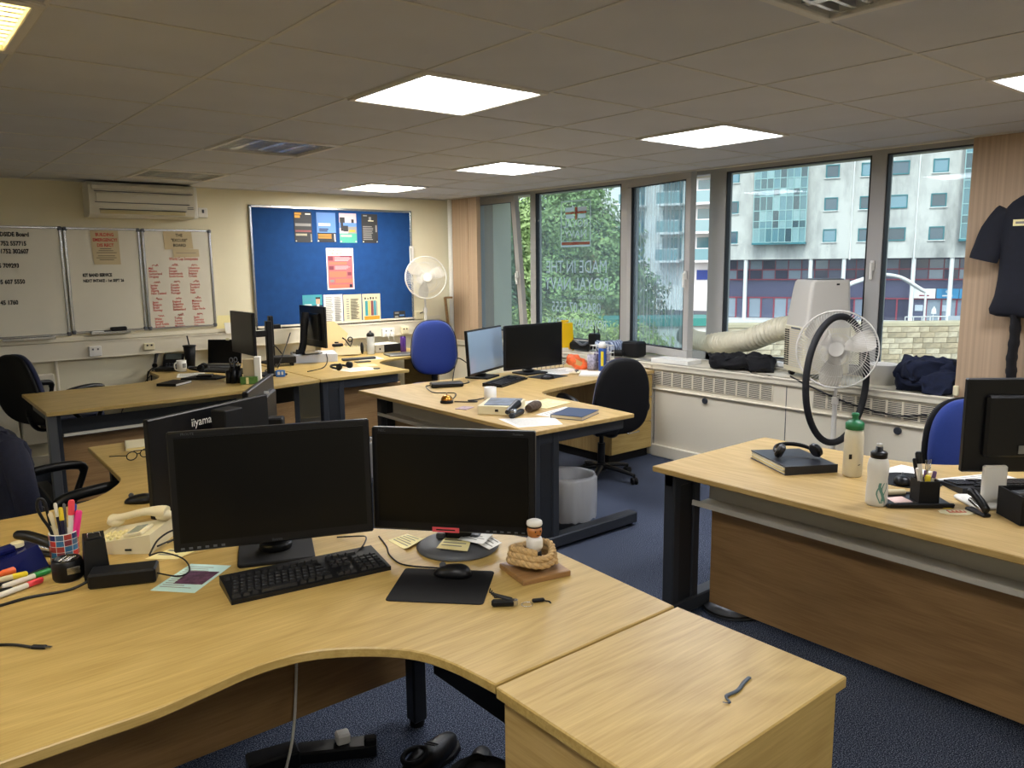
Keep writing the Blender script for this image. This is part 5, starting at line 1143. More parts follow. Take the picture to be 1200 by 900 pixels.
# pen tidy with black tubes
t = thing('desk_tidy', 'black desk tidy of upright tubes with scissors, back left desk', 'desk tidy', (1.08, 3.455, z0), -30)
for k, (x, y, h) in enumerate(((-.045, -.02, .095), (-.005, -.028, .11), (.035, -.02, .10), (-.025, .02, .12), (.018, .022, .125))):
    a = MB(); a.lathe([(0, 0), (.021, 0), (.021, h), (.018, h), (.018, .006), (0, .006)], 16, T(x, y, 0)); obj('tube', a, BLK, t)
t = thing('scissors', 'steel ringed scissors standing in the black desk tidy', 'scissors', (1.075, 3.46, z0+.01)); a = MB()
for s in (-1, 1): a.tube([(s*.018+.012*math.cos(R(k*18)), .003*s, .165+.018*math.sin(R(k*18))) for k in range(20)], .004, 7, True)
a.tube([(0, 0, .0), (.004, 0, .15)], .004, 6); obj('handle', a, GREYP, t)
for k, (dx, dy, mt) in enumerate(((-.03, .01, BLK), (.03, .0, SILV), (.012, .02, BLKM))): pen(['black pen at the left of the desk tidy', 'silver pen at the right of the desk tidy', 'matt black pen at the back of the desk tidy'][k], (1.08+dx*.5, 3.455+dy*.5, z0+.008), (1.08+dx, 3.455+dy, z0+.16), mt, group='pens in the desk tidy')
t = thing('card_box', 'tall tan card box with a white side behind the green box', 'box', (1.205, 3.40, z0), -28); a = MB(); a.box((-.03, 0, .09), (.085, .09, .18), b=.002); obj('carton', a, SHEET, t); a = MB(); a.box((.035, -.02, .098), (.045, .09, .196), b=.002); obj('white_side', a, PAPER, t)
GRB = mat('green_carton', '4f7a34', .5, vary=.25, vscale=40)
t = thing('tea_box', 'small green box in front of the tan card box', 'box', (1.135, 3.318, z0), -28); a = MB(); a.box((0, 0, .027), (.125, .05, .054), b=.002); obj('carton', a, GRB, t); a = MB(); a.box((-.01, -.0255, .027), (.02, .001, .05)); obj('label_band', a, PAPY, t)
t = thing('desk_sign', 'small blue and white cube sign at the seam of the back desks', 'sign', (1.47, 3.52, z0), -30); a = MB(); a.box((0, 0, .026), (.07, .03, .052), b=.003); obj('block', a, mat('sign_blue', '2f74c8', .4), t); a = MB(); a.box((-.012, -.016, .03), (.02, .002, .026)); a.box((.016, -.016, .03), (.016, .002, .026)); obj('print', a, WHT, t)['kind'] = 'stuff'
t = thing('document_box', 'grey white flat document box beneath the all in one screen', 'box', (2.14, 4.32, z0), -20); a = MB(); a.box((0, 0, .038), (.40, .32, .076), b=.003); obj('carton', a, mat('grey_white_card', 'c8ccd4', .6), t)
t = thing('docking_unit', 'black base unit with cables left of the document box', 'base unit', (1.78, 4.20, z0), -15); a = MB(); a.box((0, 0, .055), (.22, .16, .06), b=.006); obj('case', a, BLK, t)
for s in (-1, 1): a = MB(); a.box((s*.08, 0, .0125), (.02, .12, .025)); obj('foot', a, BLKM, t)
for k, p in enumerate(([(1.70, 4.12, .75), (1.62, 4.05, .735), (1.52, 3.95, .73), (1.48, 3.80, .73)], [(1.82, 4.3, .82), (1.74, 4.28, .90), (1.68, 4.22, .80), (1.58, 4.0, .73)], [(1.93, 4.34, 1.0), (1.86, 4.28, .90), (1.72, 4.1, .78), (1.66, 4.02, .73)], [(2.1, 3.98, .82), (2.06, 3.88, .77), (1.95, 3.75, .73), (1.75, 3.62, .73)])):
    cable(['black cable trailing from the base unit to the pole monitor', 'black cable looping behind the base unit', 'black cable dropping from the empty pole stand', 'black cable over the front of the document box'][k], p, .005)
# ================================================================ BACK RIGHT DESK ITEMS
headset('black and silver headphones on papers near the desk seam', (2.02, 3.55, z0+.003), 30, .085)
sheet('white sheets under the headphones near the back desk seam', [(1.98, 3.62), (2.28, 3.60), (2.30, 3.36), (2.02, 3.38)], PAPER, nl=6)
sheet('pale yellow note near the corner of the noticeboard desk', [(2.30, 3.78), (2.44, 3.72), (2.40, 3.58), (2.26, 3.64)], PAPY, nl=0)
t = thing('tablet', 'thin dark bar shaped device lying behind the headphones', 'device', (2.48, 4.08, z0), -10); a = MB(); a.box((0, 0, .012), (.32, .06, .022), b=.005); obj('body', a, GRAPHD, t)
t = thing('mobile_phone', 'black phone lying before the bar shaped device', 'phone', (2.42, 3.90, z0), -6); a = MB(); a.box((0, 0, .005), (.14, .07, .009), b=.003); obj('body', a, BLK, t)
t = thing('card_disc', 'small dark round badge at the near corner of the noticeboard desk', 'badge', (2.28, 3.40, z0)); a = MB(); a.cyl((0, 0, 0), .03, .008, 18, b=.002); obj('body', a, BLK, t)
t = thing('letter_tray', 'cream low letter rack behind the all in one screen', 'letter rack', (2.58, 4.50, z0), -20)
a = MB(); a.box((0, 0, .045), (.24, .12, .006)); a.box((0, -.06, .05), (.24, .006, .075)); a.box((0, .06, .05), (.24, .006, .075)); obj('tray', a, CRM, t)
for k in range(6): a = MB(); a.box((-.10+.04*k, 0, .05), (.006, .11, .08)); obj('divider', a, PAPY, t)
t = thing('scissors', 'black handled scissors in the cream letter rack', 'scissors', (2.62, 4.50, z0+.05)); a = MB(); a.tube([(.02, 0, 0), (-.06, 0, .11), (-.085, .0, .125)], [.006, .006, .009], 8); a.tube([(-.02, 0, 0), (.02, 0, .085)], .005, 6); a.tube([(.0+.024*math.cos(R(18*k)), .004, .105+.022*math.sin(R(18*k))) for k in range(20)], .006, 8, True); obj('handle', a, BLK, t)
t = thing('tape_dispenser', 'small black dispenser on the left of the cream letter rack', 'dispenser', (2.49, 4.52, z0+.095)); a = MB(); a.box((0, 0, .012), (.11, .04, .03), b=.008); a.cyl((0, .02, .03), .02, .012, 14, T(0, 0, 0)); obj('body', a, BLK, t)
t = thing('envelope', 'large manila envelope standing against the wall behind the all in one screen', 'envelope', (2.52, 4.64, z0)); a = MB(); a.prism([(-.15, 0), (.06, .0), (.16, .20), (.02, .33), (-.14, .34)], 0, .012, RX(82)); obj('body', a, mat('manila', 'e2c08c', .8), t)
CLB = bpy.data.materials.new('clear_plastic'); CLB.use_nodes = True; b_ = CLB.node_tree.nodes['Principled BSDF']; b_.inputs['Base Color'].default_value = (.82, .86, .86, 1); b_.inputs['Roughness'].default_value = .2; b_.inputs['Alpha'].default_value = .45
FRB = bpy.data.materials.new('frosted_plastic'); FRB.use_nodes = True; b_ = FRB.node_tree.nodes['Principled BSDF']; b_.inputs['Base Color'].default_value = (.84, .85, .82, 1); b_.inputs['Roughness'].default_value = .35; b_.inputs['Alpha'].default_value = .72
def bottle(label, loc, prof, mt, lid, lidprof, extra=None, name='drinks_bottle'):
    t = thing(name, label, 'bottle', loc)
    a = MB(); a.lathe(prof, 32); obj('body', a, mt, t); a = MB(); a.lathe(lidprof, 28); obj('lid', a, lid, t); return t
t = bottle('clear bottle with a black lid beside the cream letter rack', (2.80, 4.42, z0), [(0, 0), (.036, 0), (.038, .01), (.038, .17), (.034, .178), (0, .178)], CLB, BLK, [(0, .178), (.038, .178), (.039, .20), (.028, .215), (.012, .22), (.010, .235), (0, .235)])
t = thing('wire_holder', 'black slim holder behind the clear bottle', 'holder', (2.745, 4.50, z0)); a = MB(); a.ell((0, 0, .06), (.016, .02, .06), 14, 8); obj('body', a, BLK, t)
t = thing('box_file', 'black and cream box file with papers on top under the noticeboard', 'box file', (3.03, 4.55, z0), 0)
a = MB(); a.box((.03, .0, .04), (.25, .20, .08), b=.003); obj('case', a, BLKM, t); a = MB(); a.box((-.11, -.0, .04), (.10, .205, .076), b=.003); obj('spine', a, mat('grey_spine', 'a8a294', .5), t); a = MB(); a.cyl((-.11, -.1025, .04), .008, .002, 12, T(0, 0, 0)) if 0 else a.box((-.11, -.1035, .04), (.016, .002, .02)); obj('finger_hole', a, BLKM, t)
a = MB(); a.box((-.02, .0, .083), (.26, .19, .005), RZ(5)); obj('papers', a, PAPER, t)
PURP = mat('purple_can', '5a3a8c', .25, .4)
t = thing('drinks_can', 'slim purple can between the box file and the blue chair', 'can', (3.14, 4.36, z0)); a = MB(); a.lathe([(0, 0), (.026, 0), (.030, .006), (.030, .15), (.026, .158), (0, .158)], 24); obj('body', a, PURP, t); a = MB(); a.lathe([(.026, .158), (.027, .164), (0, .164)], 24); obj('rim', a, BLK, t)
t = thing('laptop', 'closed grey laptop in front of the purple can', 'laptop', (2.99, 4.13, z0), -15); a = MB(); a.box((0, 0, .009), (.33, .23, .018), b=.004); obj('base', a, STEEL, t)
sheet('white sheet on the noticeboard desk by the closed laptop', [(2.50, 4.28), (2.74, 4.24), (2.70, 3.99), (2.46, 4.03)], PAPER, nl=5)
sheet('white sheet at the far end of the noticeboard desk near the pier', [(3.18, 4.30), (3.36, 4.30), (3.36, 4.06), (3.18, 4.06)], PAPER, nl=5)
# ================================================================ WINDOW DESK ITEMS
t = thing('docking_station', 'flat black docking station at the left of the window desk', 'dock', (2.155, 2.17, z0), -24); a = MB(); a.box((0, 0, .018), (.235, .10, .034), b=.008); obj('case', a, BLK, t)
for k, p in enumerate(([(2.23, 2.20, z0+.03), (2.28, 2.24, z0+.12), (2.36, 2.30, z0+.18), (2.52, 2.36, z0+.10)], [(2.27, 2.14, z0+.01), (2.32, 2.15, z0+.012), (2.36, 2.17, z0+.012), (2.40, 2.24, z0+.01)], [(2.03, 2.20, z0+.02), (1.97, 2.16, z0+.02), (1.93, 2.0, z0+.004), (2.02, 1.88, z0+.004), (1.90, 1.72, z0+.004), (1.80, 1.66, z0+.006)])):
    cable(['black cable arching from the dock up to the left monitor', 'short black cable between dock and keyboard', 'thin black lead wandering from the dock to the brass bell'][k], p, .004)
t = thing('desk_bell', 'small brass call bell with an orange top on the window desk', 'bell', (1.775, 1.62, z0)); a = MB(); a.lathe([(0, 0), (.042, 0), (.044, .008), (.040, .016), (0, .016)], 26); obj('base', a, BLK, t); a = MB(); a.lathe([(.038, .018), (.036, .032), (.024, .046), (0, .052)], 26); obj('dome', a, mat('brass', 'c88a3c', .25, .9), t); a = MB(); a.cyl((0, 0, .052), .004, .014, 10); obj('button', a, SILV, t)
cable('short coiled black lead lying right of the brass bell', [(1.82, 1.60, z0+.005), (1.88, 1.53, z0+.005), (1.93, 1.50, z0+.005), (1.90, 1.56, z0+.008), (1.96, 1.56, z0+.005), (2.04, 1.55, z0+.012)], .004)
mug('plain white mug behind the flat box on the window desk', (2.01, 1.465, z0), 200, handle=False)
# orange packet, mug, wire basket, spray can and purple pot by the sill
t = thing('crisp_packet', 'crumpled orange packet propped by the right window desk monitor', 'packet', (3.47, 2.20, z0+.012), -30)
OPK = mat('orange_foil', 'e2622a', .35, vary=.3, vscale=25); a = MB(); a.ell((0, 0, .055), (.10, .035, .05), 24, 14, RY(28), .75, cloth_noise(8, .016, 22)); o_ = obj('pouch', a, OPK, t)
a = MB(); a.box((.0, -.036, .055), (.07, .004, .04), RY(28)); obj('picture_panel', a, mat('packet_tan', 'c89a5c', .5), t)
mug('grey printed mug beside the white spray can', (3.575, 2.09, z0), 0, mat('grey_print_mug', '9a94a0', .4, vary=.5, vscale=60), .125, .042, False)
t = thing('wire_basket', 'white wire basket holding small packets behind the spray can', 'basket', (3.66, 2.06, z0))
a = MB()
for z in (.005, .07, .14, .20):
    a.tube([(-.07, -.07, z), (.07, -.07, z), (.07, .07, z), (-.07, .07, z)], .003, 6, True)
for k in range(5):
    x = -.07+.035*k
    for y in (-.07, .07): a.tube([(x, y, .005), (x, y, .20)], .002, 5)
    for s in (-.07, .07): a.tube([(s, x, .005), (s, x, .20)], .002, 5)
obj('wire_frame', a, WHT, t)
for k, (dx, c) in enumerate(((-.03, '6a5a78'), (.03, '8c8494'))): a = MB(); a.box((dx, 0, .075), (.05, .09, .14), RZ(8*k), b=.008); tag(obj('packet', a, mat('packet_'+c, c, .5, vary=.4, vscale=50), None, (3.66, 2.06, z0+.004)), ['purple packet at the left in the wire basket', 'grey packet at the right in the wire basket'][k], 'packet', 'packets in the wire basket')
t = thing('spray_can', 'blue and white spray can with a white cap by the window sill', 'can', (3.545, 1.945, z0)); a = MB(); a.lathe([(0, 0), (.030, 0), (.032, .004), (.032, .185), (.028, .196), (0, .196)], 26); obj('body', a, mat('spray_blue', '2a56a8', .3, .2), t); a = MB(); a.lathe([(0, .196), (.031, .196), (.031, .225), (.022, .245), (0, .248)], 26); obj('cap', a, WHT, t)
a = MB(); vs = []
for z in (.05, .17): vs += [(.0326*math.cos(R(200+14*i)), .0326*math.sin(R(200+14*i)), z) for i in range(4)]
a.add(vs, [(i, i+1, 5+i, 4+i) for i in range(3)], None, True); obj('label_panel', a, YLP, t)
t = thing('pot', 'dark red pot to the right of the spray can', 'pot', (3.70, 1.90, z0)); a = MB(); a.lathe([(0, 0), (.036, 0), (.04, .10), (.037, .10), (.034, .006), (0, .006)], 22); obj('body', a, mat('dark_red', '5a2630', .4), t)
t = thing('clip_tray', 'shallow clear tray of oddments behind the white notepad', 'tray', (3.36, 2.045, z0), 20); a = MB(); a.box((0, 0, .006), (.16, .08, .008), b=.002); obj('tray', a, CRM, t); a = MB(); a.box((.03, .0, .016), (.05, .02, .012), RZ(30), b=.003); a.tube([(-.06, -.02, .016), (.0, .02, .018)], .005, 7); obj('oddments', a, GREYP, t)['kind'] = 'stuff'
sheet('loose white papers at the sill end of the window desk', [(3.62, 1.98), (3.88, 2.0), (3.88, 1.80), (3.64, 1.78)], PAPER, z0+.0005, 6)
t = thing('sorter', 'low white wire file sorter along the back of the window desk', 'file sorter', (3.25, 2.40, z0)); a = MB()
for k in range(5): x = -.20+.1*k; a.tube([(x, -.04, .0), (x, -.04, .055), (x+.05, -.04, .055), (x+.05, -.04, 0)], .003, 6)
a.tube([(-.2, -.04, .003), (.25, -.04, .003)], .003, 6); obj('wire_frame', a, SILV, t)
# ================================================================ WINDOW SILL ITEMS
ZS = .785
YEL = mat('safety_yellow', 'f0c400', .4)
t = thing('wet_floor_sign', 'yellow folded wet floor sign standing on the window sill', 'sign', (4.06, 2.935, ZS), -25)
for s in (-1, 1):
    a = MB(); a.prism([(-.075, 0), (-.055, 0), (-.05, .03), (.05, .03), (.055, 0), (.075, 0), (.045, .27), (-.045, .27)], -.006, .006, T(0, s*.045, 0) @ RX(90-s*9)); obj('board', a, YEL, t)
M = T(0, -.053, 0) @ RX(81)
a = MB()
for z in (.07, .15, .20): a.quad(-.035, z, .035, z+.008, .0075, M)
a.add([(-.03, .10, .0075), (.03, .10, .0075), (0, .145, .0075)], [(0, 1, 2)], M); obj('warning_print', a, INKR, t)['kind'] = 'stuff'
a = MB(); a.box((0, 0, .277), (.07, .04, .02), b=.006); obj('handle', a, YEL, t)
t = thing('camera_rig', 'black camera gear with a small mast on the window sill', 'camera gear', (4.13, 2.62, ZS), 10)
a = MB(); a.box((.04, .15, .05), (.16, .22, .07), b=.015); obj('pouch', a, BLKM, t); a = MB(); a.box((-.02, -.02, .125), (.09, .09, .11), b=.012); obj('body', a, BLK, t)
for dx, dy in ((-.05, -.06), (.05, -.05), (0, .05)): a = MB(); a.tube([(dx*.4, dy*.4, .09), (dx*1.5-.02, dy*1.5-.02, .008)], .010, 8); obj('leg', a, BLK, t)
a = MB(); a.tube([(-.02, -.02, .175), (-.02, -.02, .245)], .005, 7); a.tube([(.01, -.04, .175), (.012, -.045, .215)], .005, 7); obj('mast', a, BLK, t)
a = MB(); a.tube(smooth([(.0, .24, .09), (-.06, .16, .10), (-.07, .08, .07), (-.02, .05, .09)], 4), .012, 8); obj('strap', a, GREYP, t)
def pile(label, loc, rz, d, m, seed, amp=.03, f=9, name='folded_cloth', cat='clothing', bumps=2):
    t = thing(name, label, cat, loc, rz); rr = random.Random(seed)
    for k in range(bumps):
        a = MB(); dz = d[2]*(1-.15*k); ox, oy = (rr.random()-.5)*d[0]*.5*k, (rr.random()-.5)*d[1]*.4*k
        def fl(p, g=cloth_noise(seed+k, amp, f), dz=dz):
            q = g(p); q.z = max(q.z, -dz+.0); return q
        a.ell((ox, oy, dz+k*dz*.5+.001), (d[0]*(1-.2*k), d[1]*(1-.15*k), dz), 44, 22, RZ(15*k), .6, fl); obj('cloth_fold', a, m, t)
    return t
STRP = mat('striped_cloth', '7488ac', .8, vary=.1, vscale=30); tt = STRP.node_tree; bb = tt.nodes['Principled BSDF']
tc = tt.nodes.new('ShaderNodeTexCoord'); wv = tt.nodes.new('ShaderNodeTexWave'); wv.inputs['Scale'].default_value = 14; wv.inputs['Distortion'].default_value = 3; wv.inputs['Detail'].default_value = 1; rp = tt.nodes.new('ShaderNodeValToRGB'); rp.color_ramp.elements[0].color = cr('3a4a6c'); rp.color_ramp.elements[1].color = cr('b4c0d4'); tt.links.new(tc.outputs['Object'], wv.inputs['Vector']); tt.links.new(wv.outputs['Color'], rp.inputs[0]); tt.links.new(rp.outputs[0], bb.inputs['Base Color'])
pile('blue and white striped cloth heaped on the sill beside the black case', (4.15, 2.41, ZS), -10, (.10, .15, .055), STRP, 4, .035, 10)
t = thing('black_case', 'black box shaped case on the window sill below the open window', 'case', (4.09, 2.09, ZS), 8); a = MB(); a.box((0, 0, .075), (.15, .17, .13), b=.015); obj('case', a, BLKM, t); a = MB(); a.box((-.05, .13, .04), (.10, .12, .05), RZ(20), b=.015); obj('flap', a, BLKM, t)
BLKC = mat('black_clothing', '101014', .95, vary=.3, vscale=40, bump=.4, bscale=90); NVC = mat('navy_clothing', '121b34', .95, vary=.3, vscale=40, bump=.4, bscale=90)
pile('black garments heaped on the sill left of the portable cooler', (4.10, 1.0, ZS), 4, (.13, .25, .05), BLKC, 11, .06, 8, bumps=3)
pile('navy garments piled on the sill against the right pier', (4.10, -.385, ZS), 0, (.15, .20, .085), NVC, 21, .07, 7, bumps=3)
book('white open paper stack on the sill near the open window', 4.06, 1.60, .20, .36, .035, 4, PAPER, PAPER, ZS, 'paper_stack', 'papers')
sheet('dark edged leaflet lying on the sill by the black case', [(4.02, 1.98), (4.12, 1.98), (4.08, 1.80), (3.98, 1.82)], INKG, ZS)
t = thing('router', 'white rounded router on the sill behind the black garments', 'router', (4.30, .74, ZS), 0); a = MB(); a.box((0, 0, .03), (.12, .24, .055), b=.02); obj('case', a, WHT, t); a = MB(); a.box((-.061, 0, .03), (.003, .14, .004)); obj('slot', a, GREYP, t)
t = thing('waste_tub', 'white plastic tub on the sill right of the fan', 'tub', (4.17, -.045, ZS)); a = MB(); a.lathe([(0, 0), (.085, 0), (.105, .13), (.110, .135), (.102, .135), (.08, .006), (0, .006)], 32); obj('body', a, WHT, t)
t = thing('bowl', 'low white bowl behind the tub on the sill', 'bowl', (4.31, -.17, ZS)); a = MB(); a.lathe([(0, 0), (.05, 0), (.085, .08), (.081, .08), (.047, .006), (0, .006)], 28); obj('body', a, WHT, t)
cable('black lead drooping from the cooler along the casing', [(3.955, .50, .80), (3.925, .36, .76), (3.922, .05, .67), (3.922, -.25, .63), (3.93, -.45, .66)], .006)
cable('white blind cord lying on the sill by the pier', [(3.97, -.62, .80), (4.0, -.56, .79), (4.06, -.50, .80)], .005, WHT)
t = thing('blind_weight', 'small beige blind weight and chain at the foot of the right pier', 'blind weight', (3.93, -.605, .80)); a = MB(); a.box((0, 0, .03), (.02, .03, .06), b=.004); obj('weight', a, CRM, t)
# portable cooler with its ribbed hose
t = thing('portable_cooler', 'tall cream portable air cooler standing on the window sill', 'cooler', (4.145, .42, ZS), -35)
COOL = mat('cooler_cream', 'd8d0b4', .45); COOLW = mat('cooler_grey_white', 'c6c2b8', .4)
a = MB(); a.prism(rrect(.34, .34, .03, 5), .04, .37, b=.008); obj('lower_body', a, COOL, t)
a = MB(); pts = rrect(.33, .34, .03, 5); vs = []
for z, k in ((.36, 1.0), (.62, .88), (.675, .84), (.69, .80)): vs += [(x*k+.165*(1-k)*.6, y*k-.03*(1-k), z) for x, y in pts]
n = len(pts); a.add(vs, [(j*n+i, j*n+(i+1) % n, (j+1)*n+(i+1) % n, (j+1)*n+i) for j in range(3) for i in range(n)]+[tuple(range(3*n, 4*n))]); obj('upper_body', a, COOLW, t)
a = MB(); a.box((.03, -.01, .692), (.20, .18, .012), b=.004); obj('top_outlet', a, GREYP, t)
for c_ in (0, 1):
    for k in range(17): a = MB(); a.box((-.1705, .128-c_*.04, .085+k*.0155), (.006, .030, .0085)); obj('vent_slot', a, BLKM, t)
for k in range(17): a = MB(); a.box((-.1715, -.04, .085+k*.0155), (.005, .20, .005)); obj('side_rib', a, COOLW, t)
a = MB(); a.box((-.1715, -.03, .352), (.005, .14, .012)); obj('carry_slot', a, GREYP, t)
Mn = T(.055, -.1545, .50) @ RX(90-7)
a = MB(); a.box((0, 0, 0), (.15, .20, .0015), Mn); pn = obj('notice', a, PAPER, t)
tx = MB()
tx.add([(-.055, .065, .0014), (-.01, .05, .0014), (.045, .065, .0014), (-.01, .08, .0014)], [(0, 1, 2, 3)], Mn)
for wd, z in ((.11, .015), (.08, -.01), (.065, -.035), (.06, -.06)): tx.box((0, z, .0012), (wd, .009, .001), Mn)
obj('printed_lines', tx, INKG, pn)['kind'] = 'stuff'
a = MB(); a.box((.06, -.1515, .66), (.02, .004, .012)); obj('latch', a, BLKM, t)
for dx, dy in ((-.12, .12), (-.12, -.12), (.12, .12), (.12, -.12)): a = MB(); a.cyl((0, 0, -.012), .022, .024, 14, T(dx, dy, .022) @ RX(90)); obj('castor', a, BLK, t)
hp = smooth([(4.22, .58, 1.12), (4.23, .78, 1.10), (4.28, 1.05, 1.00), (4.36, 1.30, .955), (4.45, 1.55, .925), (4.56, 1.80, .92), (4.66, 1.98, .95)], 30)
a = MB(); a.tube(hp, [.066+(.024 if i % 4 < 2 else 0) for i in range(len(hp))], 26); tag(obj('exhaust_hose', a, mat('hose_cream', 'dcd6bc', .5)), 'ribbed cream exhaust hose running from the cooler out of the open window', 'hose')
# ================================================================ STAND FANS
FANW = mat('fan_white', 'd6d2c8', .35); FANB = mat('fan_blade', 'c8c2b4', .35)
def fan(label, loc, rz, hub_z, rad, tilt=0, base=True):
    "fan blows towards local -y"
    t = thing('stand_fan', label, 'fan', loc, rz, 'white stand fans')
    if base:
        a = MB(); a.lathe([(0, 0), (.20, 0), (.20, .012), (.06, .04), (.03, .05), (0, .05)], 36); obj('base', a, FANW, t)
    a = MB(); a.cyl((0, .06, .03), .016, hub_z-.35, 14); a.cyl((0, .06, hub_z-.34), .011, .26, 12); a.cyl((0, .06, hub_z-.36), .022, .05, 14, b=.004); obj('pole', a, FANW, t)
    M = T(0, .06, hub_z) @ RX(tilt)
    a = MB(); a.lathe([(0, 0), (.05, 0), (.062, .03), (.058, .10), (.03, .13), (0, .13)], 24, M @ T(0, .0, 0) @ RX(-90)); a.box((0, .04, -.06), (.045, .07, .07), M, b=.01); obj('motor_housing', a, FANW, t)
    for nm, y0, dep in (('front_guard', -.075, -.055), ('rear_guard', -.055, .055)):
        a = MB()
        a.tube([(rad*math.cos(2*PI*i/56), y0, rad*math.sin(2*PI*i/56)) for i in range(56)], .005, 7, True, M)
        for rr_, f_ in ((.72, .55), (.42, .9), (.16, 1.0)): a.tube([(rad*rr_*math.cos(2*PI*i/40), y0+dep*f_, rad*rr_*math.sin(2*PI*i/40)) for i in range(40)], .0016, 5, True, M)
        for k in range(84):
            an = 2*PI*k/84; sw = .35
            a.tube([(rad*q*math.cos(an+sw*(1-q)), y0+dep*(1-q**2.2), rad*q*math.sin(an+sw*(1-q))) for q in (.14, .4, .7, .9, 1.0)], .0012, 4, False, M)
        obj(nm, a, FANW, t)
    a = MB(); a.lathe([(0, 0), (.045, 0), (.05, .02), (.03, .05), (0, .055)], 24, M @ T(0, -.015, 0) @ RX(90)); obj('hub', a, FANB, t)
    for k in range(3):
        b = MB(); an0 = 2*PI*k/3+.35; vs = []; N1, N2 = 7, 8
        for i in range(N1+1):
            q = .10+.84*i/N1; r_ = rad*q; wd = .62*math.sin(PI*min(1, .22+.68*i/N1))**.7+.12
            for j in range(N2+1):
                s = j/N2-.5; an = an0+s*wd*1.25; vs.append((r_*math.cos(an), -.045+s*.075*(1-.3*q), r_*math.sin(an)))
        fs = [(i*(N2+1)+j, i*(N2+1)+j+1, (i+1)*(N2+1)+j+1, (i+1)*(N2+1)+j) for i in range(N1) for j in range(N2)]
        vs2 = [(x, y+.003, z) for x, y, z in vs]; b.add(vs, fs, M, True); b.add(vs2, [f[::-1] for f in fs], M, True); obj('blade', b, FANB, t)
    a = MB(); a.cyl((0, 0, 0), .045, .006, 24, M @ T(0, -.133, 0) @ RX(90)); obj('badge', a, FANW, t)
    return t
fan('large white stand fan by the window with a black hoop hanging on it', (3.70, .03, 0), -66, 1.04, .245, -6)
fan('smaller white stand fan in the back corner by the noticeboard', (3.43, 4.35, 0), -20, 1.47, .215, -4)
# black hoop on the fan
c0 = Vector((3.66, .0, .855)); uu = Vector((.616*.80+.78*.60, -.788*.80+.62*.60, 0)).normalized(); 
pts = [c0+uu*(.26*math.cos(2*PI*i/64))+Vector((0, 0, 1))*(.405*math.sin(2*PI*i/64)) for i in range(64)]
a = MB(); a.tube(pts, .021, 14, True); tag(obj('hoop', a, mat('foam_black', '17171a', .7)), 'black foam covered hoop hanging over the large stand fan', 'hoop')
# ================================================================ SHIRT AND STRAP ON THE PIER
NSH = mat('navy_shirt', '0a0e1c', .85, vary=.2, vscale=50, bump=.4, bscale=160)
t = thing('shirt', 'navy short sleeved shirt hanging on the beige pier', 'shirt', (3.86, -1.03, 0), -90)
def sil(pts): return [(x, z) for x, z in pts]
half = [(.0, 1.965), (.07, 1.975), (.12, 1.955), (.20, 1.895), (.245, 1.80), (.235, 1.70), (.225, 1.55), (.235, 1.40), (.25, 1.30), (.12, 1.285), (0, 1.28)]
ol = [(x, z-1.62) for x, z in half]+[(-x, z-1.62) for x, z in half[::-1][1:-1]]
ol = [(p.x, p.z) for p in smooth([(x, 0, z) for x, z in ol], 3, True)]
fo = cloth_noise(6, .012, 7)
a = MB(); a.pillow(ol, .11, T(0, 0, 1.62), .55, 6, lambda x, z: .010*math.sin(x*22+z*5)+.006*math.sin(x*47)); obj('body', a, NSH, t)
for s in (-1, 1):
    a = MB(); q = smooth([(s*.20, 0, 1.87), (s*.265, 0, 1.76), (s*.29, -.01, 1.66), (s*.305, -.012, 1.60)], 5); a.tube(q, [.065, .072, .075, .077, .078, .08, .08, .081, .081, .082, .083, .084, .085, .085, .084, .083], 16, flat=(.9, .5)); obj('sleeve', a, NSH, t)
a = MB()
for s in (-1, 1): a.add([(s*.01, -.066, 1.955), (s*.085, -.05, 1.99), (s*.095, -.06, 1.935), (s*.045, -.075, 1.885)], [(0, 1, 2, 3)]); a.add([(s*.01, -.062, 1.955), (s*.085, -.046, 1.99), (s*.095, -.056, 1.935), (s*.045, -.071, 1.885)], [(3, 2, 1, 0)])
obj('collar', a, NSH, t)['kind'] = 'stuff'
a = MB(); a.box((-.105, -.062, 1.80), (.095, .006, .034), RZ(0)); nt_ = obj('name_tape', a, PAPY, t); a = MB(); a.box((-.105, -.0655, 1.80), (.07, .002, .012)); obj('name_print', a, INKG, nt_)
a = MB(); a.tube(smooth([(-.16, .01, 1.93), (-.05, .01, 1.985), (0, .01, 2.02), (.05, .01, 1.985), (.16, .01, 1.93)], 4), .006, 7); a.tube(smooth([(0, .01, 2.02), (0, .01, 2.06), (.02, .01, 2.075), (.03, .02, 2.06)], 3), .003, 6); obj('hanger', a, STEEL, t)
a = MB(); q = smooth([(3.885, -.90, 1.30), (3.885, -.905, 1.18), (3.885, -.90, 1.05), (3.885, -.905, .94), (3.885, -.90, .87)], 8)
a.tube(q, [.048+(.007 if (i % 5) < 2 else 0) for i in range(len(q))], 14, flat=(1, .45)); t = obj('strap', a, BLKC); tag(t, 'gathered black padded strap hanging below the navy shirt', 'strap')
a = MB(); a.box((3.875, -.875, .91), (.01, .02, .05), b=.003); tag(obj('buckle_tag', a, WHT), 'small white tag at the foot of the black strap', 'tag')
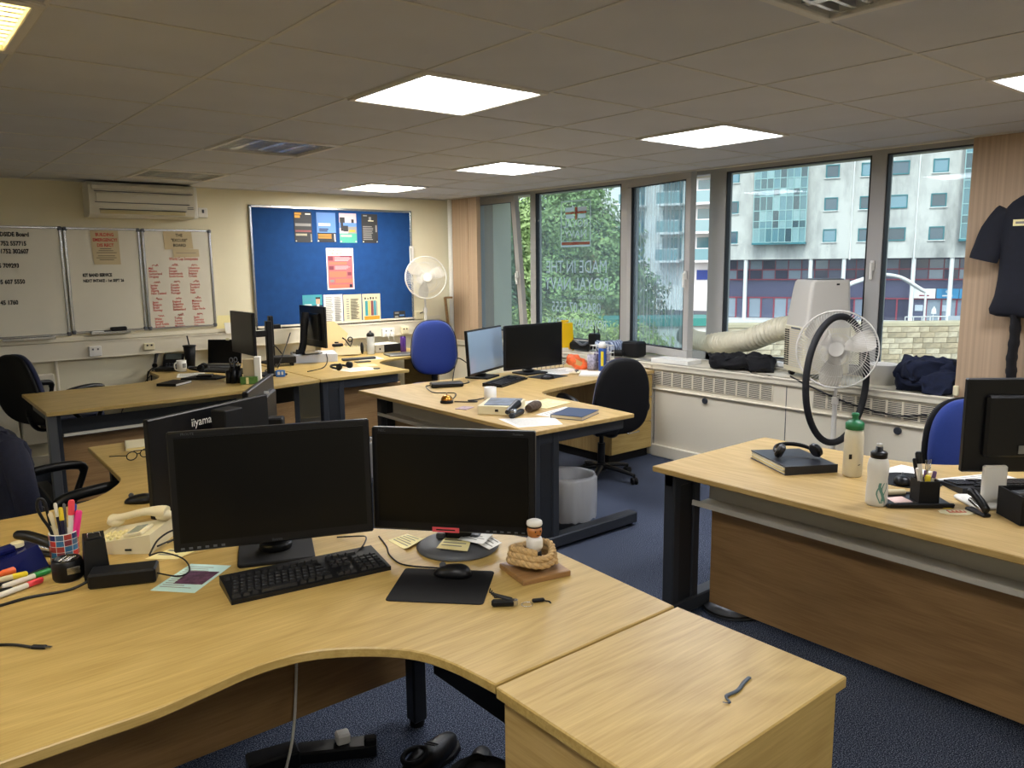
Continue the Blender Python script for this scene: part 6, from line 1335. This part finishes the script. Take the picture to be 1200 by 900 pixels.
# ================================================================ RIGHT DESK ITEMS
t = thing('ring_binder', 'black folder stuffed with papers under the headphones on the right desk', 'folder', (2.005, -.69, z0), -29)
a = MB(); a.box((0, 0, .002), (.24, .30, .004), b=.001); a.box((0.0, .0, .034), (.24, .30, .004), RY(1.2), b=.001); a.box((.0, -.150, .018), (.24, .004, .036)); obj('cover', a, mat('folder_black', '1b1e26', .4), t)
for k in range(7): a = MB(); a.box((-.004+.001*(k % 3), .004, .0055+k*.0038), (.225+.006*(k % 2), .285, .003), RZ(-.6+.5*(k % 3))); obj('paper_block', a, [PAPER, PAPY, CRM][k % 3], t)
headset('black over ear headphones resting on the stuffed folder', (2.02, -.69, z0+.038), -38, .085)
t = bottle('white drinks bottle with a green lid on the right desk', (2.035, -.945, z0), [(0, 0), (.034, 0), (.038, .006), (.038, .165), (.036, .185), (.030, .20), (0, .20)], mat('bottle_cream', 'ded8c0', .45), mat('lid_green', '1f7a4a', .4), [(0, .198), (.036, .198), (.037, .222), (.026, .232), (.013, .236), (.012, .25), (.015, .254), (.014, .264), (0, .266)])
a = MB(); a.text('POWERADE', .018, T(-.02, -.0385, .075) @ RX(90), 'CENTER', .7) if 0 else a.box((-.026, -.030, .088), (.016, .002, .02), RZ(-35)); a.box((-.012, -.036, .055), (.03, .001, .003)); obj('print', a, INKK, t)['kind'] = 'stuff'
t = bottle('frosted clear bottle with a black lid and green swirl on the right desk', (1.725, -1.195, z0), [(0, 0), (.034, 0), (.0375, .008), (.037, .06), (.034, .10), (.0365, .13), (.0365, .15), (.032, .17), (.024, .178), (0, .178)], FRB, BLK, [(0, .176), (.028, .176), (.029, .194), (.022, .20), (.013, .203), (.012, .216), (0, .217)])
a = MB(); a.lathe([(0, .216), (.009, .216), (.010, .228), (0, .23)], 16); obj('spout', a, WHT, t)
SW = mat('swirl_green', '5c8a84', .5); a = MB()
for k, (a0, wd) in enumerate(((228, 9), (240, 4), (214, 4), (250, 3))):
    vs = []
    for i in range(8):
        z = .015+.075*i/7; ph = R(a0+10*math.sin(i*.8+k)); ww = R(wd*(1-.5*abs(i/7-.5)))
        vs += [(.0378*math.cos(ph-ww), .0378*math.sin(ph-ww), z), (.0378*math.cos(ph+ww), .0378*math.sin(ph+ww), z)]
    a.add(vs, [(2*i, 2*i+1, 2*i+3, 2*i+2) for i in range(7)], None, True)
obj('swirl_print', a, SW, t)['kind'] = 'stuff'
t = thing('pen_tray', 'flat black pen tray behind the clear bottle on the right desk', 'tray', (1.845, -1.27, z0), -42)
a = MB(); a.box((0, 0, .006), (.235, .15, .012), b=.004); a.box((0, -.072, .013), (.235, .012, .012), b=.004); a.box((0, .072, .013), (.235, .012, .012), b=.004); obj('tray', a, BLK, t)
t = thing('pen_cube', 'square black pen pot standing on the pen tray', 'pot', (1.863, -1.305, z0+.0125), -42)
a = MB(); b = .034; 
for dx, dy, sx, sy in ((b, 0, .004, .072), (-b, 0, .004, .072), (0, b, .064, .004), (0, -b, .064, .004)): a.box((dx, dy, .04), (sx, sy, .08))
a.box((0, 0, .003), (.07, .07, .006)); obj('pot_walls', a, BLKM, t)
px, py, pz = 1.863, -1.305, z0+.02
LILAC = mat('pen_purple', '6a4a78', .4)
for lab, d0, d1, h, mt, cp, r_ in (('black marker leaning left in the square pot', (-.01, .01), (-.035, .03), .15, BLKM, BLK, .006), ('white pen at the left of the square pot', (-.015, 0), (-.05, .012), .12, WP, WP, .005), ('black and white striped ruler like stick in the square pot', (.0, .012), (-.004, .03), .17, WP, BLK, .010), ('yellow highlighter in the square pot', (.0, -.008), (-.006, -.01), .09, YLP, YLP, .009), ('purple ended pen at the right of the square pot', (.015, -.01), (.032, -.018), .10, WP, LILAC, .006), ('clear pen at the front of the square pot', (.012, .008), (.02, .01), .10, SILV, LILAC, .005)):
    pen(lab, (px+d0[0], py+d0[1], pz), (px+d1[0], py+d1[1], pz+h), mt, cp, r_, 'pens in the square pot')
t = thing('fork', 'silver fork standing in the square pot', 'fork', (px+.01, py, pz)); a = MB(); a.tube([(0, 0, 0), (.006, .002, .10)], .003, 6)
for k in range(4): a.tube([(.006, .002, .098), (-.006+.008*k, .004-.002*k, .108), (-.005+.008*k, .006-.003*k, .142)], .0016, 5)
obj('tines', a, SILV, t)
sheet('pink and white notes lying in the pen tray', [(1.79, -1.20), (1.85, -1.23), (1.81, -1.29), (1.75, -1.25)], mat('pink_note', 'e8c8c0', .7), z0+.0125, 0)
t = thing('glue_stick', 'white glue tube lying in the pen tray', 'tube', (0, 0, 0)); a = MB(); a.tube([(1.80, -1.155, z0+.022), (1.885, -1.225, z0+.022)], .011, 12); obj('barrel', a, CRP, t)
sheet('white printed sheets in front of the keyboard on the right desk', [(2.20, -1.18), (2.52, -1.32), (2.46, -1.47), (2.20, -1.36)], PAPER, z0, 7)
sheet('white sheet behind the clear bottle on the right desk', [(2.18, -.98), (2.36, -1.0), (2.34, -1.14), (2.20, -1.12)], PAPER, z0, 0)
t = thing('badge', 'flat orange and cream embroidered badge by the pen tray', 'badge', (1.845, -1.425, z0), -42)
a = MB(); a.prism([(.06*math.cos(2*PI*i/24)*(1+.08*(i % 2)), .032*math.sin(2*PI*i/24)*(1+.08*(i % 2))) for i in range(24)], 0, .002); obj('patch', a, CRM, t); a = MB(); a.box((.0, .004, .0028), (.06, .024, .0016)); obj('red_block', a, mat('badge_red', 'c85a3a', .6), t)
a = MB()
for k in range(4): a.box((-.021+.014*k, .004, .004), (.008, .013, .001))
obj('badge_letters', a, CRM, t)['kind'] = 'stuff'; a = MB(); a.box((-.0, .05, .0014), (.04, .016, .0028), RZ(10)); obj('yellow_tab', a, YLP, t)
t = thing('desk_organiser', 'black mesh organiser box below the right hand monitor', 'organiser', (1.955, -1.625, z0), -42); a = MB(); a.box((0, 0, .005), (.16, .14, .01)); 
for dx, dy, sx, sy, h in ((-.08, 0, .006, .14, .10), (.08, 0, .006, .14, .10), (0, .067, .16, .006, .10), (0, -.067, .16, .006, .06), (0, .0, .16, .004, .085)): a.box((dx, dy, h/2), (sx, sy, h))
obj('box_walls', a, BLKM, t); a = MB(); a.box((-.02, .03, .088), (.06, .04, .006), RZ(10)); obj('card', a, STEEL, t)
# ================================================================ OUTSIDE
def stained(name, c1, c2, scale=.5, rough=.85, zs=.25, amt=(.42, .75)):
    m = bpy.data.materials.new(name); m.use_nodes = True; t = m.node_tree; b = t.nodes['Principled BSDF']; tc = t.nodes.new('ShaderNodeTexCoord')
    mp = t.nodes.new('ShaderNodeMapping'); mp.inputs['Scale'].default_value = (1, 1, zs); n = t.nodes.new('ShaderNodeTexNoise'); n.inputs['Scale'].default_value = scale; n.inputs['Detail'].default_value = 8; n.inputs['Roughness'].default_value = .7
    rp = t.nodes.new('ShaderNodeValToRGB'); rp.color_ramp.elements[0].position = amt[0]; rp.color_ramp.elements[1].position = amt[1]; rp.color_ramp.elements[0].color = cr(c1); rp.color_ramp.elements[1].color = cr(c2)
    t.links.new(tc.outputs['Object'], mp.inputs[0]); t.links.new(mp.outputs[0], n.inputs['Vector']); t.links.new(n.outputs['Fac'], rp.inputs[0]); t.links.new(rp.outputs[0], b.inputs['Base Color']); b.inputs['Roughness'].default_value = rough; return m
REND = stained('weathered_render', 'd4d5d0', '8e908e', .45, zs=.35, amt=(.44, .70)); STON = stained('stone_wall', 'd8c8a0', '9c8a66', 2.2, zs=1.6, amt=(.35, .68))
TEAL = mat('teal_frame', '2c7c86', .4); TEALG = [mat('bay_pane_'+c, c, .08, spec=.8) for c in ('56808a', '46666e', '7aa0a6', '5e8c98', '34505a', '8cb0b4')]
DPAN = [mat('window_pane_'+c, c, .08, spec=.8) for c in ('4a6272', '6f98a8', '3c505e')]
SHOPG = [mat('shop_pane_'+c, c, .1, spec=.8) for c in ('565a74', '7a8496', '8c9aa8', '3c3c54')]; REDF = mat('red_shop_frame', '8c2a40', .45); SPAN = mat('spandrel', '4a4a68', .4); OUTW = mat('outdoor_white', 'ececea', .5); ASPH = mat('asphalt', '5a5a5c', .9); GRASS = mat('grass_bank', '5c8a34', .95, vary=.4, vscale=1.2)
m = MB(); m.box((40, 20, -4.3), (70, 90, .2)); o = struct('ground_outside', m, ASPH)
F0 = (53.07, 23.41, 0); FR = -64.4
t = thing('apartment_building', 'white rendered apartment block with glass bays across the street', 'building', F0, FR)
a = MB(); a.box((.4, 3, 6.9), (22.6, 6, 10.4)); obj('wall', a, REND, t)
a = MB(); a.box((.4, 3.9, -.6), (22.6, 4.4, 4.6)); obj('recessed_wall', a, SPAN, t)
a = MB(); a.box((.4, 3, -2.9), (24, 8, .5)); obj('plinth', a, OUTW, t)
pm = {}
def outpane(x0, x1, z0_, z1_, y, mt, parent, nm='pane'):
    key = (round(x1-x0, 3), round(z1_-z0_, 3), mt.name)
    if key not in pm: q = MB(); q.box((0, 0, 0), (x1-x0, .03, z1_-z0_)); pm[key] = q.mesh(nm, mt)
    return put(nm, pm[key], parent, ((x0+x1)/2, y, (z0_+z1_)/2))
def fwin(x0, x1, z0_, z1_, k):
    f = MB(); w_ = .07
    for xc, zc, dx, dz in (((x0+x1)/2, z0_, x1-x0+w_, w_), ((x0+x1)/2, z1_, x1-x0+w_, w_), (x0, (z0_+z1_)/2, w_, z1_-z0_), (x1, (z0_+z1_)/2, w_, z1_-z0_)): f.box((xc, -.02, zc), (dx, .14, dz))
    o = obj('window', f, TEAL, t); outpane(x0, x1, z0_, z1_, -.02, DPAN[k % 3], o)
    if x1-x0 < 1.0: q = MB(); q.box(((x0+x1)/2, -.05, z0_-.06), (x1-x0+.2, .14, .05)); obj('sill', q, OUTW, o)
k = 0
for z in (9.45, 7.28, 5.06, 2.9):
    for x0, x1 in ((-10.43, -9.6), (-3.7, -2.89), (-1.44, -.45), (.35, 1.44), (2.89, 3.74), (9.2, 10.0)): fwin(x0, x1, z, z+.82, k); k += 2 if k % 5 else 1
def bay(x0, x1, z0_, z1_, nx):
    b = MB(); b.box(((x0+x1)/2, -.30, (z0_+z1_)/2), (x1-x0-.1, .62, z1_-z0_-.1)); bo = obj('bay_window', b, DPAN[2], t)
    zs = [z0_]; hs = (.98, .52, .72)
    while zs[-1] < z1_-.1: zs.append(min(z1_, zs[-1]+hs[(len(zs)-1) % 3]))
    rr = random.Random(int(x0*10)); dx = (x1-x0)/nx
    for j in range(len(zs)-1):
        for i in range(nx):
            bow = -.66-.25*math.sin(PI*(i+.5)/nx); o = outpane(x0+dx*i+.03, x0+dx*(i+1)-.03, zs[j]+.03, zs[j+1]-.03, bow, TEALG[rr.randrange(6)], bo)
    g = MB()
    for z in zs:
        for i in range(nx): g.box((x0+dx*(i+.5), -.66-.25*math.sin(PI*(i+.5)/nx), z), (dx, .10, .055))
    for i in range(nx+1): g.box((x0+dx*i, -.66-.25*math.sin(PI*i/nx), (z0_+z1_)/2), (.05, .12, z1_-z0_))
    obj('glazing_bars', g, mat('bay_bars', '9cc4c4', .4), bo)
    g = MB(); g.box(((x0+x1)/2, -.4, z0_-.08), (x1-x0+.1, .95, .14)); obj('bay_floor', g, TEAL, bo)
bay(-8.4, -4.85, 2.9, 11.0, 8); bay(4.65, 8.2, 2.9, 11.0, 8)
for x in (-1.92, 2.07): a = MB(); a.cyl((x, -.06, 1.62), .05, 10, 8); obj('rain_pipe', a, OUTW, t)
# ground storeys: columns, red frames, glazing, signs
for x in (-8.95, -4.46, -2.27, 2.1, 4.37, 9.0): a = MB(); a.cyl((x, .2, -2.65), .14, 4.35, 16); obj('column', a, OUTW, t)
rr = random.Random(12)
fr = MB()
for i in range(24):
    x0, x1 = -10.7+i*.92, -10.7+(i+1)*.92
    for z0_, z1_ in ((.95, 1.6), (.25, .92), (-2.6, -1.15)): outpane(x0+.04, x1-.04, z0_, z1_, 1.66, SHOPG[rr.randrange(4)], t, 'shop_pane')
    fr.box((x0, 1.62, -1.9), (.10, .10, 1.5)); fr.box((x0, 1.64, .92), (.05, .06, 1.4))
for z in (-1.12, .22, .94): fr.box((.4, 1.62, z), (22.4, .10, .09))
obj('shop_frame', fr, REDF, t)
for k_, (x0, x1, mt, ink) in enumerate(((2.22, 3.60, OUTW, REDF), (3.66, 5.0, mat('sign_blue_board', '2f86b4', .5), OUTW), (5.04, 6.6, bpy.data.materials['sign_blue_board'], OUTW))):
    a = MB(); a.box(((x0+x1)/2, 1.45, -.74), (x1-x0, .12, .66)); s_ = obj('shop_sign', a, mt, t)
    a = MB(); cx = (x0+x1)/2; a.tube([(cx-.12, 1.37, -.60), (cx-.02, 1.37, -.52), (cx+.10, 1.37, -.58), (cx+.04, 1.37, -.66), (cx-.10, 1.37, -.66)], .025, 6); a.box((cx, 1.38, -.88), (.62, .02, .09)); obj('sign_logo', a, ink, s_)['kind'] = 'stuff'
for x in (2.35, 4.0): a = MB(); a.box((x+.3, 1.6, -1.75), (.5, .03, .42)); obj('window_notice', a, mat('notice_white%d' % int(x), 'b8c4d0', .5), t)
# second block with turquoise balconies further left
t = thing('balcony_building', 'pale block with turquoise balconies seen through the open window gap', 'building', F0, FR)
a = MB(); a.box((-17.5, 5, 5), (12.6, 6, 14.4)); obj('wall', a, OUTW, t)
for z in (10.3, 8.15, 6.0, 3.85, 1.7):
    for x in (-12.2, -14.9, -17.9):
        b = MB(); b.box((x, 1.2, z-.08), (1.9, 1.6, .16)); bo = obj('balcony', b, OUTW, t)
        outpane(x-.9, x+.9, z, z+.85, .42, TEALG[2], bo, 'balcony_glass'); outpane(x-.75, x+.75, z+.1, z+1.75, 1.96, TEALG[0], bo, 'balcony_door'); r_ = MB(); r_.box((x, .42, z+.88), (1.9, .06, .05)); obj('handrail', r_, OUTW, bo)
outpane(-12.9, -11.6, .2, .95, 1.95, mat('blue_window', '2f4a9c', .2), t, 'blue_window')
# far grey roofed house above the tree and pale neighbour wall by the left window
t = thing('far_house', 'grey roofed house showing above the tree top', 'building', (57, 54.5, 0), -50)
a = MB(); a.box((0, 0, 4), (9, 6, 15.5)); obj('wall', a, OUTW, t); a = MB(); a.box((0, 0, 11.0), (9.6, 6.6, 1.6)); obj('roof', a, mat('slate_grey', '5c6064', .8), t); a = MB(); a.box((1.0, -3.05, 11.0), (1.8, .3, .9)); obj('dormer_window', a, TEALG[2], t)
t = thing('neighbour_wall', 'pale blue grey wall edge outside the tilted window', 'wall', (0, 0, 0))
a = MB(); a.box((10.0, 13.6, 1.0), (1.0, 3.6, 11)); obj('wall_slab', a, stained('pale_blue_render', 'ccdae4', 'a8bac8', .8), t)
# stone retaining wall, railings, banks
A, B = Vector((18.9, 17.35, 0)), Vector((38, 1.8, 0)); d = (B-A); L = d.length; ang = math.degrees(math.atan2(d.y, d.x))
t = thing('retaining_wall', 'long buff stone retaining wall below the street', 'wall', (A.x, A.y, 0), ang)
a = MB(); a.box((L/2, 0, -2.55), (L, .5, 3.9)); obj('core', a, STON, t)
rr = random.Random(4); sm = []
STS = [mat('stone_'+c, c, .9, vary=.3, vscale=6, bump=.5, bscale=12) for c in ('c6b698', 'b8a686', 'ccbea2', 'ac9c7e')]
for wdt in (.34, .48, .66):
    for mt in STS: q = MB(); q.box((0, 0, 0), (wdt, .10, .185), b=.015); sm.append((wdt, q.mesh('stone', mt)))
cnt = 0
for r_ in range(7):
    x = 2.4+rr.random()*.3
    while x < 15.4 and cnt < 290:
        wdt, me = sm[rr.randrange(len(sm))]; put('stone', me, t, (x+wdt/2, -.28+.02*rr.random(), -.86-r_*.195)); x += wdt+.01; cnt += 1
a = MB(); a.box((L/2, 0, -.67), (L, .62, .16), b=.02); obj('coping', a, mat('coping_stone', 'c8bc9c', .9, vary=.15, vscale=2), t)
t = thing('railing', 'short white railing on the street above the stone wall', 'railing', (0, 0, 0))
a = MB(); p, q = Vector((31.7, 12.0, 0)), Vector((33.1, 10.95, 0))
for z in (-.72, -.95): a.tube([p+Vector((0, 0, z)), q+Vector((0, 0, z))], .022, 6)
obj('rails', a, OUTW, t); 
for k in range(6): v = p+(q-p)*k/5; a = MB(); a.cyl((v.x, v.y, -1.25), .022, .55, 8); obj('post', a, OUTW, t)
t = thing('grey_screen', 'pale grey screen panel on the street right of the railing', 'panel', (33.55, 10.55, -1.25), -52); a = MB(); a.box((0, 0, 0), (1.0, .06, 1.1)); obj('panel_face', a, mat('screen_grey', 'b8c0c8', .5), t)
for s in (-.45, .45): a = MB(); a.cyl((s, .05, -.55), .03, 1.1, 8); obj('post', a, OUTW, t)
t = thing('street_sign', 'small white pointed sign on a post behind the railing', 'sign', (32.9, 11.4, 0), -52); a = MB(); a.prism([(-.10, -.62), (.10, -.62), (.08, -.45), (0, -.30), (-.08, -.45)], 0, .03, RX(90)); obj('sign_face', a, OUTW, t); a = MB(); a.cyl((0, .03, -1.25), .02, .8, 8); obj('post', a, OUTW, t)
t = thing('arched_canopy', 'white arched canopy tube in front of the shops', 'canopy', (0, 0, 0))
P_ = [(42.2, 20.6, -.35), (42.67, 20.22, .13), (43.43, 19.67, .47), (44.0, 19.2, .68), (44.52, 18.82, .74), (45.18, 18.24, .54), (45.88, 17.55, -.05), (46.1, 17.3, -.25)]
a = MB(); a.tube(smooth(P_, 6), .10, 10); a.tube(smooth([(x+.5, y+.4, z+.02) for x, y, z in P_], 6), .08, 8); obj('arch_tube', a, OUTW, t)
for p in (P_[0], P_[-1]): a = MB(); a.cyl((p[0], p[1], -2.7), .06, 2.6+p[2], 10); obj('post', a, OUTW, t)
# trees and shrubs: real leaf cards on branched crowns
LEAFM = [mat('leaf_'+c, c, .6, vary=.35, vscale=1.5) for c in ('86a468', '5e7e58', 'a4ba6c')]
def crown(label, base, blobs, mt, n, size, seed, trunk=None, name='tree', cat='tree', group='trees and shrubs outside the window'):
    t = thing(name, label, cat, base, 0, group); rr = random.Random(seed); a = MB(); vs = []; fs = []
    tot = sum(b[3]**2 for b in blobs)
    for bx_, by_, bz_, br, sq in [(b[0], b[1], b[2], b[3], b[4] if len(b) > 4 else .85) for b in blobs]:
        for _ in range(int(n*br*br/tot)):
            u = rr.uniform(-1, 1); th = rr.uniform(0, 2*PI); s = math.sqrt(1-u*u); rd = br*(1-.45*rr.random()**2)*(1+.12*math.sin(5*th+3*u)+.10*math.sin(9*u+2*th))
            c = Vector((bx_+rd*s*math.cos(th), by_+rd*s*math.sin(th), bz_+rd*u*sq))
            nn = Vector((s*math.cos(th), s*math.sin(th), u))+Vector((rr.uniform(-.8, .8), rr.uniform(-.8, .8), rr.uniform(-.4, .9))); nn.normalize()
            t1 = nn.orthogonal().normalized(); t2 = nn.cross(t1); an = rr.uniform(0, 6.28); e1 = t1*math.cos(an)+t2*math.sin(an); e2 = nn.cross(e1); z = size*rr.uniform(.6, 1.3); o = len(vs)
            vs += [c-e1*z, c+e2*z*.5+nn*z*.1, c+e1*z, c-e2*z*.5+nn*z*.1]; fs.append((o, o+1, o+2, o+3))
    a.add(vs, fs); obj('foliage', a, mt, t)['kind'] = 'stuff'
    if trunk:
        a = MB(); a.tube(smooth(trunk, 4), [.28-.012*i for i in range(len(trunk)*4-3)], 9); obj('trunk', a, mat('bark', '5a4632', .9, vary=.3, vscale=3), t)
        for k in range(min(6, len(blobs))): b = blobs[k]; a = MB(); a.tube(smooth([trunk[-2], ((trunk[-1][0]+b[0])/2, (trunk[-1][1]+b[1])/2, (trunk[-1][2]+b[2])/2-.2), (b[0], b[1], b[2])], 4), [.12-.01*i for i in range(9)], 6); obj('branch', a, bpy.data.materials['bark'], t)
    return t
crown('large sunlit green tree filling the lettered window', (20.8, 21.2, -4.2), [(0, 0, 7.2, 2.3), (-1.3, 1.0, 6.2, 1.9), (1.3, -1.1, 6.3, 1.8), (-.6, .4, 5.0, 2.2), (1.6, -1.4, 4.6, 1.7), (-2.2, 2.0, 4.8, 1.8), (.4, -.4, 3.6, 2.0), (.6, -.6, 8.4, 1.3)], LEAFM[0], 42000, .095, 1, [(0, 0, 0), (.1, 0, 2), (0, .1, 4), (0, 0, 6.6)])
crown('darker green tree behind the tilted window sash', (17.2, 22.2, -4.2), [(0, 0, 5.8, 2.0), (-.8, .8, 4.2, 1.8), (.8, -.6, 4.0, 1.6), (.2, .2, 7.4, 1.5)], LEAFM[1], 20000, .09, 2, [(0, 0, 0), (0, 0, 2), (.1, 0, 3.4), (0, 0, 5.4)])
crown('bright yellow green shrubs at the foot of the tilted window view', (13.0, 14.6, -4.2), [(0, 0, 3.4, 1.1), (-.8, .9, 3.2, 1.0), (.9, -.9, 3.3, 1.1)], LEAFM[2], 9000, .07, 3, name='shrub', cat='shrub')
crown('bright shrubs on the bank below the large tree', (16.6, 15.6, -4.2), [(0, 0, 3.2, 1.3), (1.2, -1.3, 2.9, 1.2), (-1.1, 1.2, 3.3, 1.2)], LEAFM[2], 12000, .075, 4, name='shrub', cat='shrub')
crown('dark tree mass in the gap between the big tree and the pale block', (26.5, 25.5, -4.2), [(0, 0, 6, 2.6), (-2, 1.8, 7, 2.4), (1.5, -1.6, 4, 2.0)], LEAFM[1], 16000, .12, 5, [(0, 0, 0), (0, 0, 2.5), (0, 0, 5)])
t = thing('green_shed', 'low teal roofed shed beyond the hose', 'shed', (19.45, 14.85, -4.2), -39); a = MB(); a.box((0, 0, 1.9), (3.6, 1.6, 3.8)); obj('wall', a, mat('shed_white', 'd4d8d0', .7), t); a = MB(); a.box((0, 0, 3.85), (3.8, 1.8, .25)); obj('roof', a, mat('shed_teal', '3a8a80', .5), t)
